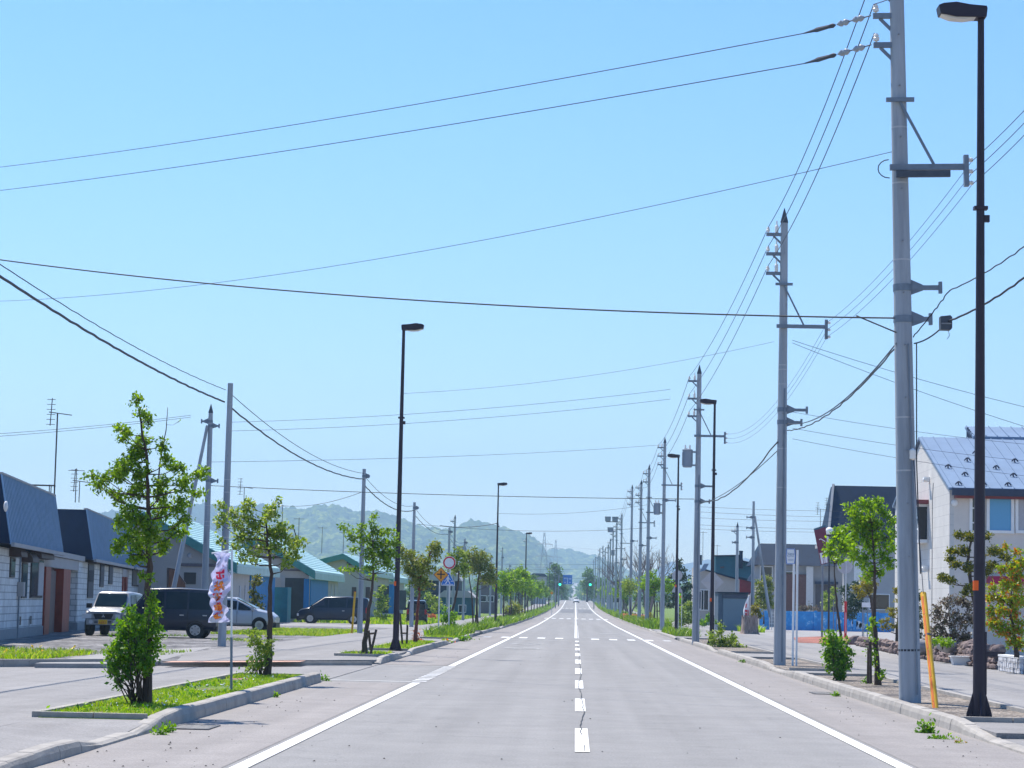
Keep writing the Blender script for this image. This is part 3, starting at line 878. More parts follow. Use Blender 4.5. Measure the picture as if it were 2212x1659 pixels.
wire('grey cable crossing the road level with the hilltops', at(455, 1049, 105), at(1500, 1078, 105), .12, .014, m='cable_black', name='telephone_cable', cat='telephone cable')
wire('drooping service cable from the second left pole toward the mint roofs', at(600, 1091, 150), at(779, 1064, 112.6), .3, .012, m='cable_black', name='telephone_cable', cat='telephone cable')
wire('faint line crossing the road beyond the second left lamp post', at(1072, 1109, 166), at(1400, 1090, 184), .3, .009)
wire('faint double line crossing low over the far road', at(900, 1132, 180), at(1400, 1140, 184), .4, .012)
for k, y in enumerate((1098, 1106, 1122, 1134, 1146)):
    wire('%s thin wire stretched across behind the propped right pole' % ORD[k], at(1500, y - 4 + 3 * (k % 2), 175), at(1990, y + (6, 12, 3, 10, 2)[k], 178), .15, .010)
for k, (x0, y0, x1, y1, Y) in enumerate(((1010, 1216, 1290, 1219, 640), (1000, 1229, 1290, 1228, 660), (1120, 1250, 1300, 1247, 700), (950, 1135, 1075, 1130, 250))):
    wire('%s dark wire crossing far down the street' % ORD[k], at(x0, y0, Y), at(x1, y1, Y), .3, .03)
# yellow guy guard and its wire
t = thing('guy_guard', 'slanting yellow and orange guy-wire guard between pole and lamp', 'guy guard', G(2021, 1533, .10))
q0, q1 = G(2021, 1534, .10), at(1994.5, 1282, 38.9)
d = q1 - q0
mat('guard_yellow', (.75, .42, .03), .5, var=.15, scale=4); mat('guard_orange', (.72, .16, .02), .5, var=.2, scale=4)
mb = MB()
mb.tube([d * (k / 10) for k in range(11)], .052, 12); mb.build('guard_tube', MATS['guard_yellow'], t, smooth=40)
mb = MB()
for a, b in ((.0, .06), (.065, .26), (.27, .5), (.51, .80), (.81, .97)):
    mb.tube([d * a + Vector((-.02, -.032, 0)), d * b + Vector((-.02, -.032, 0))], .026, 8)
mb.build('guard_stripe', MATS['guard_orange'], t, smooth=40)
MB().tube([d * .62, d * .635], .056, 12).build('guard_band', MATS['pole_dark'], t)
wire('taut guy wire from the yellow guard up to the near right pole', q1, at(1973, 985, 39.6), 0, .006, name='guy_wire', cat='guy wire')
def stake(px, py, topx, topy, label, m, r=.035):
    b = G(px, py, .12); e = at(topx, topy, b.y)
    t = thing('marker_post', label, 'marker post', b)
    d = e - b
    MB().tube([(0, 0, -.1), d], r, 10).build('post', MATS[m], t, smooth=40)
    MB().tube([d * .985, d * 1.0], r * 1.06, 10).build('post_cap', MATS['guard_orange'], t)
stake(760, 1368, 767, 1278, 'leaning orange marker post left of the second telephone pole', 'guard_yellow', .05)

# ------------------------------------------------------------------ street lamps
mat('lamp_paint', (.020, .014, .028), .5, var=.2, scale=3, spec=.4)
mat('lens', (.62, .60, .55), .3, var=.05)
mat('tape_orange', (.85, .13, .015), .5, var=.1)
def lamp(P, H, side, label, detail=True, tape=None):
    t = thing('street_lamp', label, 'street lamp', P, 'dark brown street lamps lining the road')
    s = MB(); n = 16 if detail else 10
    s.tube([(0, 0, -.05), (0, 0, .3), (0, 0, H * .5), (0, 0, H)], [.092, .092, .07, .048], n)
    if detail:
        s.box(.06, .1, -.05, .05, .35, 1.25)
    s.build('lamp_pole', MATS['lamp_paint'], t, smooth=40)
    b = MB()
    b.box(-.19, .19, -.19, .19, .0, .025)
    for a in range(4):
        c, s_ = math.cos(a * math.pi / 2), math.sin(a * math.pi / 2)
        pts = [(.085, .02), (.18, .02), (.18, .08), (.09, .38)]
        V = [(x * c - o * s_, x * s_ + o * c, z) for o in (-.012, .012) for x, z in pts]
        b.add(V, [(0, 1, 2, 3), (7, 6, 5, 4), (0, 4, 5, 1), (1, 5, 6, 2), (2, 6, 7, 3), (3, 7, 4, 0)])
    if detail:
        for x in (-.14, .14):
            for y in (-.14, .14): b.cyl((x, y, .02), (x, y, .07), .022, n=6)
    b.build('lamp_base', MATS['lamp_paint'], t)
    h = MB()
    sd = side
    prof = [(.06, -.02), (.075, .11), (.06, .145), (-.18, .165), (-.38, .20), (-.57, .18), (-.64, .15), (-.615, .03), (-.38, -.02)]
    h.prism([(-sd * x if sd > 0 else x, H + z) for x, z in prof], -.14, .14)
    h.build('lamp_head', MATS['lamp_paint'], t)
    l = MB()
    a0, a1 = sorted((sd * .12, sd * .7))
    l.prism([(sd * .09, H - .022), (sd * .26, H - .05), (sd * .46, H - .035), (sd * .60, H + .02), (sd * .38, H - .005)], -.11, .11)
    l.build('lamp_lens', MATS['lens'], t)
    if tape:
        MB().tube([(-.030, -.012, tape + .12), (-.030, -.012, tape + .26)], .068, 16).build('tape_patch', MATS['tape_orange'], t)
    if detail:
        c = MB()
        c.box(-.1, .1, -.07, .07, H * .72, H * .72 + .05).box(.05, .13, -.04, .04, H * .72 - .18, H * .72 - .08)
        c.build('cable_clamp', MATS['lamp_paint'], t)
    return t
p = G(2115, 1553, .13); lamp(p, HT(p, 38) - p.z, -1, 'tall near brown street lamp standing in the right gravel planter', tape=HT(p, 1262) - .34)
p = G(1537, 1393, .13); lamp(p, HT(p, 872) - p.z, -1, 'brown street lamp behind the low roadside shrub on the right', tape=HT(p, 1302) - .2)
p = G(1460, 1371.7, .13); lamp(p, HT(p, 988) - p.z, -1, 'brown street lamp between third and fourth utility poles', tape=2.6)
p = G(854, 1405, .13); lamp(p, HT(p, 712) - p.z, 1, 'tall brown street lamp in the grassy bed on the left', tape=HT(p, 1262) - .3)
p = G(1070, 1352, .13); lamp(p, HT(p, 1048) - p.z, 1, 'brown street lamp over the left tree row, right of the bent tree', tape=2.6)
for px, top, lab in ((1133.5, 1153.5, 'slim far street lamp left of the road below the hill'), (1185.5, 1217, 'tiny far street lamp just left of the far road'), (1196.6, 1226, 'tiniest far street lamp near the left green signal')):
    X = -5.75
    p = Vector((X, YX(px, X), 0)); p.z = gz(p.y) + .1
    lamp(p, HT(p, top) - p.z, 1, lab, False)
# globe lamp in front of the blue wall
t = thing('globe_lamp', 'white globe lamp on a dark post before the blue wall', 'garden lamp', tuple(at(1790, 1358, 165)[:2]) + (.1,))
o3 = ORG[t.name]
H = HT(o3, 1148) - .1
MB().tube([(0, 0, 0), (0, 0, H - .3)], [.075, .05], 12).build('lamp_post', MATS['lamp_paint'], t, smooth=40)
MB().ball((0, 0, H), .3, 12).build('lamp_globe', mat('globe_white', (.85, .85, .83), .25, var=.03), t, smooth=True)
MB().lathe((0, 0, H - .36), [(.05, 0), (.2, .03), (.23, .12), (.2, .14)], 16).build('lamp_collar', MATS['lamp_paint'], t, smooth=40)
# ------------------------------------------------------------------ signs and banners
mat('sign_back', (.50, .50, .52), .5, .2, .08, 3); mat('sign_white', (.80, .80, .80), .45, var=.05); mat('sign_blue', (.02, .16, .55), .4, var=.08)
mat('sign_orange', (.80, .24, .02), .45, col2=(.85, .36, .02), scale=3); mat('sign_black', (.02, .02, .025), .5, var=.1); mat('sign_red', (.60, .02, .03), .45, var=.1)
mat('sign_pole', (.62, .64, .66), .4, .3, .08, 3); mat('white_post', (.74, .76, .78), .5, var=.06)
def flat(mb, pts, y, mi=0, t=.004):
    return mb.prism(pts, y - t, y, mi)
def polygon(cx, cz, r, n, a0=0): return [(cx + r * math.cos(a0 + 2 * math.pi * k / n), cz + r * math.sin(a0 + 2 * math.pi * k / n)) for k in range(n)]
def post(t, H, r=.035, m='sign_pole', dx=0, y=.05):
    MB().tube([(dx, y, -.1), (dx, y, H)], r, 12).build('sign_post', MATS[m], t, smooth=40)
# orange crossroads diamond
b = G(944, 1371.6, .13)
t = thing('warning_sign', 'orange diamond crossroads warning sign with a black cross', 'road sign', b)
c = at(952.7, 1241.5, b.y) - b
d_ = .36
post(t, c.z + .2, dx=c.x * .5)
MB().prism(polygon(c.x, c.z, d_, 4), -.015, 0).build('sign_border', MATS['sign_black'], t)
MB().prism(polygon(c.x, c.z, d_ * .93, 4), -.022, -.0152).build('sign_panel', MATS['sign_orange'], t)
s = MB(); s.box(c.x - .19, c.x + .19, -.027, -.0222, c.z - .03 + .02, c.z + .03 + .02); s.box(c.x - .032, c.x + .032, -.0275, -.0225, c.z - .19, c.z + .19)
s.build('cross_symbol', MATS['sign_black'], t)
# pedestrian crossing sign and red circle sign, left
b = at(969, 1360, 118); b.z = .12
t = thing('crossing_sign', 'blue pedestrian crossing sign showing a white walking figure', 'road sign', b)
c = at(968, 1252, 118) - b
w_ = .32
post(t, c.z + .75)
tri = lambda k, dz=0: [(c.x - w_ * k, c.z - .29 * k), (c.x + w_ * k, c.z - .29 * k), (c.x + w_ * k, c.z - .17 * k), (c.x + .045, c.z + .34 * k), (c.x - .045, c.z + .34 * k), (c.x - w_ * k, c.z - .17 * k)]
MB().prism(tri(1.06), -.012, 0).build('sign_border', MATS['sign_white'], t)
MB().prism(tri(.97), -.02, -.0125).build('sign_panel', MATS['sign_blue'], t)
s = MB()
Yf = -.025
def stroke(mb, pts, w_, y0, y1, mi=0):
    for (xa, za), (xb, zb) in zip(pts, pts[1:]):
        dx, dz = xb - xa, zb - za
        L = math.hypot(dx, dz) or 1
        nx, nz = -dz / L * w_ / 2, dx / L * w_ / 2
        mb.prism([(xa - nx, za - nz), (xb - nx, zb - nz), (xb + nx, zb + nz), (xa + nx, za + nz)], y0, y1, mi)
X0, Z0 = c.x, c.z
s.prism(polygon(X0 - .0, Z0 + .2, .04, 12), -.026, -.0205)
for pts, w2 in (([(0, .15), (-.01, -.03)], .09), ([(-.03, .13), (-.1, .0), (-.12, -.05)], .032), ([(.02, .13), (.07, .03), (.12, .0)], .032),
                ([(-.02, -.02), (-.06, -.12), (-.13, -.21)], .045), ([(.0, -.02), (.05, -.12), (.1, -.21)], .045)):
    stroke(s, [(X0 + a, Z0 + b_) for a, b_ in pts], w2, -.0265, -.0208)
s.box(X0 - .27, X0 + .27, -.026, -.0205, Z0 - .25, Z0 - .225).box(X0 - .2, X0 - .13, -.026, -.0205, Z0 - .09, Z0 - .06).box(X0 + .14, X0 + .24, -.026, -.0205, Z0 - .09, Z0 - .06)
s.build('walker_symbol', MATS['sign_white'], t)
c2 = at(970.6, 1215.4, 118) - b
MB().prism(polygon(c2.x, c2.z, .33, 28), .02, .03).build('round_panel', MATS['sign_white'], t)
m = MB()
for k in range(28):
    a, a2 = 2 * math.pi * k / 28, 2 * math.pi * (k + 1) / 28
    P = lambda r, q: (c2.x + r * math.cos(q), c2.z + r * math.sin(q))
    m.prism([P(.24, a), P(.31, a), P(.31, a2), P(.24, a2)], .012, .0195)
m.build('red_ring', MATS['sign_red'], t)
# backs of signs that face the other way, right side
def backsign(label, px, py, basepx, basepy, kind, r, Y, second=None, red=None):
    b = at(basepx, basepy, Y); b.z = .12
    t = thing('road_sign', label, 'road sign', b)
    c = at(px, py, Y) - b
    post(t, c.z + r * .8, m='sign_pole', dx=0, y=-.06)
    def pan(c, kind, r):
        p = polygon(c.x, c.z, r, 28) if kind == 'round' else polygon(c.x, c.z, r, 4) if kind == 'diamond' else \
            [(c.x - r, c.z - r * .9), (c.x + r, c.z - r * .9), (c.x + r, c.z - r * .55), (c.x + .05, c.z + r * 1.0), (c.x - .05, c.z + r), (c.x - r, c.z - r * .55)]
        m = MB(); m.prism(p, -.01, .0).bar((c.x - r * .7, -.03, c.z), (c.x + r * .7, -.03, c.z), .03, .03)
        m.build('sign_panel', MATS['sign_back'], t)
    pan(c, kind, r)
    if second: pan(at(second[1], second[2], Y) - b, second[0], second[3])
    if red:
        m = MB(); m.tube([(0, -.06, .05), (0, -.06, red)], .075, 12); m.build('red_post_guard', MATS['sign_red'], t, smooth=40)
        m = MB(); m.box(-.01, .02, -.14, -.13, .3, red * .7); m.build('guard_lettering', MATS['sign_white'], t)
    return t
backsign('grey back of a large diamond sign behind the right lamp post', 1538.5, 1257, 1541, 1390, 'diamond', .5, 100.5)
backsign('grey backs of round and triangular signs behind the third lamp', 1463, 1243, 1464, 1371, 'round', .3, 135, ('tri', 1463, 1270, .29))
backsign('grey back of a round sign on a post with red guard', 1825, 1222.6, 1826, 1379, 'round', .45, 136.5, red=2.15)
# bus stop sign on two white posts
b = G(1717, 1438, .13)
t = thing('stop_sign', 'white place-name sign with blue border on paired white posts', 'road sign', b)
c = at(1707.5, 1202, b.y) - b
for k, (px, top) in enumerate(((1712, 1217), (1720, 1188))):
    q = at(px, 1438, b.y + .08 * k) - b; q.z = -.05
    e = at(px + 3, top, b.y + .08 * k) - b
    MB().bar(q, e, .055, .055, up=(0, 1, 0)).build('sign_post', MATS['white_post'], t)
mw, mh = .112, .215
shape = lambda k: [(c.x - mw * k, c.z - mh * k), (c.x + mw * k, c.z - mh * k), (c.x + mw * 1.18 * k, c.z), (c.x + mw * k, c.z + mh * k), (c.x - mw * k, c.z + mh * k), (c.x - mw * 1.18 * k, c.z)]
MB().prism(shape(1), -.06, -.04).build('sign_panel', MATS['sign_white'], t)
m = MB()
for k in range(6):
    a, a2 = shape(.94)[k], shape(.94)[(k + 1) % 6]
    stroke(m, [a, a2], .016, -.065, -.0605)
m.build('blue_border', MATS['sign_blue'], t)
m = MB(); rng = random.Random(2)
for k in range(7):
    xx = c.x - .085 + .028 * k
    for zz, l in ((.10, .05), (.05, .03), (.015, .035)):
        z_ = c.z + zz + rng.uniform(-.01, .01)
        stroke(m, [(xx, z_), (xx + rng.uniform(-.01, .012), z_ - l)], .008, -.065, -.0605)
    stroke(m, [(xx - .008, c.z + .06), (xx + .012, c.z + .065 + rng.uniform(-.03, .03))], .007, -.0652, -.0607)
for zz in (-.09, -.12):
    for k in range(9): stroke(m, [(c.x - .07 + k * .017, c.z + zz), (c.x - .064 + k * .017, c.z + zz + .018)], .006, -.065, -.0605)
m.build('sign_lettering', mat('sign_ink', (.12, .22, .36), .5, var=.1), t)
# far blue direction sign, signals, small signs
t = thing('direction_sign', 'big blue direction sign hung over the far road', 'road sign', at(1206, 1310, 560))
o3 = ORG[t.name]
c = at(1226, 1252, 560) - o3
MB().box(c.x - 1.13, c.x + 1.13, -.05, 0, c.z - 1.1, c.z + 1.12).build('sign_panel', MATS['sign_blue'], t)
m = MB(); m.box(c.x - .07, c.x + .07, -.06, -.0505, c.z - 1.05, c.z + .45).box(c.x - .75, c.x - .45, -.06, -.0505, c.z - .75, c.z - .6).box(c.x + .4, c.x + .8, -.06, -.0505, c.z - .75, c.z - .6)
for k in range(4): m.box(c.x - .85 + k * .18, c.x - .75 + k * .18, -.06, -.0505, c.z + .1, c.z + .45).box(c.x + .3 + k * .16, c.x + .38 + k * .16, -.06, -.0505, c.z + .0, c.z + .4)
m.build('sign_lettering', mat('sign_pale', (.45, .6, .8), .5, var=.1), t)
m = MB(); m.tube([(0, 0, 0), (0, 0, c.z + 1.2)], .14, 10).bar((0, 0, c.z + .5), (c.x, 0, c.z + .5), .1, .1).bar((0, 0, c.z - .6), (c.x, 0, c.z - .6), .1, .1)
m.build('sign_post', MATS['steel'], t)
mat('signal_green', (.03, .9, .5), .3, var=0, emit=1.8)
for lab, px, py, base in (('left of two far traffic signals showing green', 1209.6, 1262, 1200), ('right of two far traffic signals showing green', 1275, 1262.5, 1283)):
    b = at(base, 1300, 520); b.z = gz(520)
    t = thing('traffic_signal', lab, 'traffic light', b, 'far traffic signals')
    c = at(px, py, 520) - b
    MB().tube([(0, 0, 0), (0, 0, c.z + 1.2)], .11, 10).bar((0, 0, c.z + .6), (c.x, 0, c.z + .6), .09, .09).build('signal_post', MATS['steel'], t)
    MB().prism([(c.x - .22, c.z - .3), (c.x + .22, c.z - .3), (c.x + .22, c.z + .85), (c.x - .22, c.z + .85)], -.15, 0).build('signal_box', MATS['pole_dark'], t)
    m = MB()
    for k in (.28, .62): MB().lathe((c.x, -.15, c.z + k), [(.16, 0), (.14, -.02)], 16, axis='y').build('unlit_lens', MATS['sign_black'], t)
    MB().lathe((c.x, -.15, c.z - .04), [(.27, 0), (.2, -.05)], 16, axis='y').build('green_lens', MATS['signal_green'], t)
    MB().tube([(c.x + .3 * math.cos(math.pi * q / 8), -.24, c.z - .04 + .3 * math.sin(math.pi * q / 8)) for q in range(9)], .03, 5).build('signal_hood', MATS['pole_dark'], t)
for lab, px, py, Y, m_, r in (('far orange diamond sign left of the road', 1192, 1281, 330, 'sign_orange', .24), ):
    b = at(px, 1310, Y); b.z = .3
    t = thing('warning_sign', lab, 'road sign', b)
    c = at(px, py, Y) - b
    post(t, c.z); MB().prism(polygon(c.x, c.z, r, 4), -.02, 0).build('sign_panel', MATS[m_], t)
mat('sign_yellow', (.8, .75, .2), .5, var=.1)
for lab, px, py in (('left of two small round yellow far signs', 1259, 1283), ('right of two small round yellow far signs', 1266, 1283)):
    b = at(px, 1300, 760); b.z = gz(760)
    t = thing('round_sign', lab, 'road sign', b, 'far round yellow signs')
    c = at(px, py, 760) - b
    post(t, c.z, .06); MB().prism(polygon(c.x, c.z, .4, 16), -.02, 0).build('sign_panel', MATS['sign_yellow'], t)
# maroon hanging sign board
t = thing('shop_sign', 'tilted maroon signboard with three white bars beside globe lamp', 'signboard', at(1776, 1358, 139)); ORG[t.name].z = .1; t.location.z = .1
o3 = ORG[t.name]
mb = [at(x, y, 139) - o3 for x, y in ((1757.6, 1142), (1783, 1134.5), (1789, 1216), (1773, 1220))]
pl = [(p.x, p.z) for p in mb]
q = [at(x, y, 139) - o3 for x, y in ((1756, 1139), (1785, 1132), (1790.5, 1219), (1771, 1221))]
MB().prism([(p.x, p.z) for p in mb], -.06, 0).build('sign_panel', mat('maroon', (.16, .03, .06), .5, var=.15), t)
def qp(u, v):
    a = mb[0].lerp(mb[1], u); b = mb[3].lerp(mb[2], u)
    c = a.lerp(b, v); return (c.x, c.z)
m = MB()
for u0, u1, v0, v1 in ((.1, .36, .69, .985), (.62, .92, .66, .985), (.43, .57, .84, .985)):
    m.prism([qp(u0, v1), qp(u1, v1), qp(u1, v0), qp(u0, v0)], -.066, -.0605)
stroke(m, [qp(.3, .33), qp(.45, .32), qp(.85, .42)], .05, -.066, -.0605)
stroke(m, [qp(.36, .715), qp(.6, .70)], .05, -.066, -.0605)
m.build('white_bars', MATS['sign_white'], t)
m = MB()
m.prism([qp(0, .05), qp(1, .04), qp(1, -.01), qp(0, 0)], -.067, -.0606)
for k in range(9): stroke(m, [qp(.06 + k * .105, .012), qp(.1 + k * .105, .05)], .03, -.0675, -.0612)
m.build('teal_heading', mat('teal_ink', (.05, .13, .2), .5, var=.1), t)
MB().tube([(0, .08, 0), (0, .08, mb[0].z)], .06, 10).build('sign_post', MATS['steel'], t)
# place boards and small stakes by the crossing
t = thing('small_sign', 'small white board on thin grey stakes by the blue wall', 'sign', tuple(G(1863, 1376, .12)))
c = at(1868, 1310, ORG[t.name].y) - ORG[t.name]
m = MB(); m.tube([(0, 0, 0), (0, 0, c.z)], .03, 8).tube([(.3, 0, 0), (.3, 0, c.z)], .03, 8).tube([(.1, .2, 0), (.1, .1, c.z * .9)], .025, 8); m.build('stake', MATS['steel'], t)
MB().box(-.05, .62, -.03, 0, c.z - .05, c.z + .25).build('board', MATS['sign_white'], t)
t = thing('pipe_stand', 'thin grey tubular frame left of the red post guard', 'stake', tuple(G(1800, 1380, .12)))
m = MB(); m.tube([(0, 0, 0), (0, 0, 2.2)], .025, 8).tube([(.18, 0, 0), (.18, 0, 1.4), (.0, 0, 1.45)], .022, 8); m.build('stake', MATS['steel'], t)

# fluttering banner on a pole in the near planter
leafmat('banner_cloth', ((.62, .62, .76), (.66, .66, .78)), .4, .8); mat('ink_red', (.92, .035, .09), .7, var=.15, scale=20); mat('ink_orange', (.98, .30, .04), .7, var=.15, scale=20)
PBAN = G(500, 1496, .13)
YB = PBAN.y
ZX = lambda zx, zy: ((820 + zx / 4.883) / 1.8517, (2180 + zy / 4.883) / 1.8517)
rows = [(150, 150, 492), (205, 195, 480), (260, 228, 462), (330, 252, 432), (400, 235, 418), (480, 190, 452), (560, 130, 508), (640, 105, 520), (720, 110, 520), (800, 100, 510), (880, 85, 496), (960, 78, 430),
        (1040, 128, 372), (1100, 92, 362), (1160, 90, 382), (1220, 118, 450), (1290, 124, 440), (1360, 116, 385), (1430, 96, 425), (1480, 78, 505), (1515, 74, 425)]
def rowat(zy):
    for (a, la, ra), (b, lb, rb) in zip(rows, rows[1:]):
        if zy <= b:
            k = max(0, (zy - a) / (b - a)); return la + (lb - la) * k, ra + (rb - ra) * k
    return rows[-1][1:]
def depth(zx, zy):
    l, r = rowat(zy)
    u = (zx - l) / (r - l)
    return .11 * math.sin(u * 5.2 + zy * .011) * (1 - .3 * u) + .05 * math.sin(zy * .03 + u * 2) + .03 * math.sin(u * 13 + zy * .02)
def bpt(zx, zy, off=0):
    px, py = ZX(zx, zy)
    p = at(px, py, YB); p.y += depth(zx, zy) - off
    return p - PBAN
t = thing('banner', 'rippling white advertising banner with red and orange lettering', 'banner', PBAN)
V, Fs = [], []
NU, NV = 16, 60
for j in range(NV + 1):
    zy = 150 + (1515 - 150) * j / NV
    l, r = rowat(zy)
    for i in range(NU + 1): V.append(bpt(l + (r - l) * i / NU, zy))
for j in range(NV):
    for i in range(NU):
        a = j * (NU + 1) + i; Fs.append((a, a + 1, a + NU + 2, a + NU + 1))
cl = MB().add(V, Fs).build('cloth', MATS['banner_cloth'], t, smooth=True, fix=False)
sd_ = cl.modifiers.new('thickness', 'SOLIDIFY'); sd_.thickness = .004
CH = [[(300, 490, 385, 488), (205, 548, 385, 528), (280, 545, 285, 645), (228, 590, 205, 640), (335, 480, 345, 560), (352, 580, 362, 645), (205, 645, 330, 655), (310, 520, 260, 560)],
      [(190, 742, 232, 722), (252, 700, 252, 790), (290, 772, 385, 742), (340, 702, 345, 880), (200, 802, 262, 800), (182, 888, 285, 820), (240, 840, 290, 890), (290, 832, 375, 815), (300, 735, 372, 712)],
      [(175, 968, 325, 946), (252, 942, 210, 1085), (178, 1032, 292, 1010), (182, 1080, 262, 1060), (220, 985, 285, 1035)],
      [(180, 1142, 330, 1130), (162, 1190, 345, 1182), (170, 1232, 345, 1226), (240, 1120, 252, 1282), (168, 1272, 222, 1250), (270, 1272, 332, 1260), (300, 1140, 320, 1220)],
      [(212, 1348, 330, 1312), (190, 1382, 262, 1372), (330, 1292, 350, 1342), (208, 1432, 322, 1408), (250, 1342, 272, 1432), (205, 1400, 235, 1430)],
      [(318, 250, 300, 275), (330, 380, 332, 420)]]
def ink(mb, zx0, zy0, zx1, zy1, wz, off):
    n_ = max(2, int(math.hypot(zx1 - zx0, zy1 - zy0) / 14))
    dx, dy = zx1 - zx0, zy1 - zy0
    L = math.hypot(dx, dy)
    nx, ny = -dy / L * wz / 2, dx / L * wz / 2
    V, Fs = [], []
    for i in range(n_ + 1):
        x, y = zx0 + dx * i / n_, zy0 + dy * i / n_
        V += [bpt(x - nx, y - ny, off), bpt(x, y, off), bpt(x + nx, y + ny, off)]
    for i in range(n_):
        Fs += [(3 * i, 3 * i + 1, 3 * i + 4, 3 * i + 3), (3 * i + 1, 3 * i + 2, 3 * i + 5, 3 * i + 4)]
    mb.add(V, Fs)
mr, mo = MB(), MB()
for ci, ch in enumerate(CH):
    for k, s_ in enumerate(ch):
        ink(mr, *s_, 42 if ci < 5 else 16, .009 + .0004 * k)
        if ci in (1, 2, 3, 4) and k > 0: ink(mo, *s_, 24, .016 + .0004 * k)
mr.build('red_lettering', MATS['ink_red'], cl, fix=False); mo.build('orange_lettering', MATS['ink_orange'], cl, fix=False)
m = MB(); k1 = ZX(527, 80); e = at(k1[0], k1[1], YB) - PBAN
m_ = at(500, 1378, YB) - PBAN
m.tube([m_, e], .016, 10); m.build('banner_pole', MATS['white_post'], t, smooth=40)
MB().tube([(0, 0, -.1), m_ * 1.01], .021, 10).build('pole_sleeve', MATS['bracket'], t, smooth=40)
m = MB(); a_, b_ = ZX(130, 165), ZX(490, 108); m.tube([at(a_[0], a_[1], YB) - PBAN, at(b_[0], b_[1], YB) - PBAN], .013, 8)
for zy in (520, 890, 1235, 1470):
    l, r = rowat(zy); a_, b_ = ZX(r - 4, zy), ZX(528, zy)
    MB().tube([at(*a_, YB) - PBAN, at(*b_, YB) - PBAN], .008, 6).build('banner_tie', MATS['white_post'], t)
m.build('banner_crossbar', MATS['white_post'], t, smooth=40)
# small banners on the right
def smallbanner(label, pts, basepx, basepy, Y, mcol, inks, m_):
    b = at(basepx, basepy, Y); b.z = .12
    t = thing('banner', label, 'banner', b)
    q = [at(x, y, Y) - b for x, y in pts]
    V, Fs = [], []
    n_ = len(q) // 2
    for j in range(n_):
        l, r = q[j], q[-1 - j]
        for i in range(7):
            p = l.lerp(r, i / 6); p = Vector((p.x, .08 * math.sin(i * 1.3 + j), p.z)); V.append(p)
    for j in range(n_ - 1):
        for i in range(6):
            a = j * 7 + i; Fs.append((a, a + 1, a + 8, a + 7))
    c_ = MB().add(V, Fs).build('cloth', mcol, t, smooth=True, fix=False)
    c_.modifiers.new('thickness', 'SOLIDIFY').thickness = .004
    top = max(p.z for p in q)
    MB().tube([(0, .1, 0), (0, .1, top + .1)], .018, 8).build('banner_pole', MATS['white_post'], t)
    m = MB()
    for x0, y0, x1, y1, wz in inks:
        a, c = at(x0, y0, Y) - b, at(x1, y1, Y) - b
        stroke(m, [(a.x, a.z), (c.x, c.z)], wz, -.105, -.1)
    m.build('lettering', m_, t)
smallbanner('small white banner with red lettering by the tree stump', [(1617, 1285), (1611, 1300), (1606, 1318), (1606, 1332), (1609, 1338), (1617, 1333), (1618.5, 1325), (1619, 1312), (1619, 1298), (1619.5, 1285)], 1620, 1368, 150, MATS['sign_white'],
            [(1612, 1304, 1611, 1313, .07), (1609, 1319, 1614, 1320, .13), (1611, 1324, 1612, 1330, .12), (1616, 1318, 1616, 1330, .05)], MATS['sign_red'])
smallbanner('bright green and yellow banner on a thin pole behind third lamp', [(1465, 1282), (1464.5, 1296), (1465.5, 1307), (1471, 1304), (1472, 1296), (1471.5, 1282)], 1472, 1371, 137, mat('banner_green', (.35, .75, .02), .7, var=.2), 
            [(1470, 1287, 1470, 1291, .1)], MATS['ink_orange'])
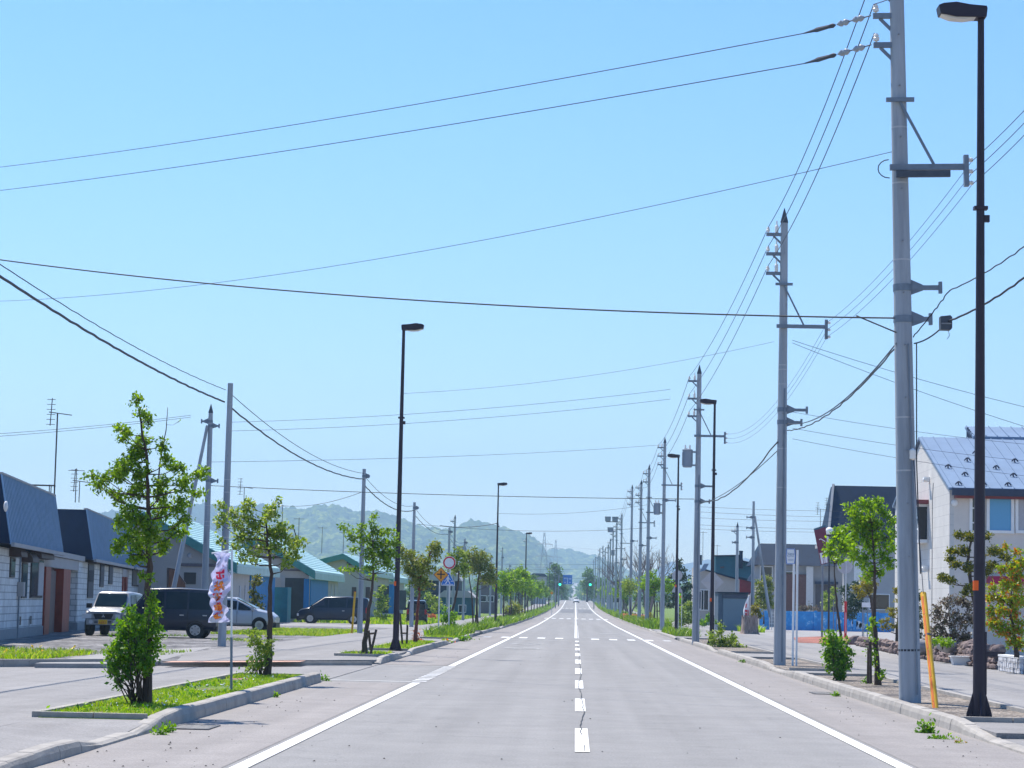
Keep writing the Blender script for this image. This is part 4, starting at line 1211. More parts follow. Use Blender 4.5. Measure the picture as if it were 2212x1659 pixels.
# ------------------------------------------------------------------ buildings
def brickmat(name, col, mortar, bw, bh, ms=.012, bump=.3, rough=.8, var=.08, off=.5, blotch=.76):
    m, n, b, out = newmat(name)
    tc = n.nodes.new('ShaderNodeTexCoord')
    g = n.nodes.new('ShaderNodeNewGeometry')
    sp = n.nodes.new('ShaderNodeSeparateXYZ'); n.links.new(tc.outputs['Object'], sp.inputs[0])
    sn = n.nodes.new('ShaderNodeSeparateXYZ'); n.links.new(g.outputs['Normal'], sn.inputs[0])
    ad = n.nodes.new('ShaderNodeMath'); ad.operation = 'ADD'
    n.links.new(sp.outputs['X'], ad.inputs[0]); n.links.new(sp.outputs['Y'], ad.inputs[1])
    cb = n.nodes.new('ShaderNodeCombineXYZ')
    n.links.new(ad.outputs[0], cb.inputs[0]); n.links.new(sp.outputs['Z'], cb.inputs[1])
    br = n.nodes.new('ShaderNodeTexBrick')
    br.offset = off
    br.inputs['Color1'].default_value, br.inputs['Color2'].default_value = sc_(lin(col), 1 - var), sc_(lin(col), 1 + var)
    br.inputs['Mortar'].default_value = lin(mortar) + (1,)
    br.inputs['Scale'].default_value = 1
    br.inputs['Mortar Size'].default_value = ms
    br.inputs['Brick Width'].default_value, br.inputs['Row Height'].default_value = bw, bh
    n.links.new(cb.outputs[0], br.inputs['Vector'])
    t = n.nodes.new('ShaderNodeTexNoise'); t.inputs['Scale'].default_value = 1.3; t.inputs['Detail'].default_value = 7
    n.links.new(tc.outputs['Object'], t.inputs['Vector'])
    r = n.nodes.new('ShaderNodeValToRGB')
    r.color_ramp.elements[0].position, r.color_ramp.elements[1].position = .3, .7
    r.color_ramp.elements[0].color, r.color_ramp.elements[1].color = (blotch, blotch, blotch, 1), (1.06, 1.06, 1.06, 1)
    n.links.new(t.outputs['Fac'], r.inputs[0])
    x = n.nodes.new('ShaderNodeMixRGB'); x.blend_type = 'MULTIPLY'; x.inputs[0].default_value = 1
    n.links.new(br.outputs['Color'], x.inputs[1]); n.links.new(r.outputs[0], x.inputs[2])
    n.links.new(x.outputs[0], b.inputs['Base Color'])
    b.inputs['Roughness'].default_value = rough
    bp = n.nodes.new('ShaderNodeBump'); bp.inputs['Strength'].default_value = bump; bp.inputs['Distance'].default_value = .02; bp.invert = True
    n.links.new(br.outputs['Fac'], bp.inputs['Height']); n.links.new(bp.outputs[0], b.inputs['Normal'])
    return m
brickmat('block_wall', (.66, .70, .72), (.30, .33, .36), .42, .24, .016)
brickmat('siding', (.60, .585, .555), (.48, .47, .455), 2.6, .36, .010, var=.02, blotch=.93)
mat('stucco', (.66, .61, .56), .9, var=.07, scale=1.2, bump=.2, bscale=30)
mat('mansard_steel', (.06, .08, .13), .38, .35, .12, 2, spec=.5)
mat('mansard_dark', (.008, .024, .058), .6, .0, .15, 1.5, spec=.2)
mat('roof_blue_steel', (.17, .245, .36), .7, .0, .08, 1.2, spec=.15)
mat('gutter_dark', (.035, .05, .09), .45, var=.1); mat('soffit_red', (.22, .06, .07), .6, var=.1)
mat('frame_white', (.78, .79, .79), .45, var=.04); mat('frame_dark', (.05, .045, .045), .5, var=.1)
mat('door_brown', (.24, .038, .02), .5, var=.25, scale=2); mat('door_plum', (.075, .04, .05), .5, var=.15, scale=2)
mat('hood_brown', (.07, .045, .04), .6, var=.15)
mat('mint_roof', (.42, .64, .62), .4, .05, .10, .8, col2=(.50, .72, .70)); mat('mint_fascia', (.05, .22, .20), .6, var=.15, scale=2)
mat('mint_gutter', (.42, .56, .52), .6, var=.18, scale=1.2, stretch=(3, 3, .5)); mat('beige_wall', (.42, .395, .375), .85, var=.08, scale=1, bump=.15, bscale=20)
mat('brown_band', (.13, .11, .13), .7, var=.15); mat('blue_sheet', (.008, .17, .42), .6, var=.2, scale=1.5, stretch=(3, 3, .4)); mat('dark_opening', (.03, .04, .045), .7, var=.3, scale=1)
mat('teal_sheet', (.01, .16, .20), .6, var=.2, scale=1.5)
mat('teal_wall', (.012, .11, .16), .8, var=.15, scale=.8); mat('red_wall', (.30, .03, .05), .7, var=.2, scale=.8); mat('grey_shutter', (.13, .20, .26), .6, var=.06, scale=1)
mat('navy_roof', (.008, .024, .055), .7, .0, .2, .8, spec=.12); mat('grey_wall', (.36, .36, .37), .85, var=.08, scale=.8); mat('white_wall', (.70, .70, .69), .8, var=.05)
glassmat('glass_dark', '16222c', .08); glassmat('glass_blue', '5a9fc8', .3)
mat('curtain', (.42, .42, .45), .8, var=.1, scale=8)

def window(parent, axis, c, wz, hz, m_pane='glass_dark', fr='frame_white', t=.07, depth=.06, mull=(), org=None):
    """window on a wall facing -Y (axis 'y') or +-X (axis 'x'); c = centre on the wall plane, world coords"""
    f = MB(); p = MB()
    sgn = -1 if axis in ('y', '-x') else 1
    def bx(mb, a0, a1, z0, z1, d0, d1):
        d0, d1 = sorted((sgn * d0, sgn * d1))
        if axis == 'y': mb.box(c[0] + a0, c[0] + a1, c[1] + d0, c[1] + d1, c[2] + z0, c[2] + z1)
        else: mb.box(c[0] + d0, c[0] + d1, c[1] + a0, c[1] + a1, c[2] + z0, c[2] + z1)
    a, h = wz / 2, hz / 2
    bx(f, -a, a, h - t, h, .002, depth); bx(f, -a, a, -h, -h + t, .002, depth + .03)
    bx(f, -a, -a + t, -h + t, h - t, .002, depth); bx(f, a - t, a, -h + t, h - t, .002, depth)
    for kind, v in mull:
        if kind == 'v': bx(f, v - .025, v + .025, -h + t, h - t, .012, depth - .01)
        else: bx(f, -a + t, a - t, v - .02, v + .02, .012, depth - .012)
    bx(p, -a + t, a - t, -h + t, h - t, .003, .012)
    w = f.build('window', MATS[fr], parent, world=True)
    p.build('pane', MATS[m_pane], w, world=True)
    return w

# ---- white sided house on the right
hx, hy0, hy1 = 12.62, 80.0, 93.6
ez = at(2037, 1053, hy0).z; rz_ = at(1976, 947, 86.8).z; bz = at(1914, 1093, hy1).z
t = thing('white_house', 'white sided two-storey house with blue-grey metal roof on the right', 'house', (hx, hy0, 0))
ym = 86.8
m = MB(); m.prism([(hy0, 0), (hy1, 0), (hy1, bz), (ym, rz_ - .12), (hy0, ez)], hx, hx + .15, ax='yz'); m.build('gable_wall', MATS['siding'], t, world=True)
MB().box(hx + .152, 27, hy0 + .0, hy0 + .15, 0, ez - .02).build('front_wall', MATS['stucco'], t, world=True); MB().box(hx + .152, 27, hy1 - .15, hy1, 0, bz - .1).build('rear_wall', MATS['stucco'], t, world=True)
sl_ = (rz_ - ez) / (ym - hy0)
roof = MB()
def slab(mb, x0, x1, ya, za, yb, zb, th=.09):
    mb.add([(x0, ya, za), (x1, ya, za), (x1, yb, zb), (x0, yb, zb), (x0, ya, za - th), (x1, ya, za - th), (x1, yb, zb - th), (x0, yb, zb - th)],
           [(0, 1, 2, 3), (7, 6, 5, 4), (0, 4, 5, 1), (1, 5, 6, 2), (2, 6, 7, 3), (3, 7, 4, 0)])
slab(roof, hx - .08, 28, hy0 - .35, ez - .35 * sl_ + .1, ym, rz_ + .06); slab(roof, hx - .08, 28, ym + .002, rz_ + .06, hy1 + .3, bz + .02)
for k in range(40):
    x = hx + .05 + k * .42
    if x > 27.8: break
    roof.bar((x, hy0 - .35, ez - .35 * sl_ + .115), (x, ym, rz_ + .075), .025, .03)
roof.build('roof', MATS['roof_blue_steel'], t, world=True)
ux = at(2084, 921, 88.6); sl2 = sl_
m = MB(); z88 = ux.z
slab(m, ux.x, 28, ym - .1, rz_ + .12, 88.6, z88 + .0)
m.prism([(ym + .1, rz_), (88.6, rz_ - .5), (88.6, z88 - .1)], ux.x + .06, ux.x + .16, ax='yz'); m.box(ux.x + .16, 28, 88.45, 88.6, rz_ - .6, z88 - .1)
for k in range(34):
    x = ux.x + .06 + k * .42
    if x < 27.8: m.bar((x, ym - .1, rz_ + .14), (x, 88.6, z88 + .02), .03, .04)
m.build('upper_roof', MATS['roof_blue_steel'], t, world=True)
m = MB()
for k in range(4): m.box(ux.x - .02, ux.x + .05, ym + .3 + k * .3, ym + .38 + k * .3, rz_ + .05, rz_ + .25 + k * .1)
m.build('louvre', MATS['gutter_dark'], t, world=True)
m = MB(); m.box(hx + .02, 28, hy0 - .45, hy0 - .33, ez - .28, ez - .04); m.build('gutter', MATS['gutter_dark'], t, world=True)
m = MB(); m.box(hx + .16, 28, hy0 - .3, hy0 - .002, ez - .36, ez - .25); m.build('soffit', MATS['soffit_red'], t, world=True)
gproto = None
gs = []
for r_, (fy, off, stp) in enumerate(((.045, .3, .84), (.22, .72, 1.68), (.36, .3, 1.68), (.50, 1.14, 1.68), (.64, 1.6, 3.36))):
    x = hx + off
    while x < 24.5: gs.append((x, fy)); x += stp
for x, fy in gs:
    y = hy0 - .35 + fy * (ym - hy0 + .35); z = ez - .35 * sl_ + .1 + fy * (rz_ - ez + .35 * sl_)
    m = MB(); m.tube([(x - .11 + .22 * i / 6, y - .03 * math.sin(i / 6 * math.pi), z + .02 + .10 * math.sin(i / 6 * math.pi)) for i in range(7)], .024, 6)
    m.box(x - .02, x + .02, y, y + .12, z, z + .1)
    m.build('snow_guard', MATS['gutter_dark'], t, world=True)
def fx(px, py): return at(px, py, hy0)
for x0, x1, pane, mull in ((2094, 2127.5, 'glass_dark', (('v', -.05), ('h', .2), ('h', -.3))), (2131, 2190, 'glass_blue', ()), (2193, 2250, 'curtain', (('v', 0),))):
    a, b = fx(x0, 1068), fx(x1, 1153)
    window(t, 'y', ((a.x + b.x) / 2, hy0, (a.z + b.z) / 2), b.x - a.x, a.z - b.z, pane, mull=mull, t=.1)
a, b = fx(2131, 1116), fx(2195, 1131)
MB().box(a.x, b.x + 1.2, hy0 - 1.0, hy0 - .003, fx(2131, 1245).z - .25, fx(2131, 1245).z).build('entrance_canopy', mat('canopy_red', (.35, .02, .08), .5, var=.1), t, world=True)
c = fx(2046, 1064); MB().lathe((fx(2062, 1064).x, hy0, fx(2062, 1064).z - .35), [(.12, 0), (.1, -.06), (.04, -.08)], 14, axis='y').build('wall_vent', MATS['frame_white'], t, world=True)
# gable side details
MB().prism([(84.9, 4.2), (87.0, 4.2), (87.0, 5.6), (84.9, 5.6)], hx - .35, hx - .002, ax='yz').build('bay_window', MATS['frame_white'], t, world=True)
m = MB()
for k in range(3): m.box(hx - .358, hx - .3505, 85.05, 86.85, 4.32 + k * .42, 4.66 + k * .42)
m.box(hx - .34, hx - .03, 84.89, 84.898, 4.32, 5.5)
m.build('bay_pane', MATS['glass_dark'], t, world=True)
MB().prism([(84.7, 5.61), (87.2, 5.61), (87.2, 5.75), (84.7, 5.75)], hx - .55, hx - .003, ax='yz').build('bay_roof', MATS['soffit_red'], t, world=True)
for zz, yy in ((at(1995, 1036, 84.6).z, 84.6), (at(1994, 1228, 84.8).z, 84.8), (at(1925, 1032 + 10, 91).z - 1.2, 91.5)):
    m = MB(); m.box(hx - .22, hx - .003, yy - .12, yy + .12, zz - .08, zz + .1).cyl((hx - .2, yy - .3, zz), (hx - .2, yy, zz), .05); m.build('wall_vent', MATS['frame_white'], t, world=True)
m = MB(); m.tube([(hx - .012, 83.8, .1), (hx - .012, 83.8, 5.7), (hx - .012, 83.6, 6.3)], .010, 6); m.build('wall_cable', MATS['wire_dark'], t, world=True)

# ---- generic block with a profile along Y or X
def house(label, cat='house', name='house', at0=(0, 0, 0)): return thing(name, label, cat, at0)
# dark roofed house behind it
DY = 203
x0, x1 = at(1790, 1130, DY).x, 36.0
t = house('tall house with a steep dark navy roof behind the white house', at0=(x0, DY, 0))
zt, zb_ = at(1815, 1049, DY + 3).z, at(1790, 1136, DY).z - 1.6
xw = at(1846, 1200, DY).x
MB().box(xw, x1, DY + .3, DY + 9, 0, zb_).build('wall', MATS['grey_wall'], t, world=True)
MB().box(xw - .002, xw + .7, DY + .22, DY + .298, 0, zb_).build('corner_pier', MATS['white_wall'], t, world=True)
m = MB()
V = [(x0, DY - .2, zb_), (x1, DY - .2, zb_), (x1, DY + 9.4, zb_), (x0, DY + 9.4, zb_), (x0 + .8, DY + 3, zt), (x1, DY + 3, zt), (x1, DY + 6, zt), (x0 + .8, DY + 6, zt)]
m.add(V, [(3, 2, 1, 0), (4, 5, 6, 7), (0, 1, 5, 4), (1, 2, 6, 5), (2, 3, 7, 6), (3, 0, 4, 7)])
m.build('roof', MATS['mansard_dark'], t, world=True)
m = MB(); m.bar((x0 - .1, DY - .25, zb_ - .1), (x0 + .72, DY + 3, zt + .05), .2, .35).bar((x0 - .12, DY - .25, zb_), (x0 - .1, DY + 9.4, zb_), .2, .3); m.build('barge_board', MATS['grey_wall'], t, world=True)
window(t, 'y', (xw + 2.2, DY + .3, 2.6), 1.8, 1.4)
# navy roofed house with grey front, behind the blue wall
Y = 222
X = lambda px: at(px, 1310, Y).x
Z = lambda px, py, YY=None: at(px, py, YY or Y).z
t = house('low house with a dark roof and grey garage front behind blue wall', at0=(X(1640), Y, 0))
ze, zr = Z(1740, 1221), Z(1700, 1175, Y + 3)
MB().box(X(1640), X(1930), Y + .3, Y + 9, 0, ze).build('wall', MATS['grey_wall'], t, world=True)
m = MB()
V = [(X(1626), Y - .3, ze - .05), (X(1935), Y - .3, ze - .05), (X(1935), Y + 9.3, ze - .05), (X(1626), Y + 9.3, ze - .05), (X(1648), Y + 3, zr), (X(1935), Y + 3, zr), (X(1935), Y + 6, zr), (X(1648), Y + 6, zr)]
m.add(V, [(3, 2, 1, 0), (4, 5, 6, 7), (0, 1, 5, 4), (1, 2, 6, 5), (2, 3, 7, 6), (3, 0, 4, 7)]); m.build('roof', MATS['navy_roof'], t, world=True)
m = MB(); m.box(X(1741), X(1756), Y - .1, Y + .29, 0, ze - .1); m.build('white_pier', MATS['white_wall'], t, world=True)
m = MB(); m.box(X(1762), X(1806), Y + .27, Y + .298, 0, Z(1762, 1262)); m.build('garage_door', mat('garage_brown', (.11, .10, .11), .7, var=.1), t, world=True)
MB().box(X(1760), X(1810), Y - .1, Y + .26, Z(1762, 1262) + .01, Z(1762, 1256)).build('lintel', MATS['gutter_dark'], t, world=True)
window(t, 'y', (X(1655), Y + .3, Z(1655, 1240)), 1.2, 1.5); window(t, 'y', (X(1700), Y + .3, Z(1700, 1250)), 1.6, 1.4)
m = MB(); m.box(X(1690), X(1741), Y + .0, Y + .28, 0, Z(1690, 1240)); m.build('porch', mat('porch_brown', (.16, .08, .07), .7, var=.2), t, world=True)
# teal walled house with a chimney
Y = 240
t = house('teal walled house with a dark chimney beyond the grey garage', at0=(X(1540), Y, 0))
MB().prism([(X(1544), 0), (X(1650), 0), (X(1650), Z(1650, 1224)), (X(1605), Z(1605, 1212)), (X(1600), Z(1600, 1201)), (X(1544), Z(1544, 1202))], Y, Y + 8).build('wall', MATS['teal_wall'], t, world=True)
m = MB(); m.bar((X(1540), Y - .2, Z(1540, 1201)), (X(1601), Y - .2, Z(1601, 1200)), .5, .15).bar((X(1601), Y - .2, Z(1601, 1212)), (X(1655), Y - .2, Z(1655, 1224)), .5, .15); m.build('roof', MATS['navy_roof'], t, world=True)
m = MB(); m.box(X(1595), X(1602.5), Y - .5, Y - .02, Z(1600, 1228), Z(1600, 1192)); m.box(X(1594.5), X(1603), Y - .52, Y + .0, Z(1600, 1192), Z(1600, 1190)); m.build('chimney', MATS['navy_roof'], t, world=True)
m = MB(); m.bar((X(1555), Y - .03, Z(1555, 1226)), (X(1563), Y - .03, Z(1563, 1225)), .02, .15); m.build('wall_vent', MATS['frame_dark'], t, world=True)
Y = 232
t = house('red walled shed in front of the teal house', 'shed', 'shed', (X(1597), Y, 0))
MB().prism([(X(1597), 0), (X(1645), 0), (X(1645), Z(1645, 1262)), (X(1597), Z(1597, 1250))], Y, Y + 4).build('wall', MATS['red_wall'], t, world=True)
m = MB(); m.bar((X(1594), Y - .1, Z(1594, 1248)), (X(1650), Y - .1, Z(1650, 1262)), .6, .2); m.build('roof', MATS['navy_roof'], t, world=True)
m = MB(); m.prism([(X(1612), Z(1612, 1254)), (X(1627), Z(1627, 1258)), (X(1632), Z(1632, 1240)), (X(1620), Z(1620, 1240))], Y - .6, Y - .45); m.build('roof_panel', MATS['roof_blue_steel'], t, world=True)
Y = 225
t = house('beige house with a dark lean-to roof behind the second lamp', at0=(X(1500), Y, 0))
MB().prism([(X(1500), 0), (X(1597), 0), (X(1597), Z(1597, 1252)), (X(1540), Z(1540, 1236)), (X(1500), Z(1500, 1225))], Y, Y + 6).build('wall', MATS['beige_wall'], t, world=True)
m = MB(); m.bar((X(1522), Y - .2, Z(1522, 1231)), (X(1588), Y - .2, Z(1588, 1250)), .6, .14); m.build('roof', MATS['navy_roof'], t, world=True)
m = MB(); m.prism([(X(1509), Z(1509, 1236)), (X(1519), Z(1519, 1218)), (X(1529), Z(1529, 1218)), (X(1522), Z(1522, 1232))], Y - .8, Y - .5); m.build('roof_panel', MATS['roof_blue_steel'], t, world=True)
MB().box(X(1509), X(1514.5), Y - .4, Y - .1, Z(1512, 1220), Z(1512, 1199)).build('chimney', MATS['navy_roof'], t, world=True)
window(t, 'y', (X(1520), Y, Z(1520, 1296)), 1.0, 2.0, mull=(('v', 0),)); window(t, 'y', (X(1506), Y, Z(1506, 1296)), .8, 1.8)
Y = 172
t = house('small grey garage with a closed roll shutter', 'garage', 'garage', (X(1551), Y, 0))
MB().box(X(1551.5), X(1617), Y, Y + 5, 0, Z(1585, 1281)).build('wall', mat('garage_wall', (.07, .11, .16), .8, var=.1), t, world=True)
MB().box(X(1562), X(1613), Y - .05, Y - .003, .12, Z(1585, 1293)).build('shutter', MATS['grey_shutter'], t, world=True)
MB().box(X(1549), X(1620), Y - .3, Y + 5.2, Z(1585, 1281) + .003, Z(1585, 1279)).build('roof', MATS['navy_roof'], t, world=True)
MB().box(X(1560), X(1614), Y - .12, Y - .004, Z(1585, 1292), Z(1585, 1283)).build('shutter_box', MATS['gutter_dark'], t, world=True)

# ---- blue painted wall with gate
Y = 190
t = house('blue painted garden wall with white blotches and a mural', 'wall', 'garden_wall', (X(1640), Y, 0))
m, n, b, out = newmat('blue_mural')
tc = n.nodes.new('ShaderNodeTexCoord'); no = n.nodes.new('ShaderNodeTexNoise'); no.inputs['Scale'].default_value = 1.6; no.inputs['Detail'].default_value = 9; no.inputs['Roughness'].default_value = .75
n.links.new(tc.outputs['Object'], no.inputs[0]); r = n.nodes.new('ShaderNodeValToRGB'); e = r.color_ramp.elements
e[0].position, e[0].color = .3, (.008, .17, .48, 1); e[1].position, e[1].color = .5, (.015, .27, .66, 1)
k = e.new(.57); k.color = (.06, .36, .72, 1); k = e.new(.64); k.color = (.6, .75, .88, 1)
n.links.new(no.outputs['Fac'], r.inputs[0]); n.links.new(r.outputs[0], b.inputs['Base Color']); b.inputs['Roughness'].default_value = .6
ztop = Z(1800, 1322)
p = MB(); p.box(X(1676), X(1925), Y, Y + .15, .0, ztop).box(X(1650), X(1662), Y, Y + .15, 0, ztop); p.build('wall_panel', MATS['blue_mural'], t, world=True)
for k, px in enumerate((1645, 1762, 1846, 1895)):
    MB().box(X(px) - .13, X(px) + .13, Y - .12, Y - .003, 0, ztop + .08).build('wall_post', MATS['blue_mural'], t, world=True)
MB().box(X(1638), X(1652), Y - .16, Y + .3, ztop + .085, ztop + .2).build('post_cap', mat('cap_stone', (.5, .48, .45), .8, var=.1), t, world=True)
m = MB()
for px, py, s_ in ((1853, 1350, 9), (1846, 1347, 8), (1862, 1352, 7), (1812, 1343, 6)):
    c = at(px, py, Y); m.prism(polygon(c.x, c.z, s_ * Y / 5022, 14), Y - .012, Y - .002 - .0005 * s_)
m.build('mural_blossom', mat('mural_white', (.45, .6, .8), .7, col2=(.7, .8, .9), scale=4), t, world=True)
t = house('white lattice gate beside the blue wall', 'gate', 'garden_gate', (X(1667), Y - .2, 0))
m = MB()
for k in range(4): m.box(X(1661) + k * .2, X(1661) + k * .2 + .05, Y - .3, Y - .26, .1, Z(1667, 1319))
m.build('gate_bars', MATS['white_wall'], t, world=True)
m = MB()
for k in range(5): m.box(X(1661), X(1661) + .68, Y - .255, Y - .225, .3 + k * .28, .34 + k * .28)
m.build('gate_rails', MATS['white_wall'], t, world=True)

# ---- row houses with mansard roofs on the left (local x points to the road, local y runs away)
RO = Vector((-19.57, 81.2, 0)); RA = math.atan(.116)
ROWM = Matrix.Translation(RO) @ Matrix.Rotation(RA, 4, 'Z')
def rowy(px, x=0, z=1.5):
    lo, hi = -40, 160
    for _ in range(50):
        m_ = (lo + hi) / 2
        if pr(ROWM @ Vector((x, m_, z)))[0] < px: lo = m_
        else: hi = m_
    return lo
def rowz(y, py, x=0):
    P = ROWM @ Vector((x, y, 2)); return HT(P, py)
t = thing('row_house', 'long white block row house with ribbed dark mansard roofs on the left', 'row house', RO, rz=RA)
ORG[t.name] = Vector((0, 0, 0))
EZ = 3.25
ya, yb, yc, yd = rowy(93), rowy(167), rowy(262), rowy(276)
m = MB(); m.box(-8, 0, -20, ya, 0, EZ - .1).box(-8, 0, yb, yc, 0, EZ - .1).box(-8, 0, yd, rowy(384), 0, EZ - .1); m.build('wall', MATS['block_wall'], t)
m = MB(); m.box(-8, .05, -20, ya + .01, 0, .45).box(-8, .05, yb - .01, yc, 0, .45); m.build('plinth', mat('plinth_grey', (.27, .29, .31), .9, var=.12), t)
for a, b in ((ya, yb), (yc, yd)):
    L = b - a
    r_ = MB(); r_.box(-.5, -.35, a, b, 0, EZ - .1); r_.build('recess_wall', MATS['door_plum'], t)
    MB().box(-.345, .08, a + .02, a + L * .13, .0, EZ - .55).build('partition', MATS['door_brown'], t); MB().box(-.345, .05, a + L * .51, a + L * .72, 0, EZ - .55).build('partition', MATS['door_brown'], t)
    if a == ya:
        for pa, pb, nm_, mt_, z1_, xf_ in ((104, 110, 'jamb', 'grey_wall', 1.75, -.22), (110.5, 118, 'side_glass', 'glass_dark', 1.9, -.24), (118.5, 130, 'door', 'door_plum', 2.6, -.2), (147, 154, 'jamb', 'grey_wall', 1.9, -.22), (154.5, 163, 'side_glass', 'glass_dark', 1.95, -.24)):
            MB().box(-.348, xf_, rowy(pa), rowy(pb), .1, z1_).build(nm_, MATS[mt_], t)
    r_ = MB(); r_.box(-.345, .02, a, b, EZ - .54, EZ - .12); r_.build('recess_fascia', MATS['grey_wall'], t)
def mans(y0, y1, top=5.47, last=False):
    x0, x1, x2, x3 = .45, .05, -6.8, -8.4
    m = MB()
    m.add([(x0, y0, EZ), (x0, y1, EZ), (x1, y1, top), (x1, y0, top), (x3, y0, EZ), (x3, y1, EZ), (x2, y1, top), (x2, y0, top)],
          [(0, 1, 2, 3), (4, 7, 6, 5), (3, 2, 6, 7), (0, 3, 7, 4), (1, 5, 6, 2), (0, 4, 5, 1)])
    o = m.build('mansard_roof', MATS['mansard_dark'], t)
    r = MB(); n_ = int((y1 - y0) / .40)
    for k in range(n_ + 1):
        y = y0 + .04 + (y1 - y0 - .08) * k / n_
        r.bar((x0 + .02, y, EZ - .02), (x1 + .02, y, top), .07, .06, up=(1, 0, 0))
    r.build('roof_ribs', mat('mansard_rib', (.22, .37, .56), .4, .0, .12, 2) if 'mansard_rib' not in MATS else MATS['mansard_rib'], o)
    g = MB(); g.box(x0 + .03, x0 + .14, y0, y1, EZ - .1, EZ + .03).box(x1 - .1, x1 + .06, y0, y1, top + .003, top + .07); g.build('roof_trim', MATS['grey_wall'], o)
y1a, y1b = rowy(22, .45, EZ), rowy(135, .45, EZ)
mans(-24, y1a - 4.2); mans(y1a, y1b); mans(rowy(201, .45, EZ), rowy(284, .45, EZ)); mans(rowy(290, .45, EZ), rowy(383, .45, EZ))
m = MB(); m.box(-7.9, .1, y1a - 4.2, y1a, EZ - .1, EZ + .1).box(-7.9, .1, y1b, rowy(201, .45, EZ), EZ - .1, EZ + .12); m.build('flat_roof', MATS['grey_wall'], t)
for px0, px1, py0, py1, kind in ((17.6, 27.5, 1203, 1247, 0), (44, 55, 1215, 1292, 0), (63, 89, 1206, 1292, 1), (187, 199, 1217, 1292, 0), (213, 221, 1216, 1268, 0), (232, 240, 1222, 1262, 0), (283, 300, 1222, 1266, 1), (318, 328, 1222, 1266, 0), (340, 352, 1222, 1262, 0)):
    a, b = rowy(px0), rowy(px1)
    zt, zb2 = rowz(a, py0), rowz(a, py1)
    f = MB(); f.box(.003, .05, a, b, zb2, zt)
    w_ = f.build('window', MATS['frame_dark'], t)
    g = MB(); g.box(.051, .058, a + .06, b - .06, zb2 + .06, zt - .06); g.build('pane', MATS['glass_dark'], w_)
    if kind:
        g = MB(); g.box(.059, .075, a + (b - a) * .55, b - .1, zb2 + .1, zt - .1); g.build('curtain', MATS['curtain'], w_)
    h = MB(); h.prism([(0.003, zt + .02), (.42, zt + .02), (.40, zt + .18), (.3, zt + .32), (.15, zt + .4), (.003, zt + .43)], a - .25, b + .25, ax='xz'); h.build('window_hood', MATS['hood_brown'], w_)
for px in (41, 64): 
    a = rowy(px); MB().box(.051, .07, a, a + .3, .55, .85).build('floor_vent', MATS['frame_dark'], t)
a = rowy(37); m = MB(); m.tube([(.06, a, .1), (.06, a, EZ - .1)], .03, 8); m.build('downpipe', MATS['bracket'], t)
MB().box(.01, .22, a - .15, a + .35, 1.55, 2.05).build('meter_box', MATS['grey_wall'], t)
m = MB(); m.box(-2.6, -1.6, rowy(90, -2, 5.6), rowy(90, -2, 5.6) + .9, 5.6, 5.95); m.build('roof_tank', MATS['grey_wall'], t)
m = MB()
for dx in (-2.5, -1.7):
    for dy in (.1, .8): m.box(dx - .02, dx + .02, rowy(90, -2, 5.6) + dy - .02, rowy(90, -2, 5.6) + dy + .02, 5.95, 6.55)
m.box(-2.7, -1.5, rowy(90, -2, 5.6) + .05, rowy(90, -2, 5.6) + .9, 6.55, 6.58); m.build('tank_frame', MATS['frame_dark'], t)
MB().ball((.55, rowy(8, .5, 4), 4.35), .17, 8, sq=(.4, 1, 1)).build('satellite_dish', MATS['white_wall'], t, smooth=True)
m = MB(); m.box(-5, -2.5, rowy(215, -3, 5.6), rowy(215, -3, 5.6) + 2, 5.6, 6.0).box(-5, -3.5, rowy(235, -3, 5.6) + 3, rowy(235, -3, 5.6) + 6, 5.6, 6.1); m.build('roof_box', MATS['grey_wall'], t)
# brown triangular wind screen at the end of the row
t2_ = thing('wind_screen', 'brown slanted boarded wind screen behind the dark van', 'screen', at(372, 1310, 118))
m = MB(); q = [at(x, y, 118) for x, y in ((361, 1275), (361, 1228), (378, 1231), (400, 1262), (401, 1300), (361, 1300))]
m.prism([(p.x, p.z) for p in q], 117.9, 118.1); m.build('board', mat('board_brown', (.17, .08, .05), .7, var=.25, scale=3, stretch=(4, 4, .5)), t2_, world=True)
m = MB(); m.bar(q[2], q[3], .12, .1).bar(q[1], q[2], .12, .1).box(q[0].x, q[0].x + .08, 117.8, 118.0, 0, q[1].z); m.build('screen_frame', MATS['hood_brown'], t2_, world=True)

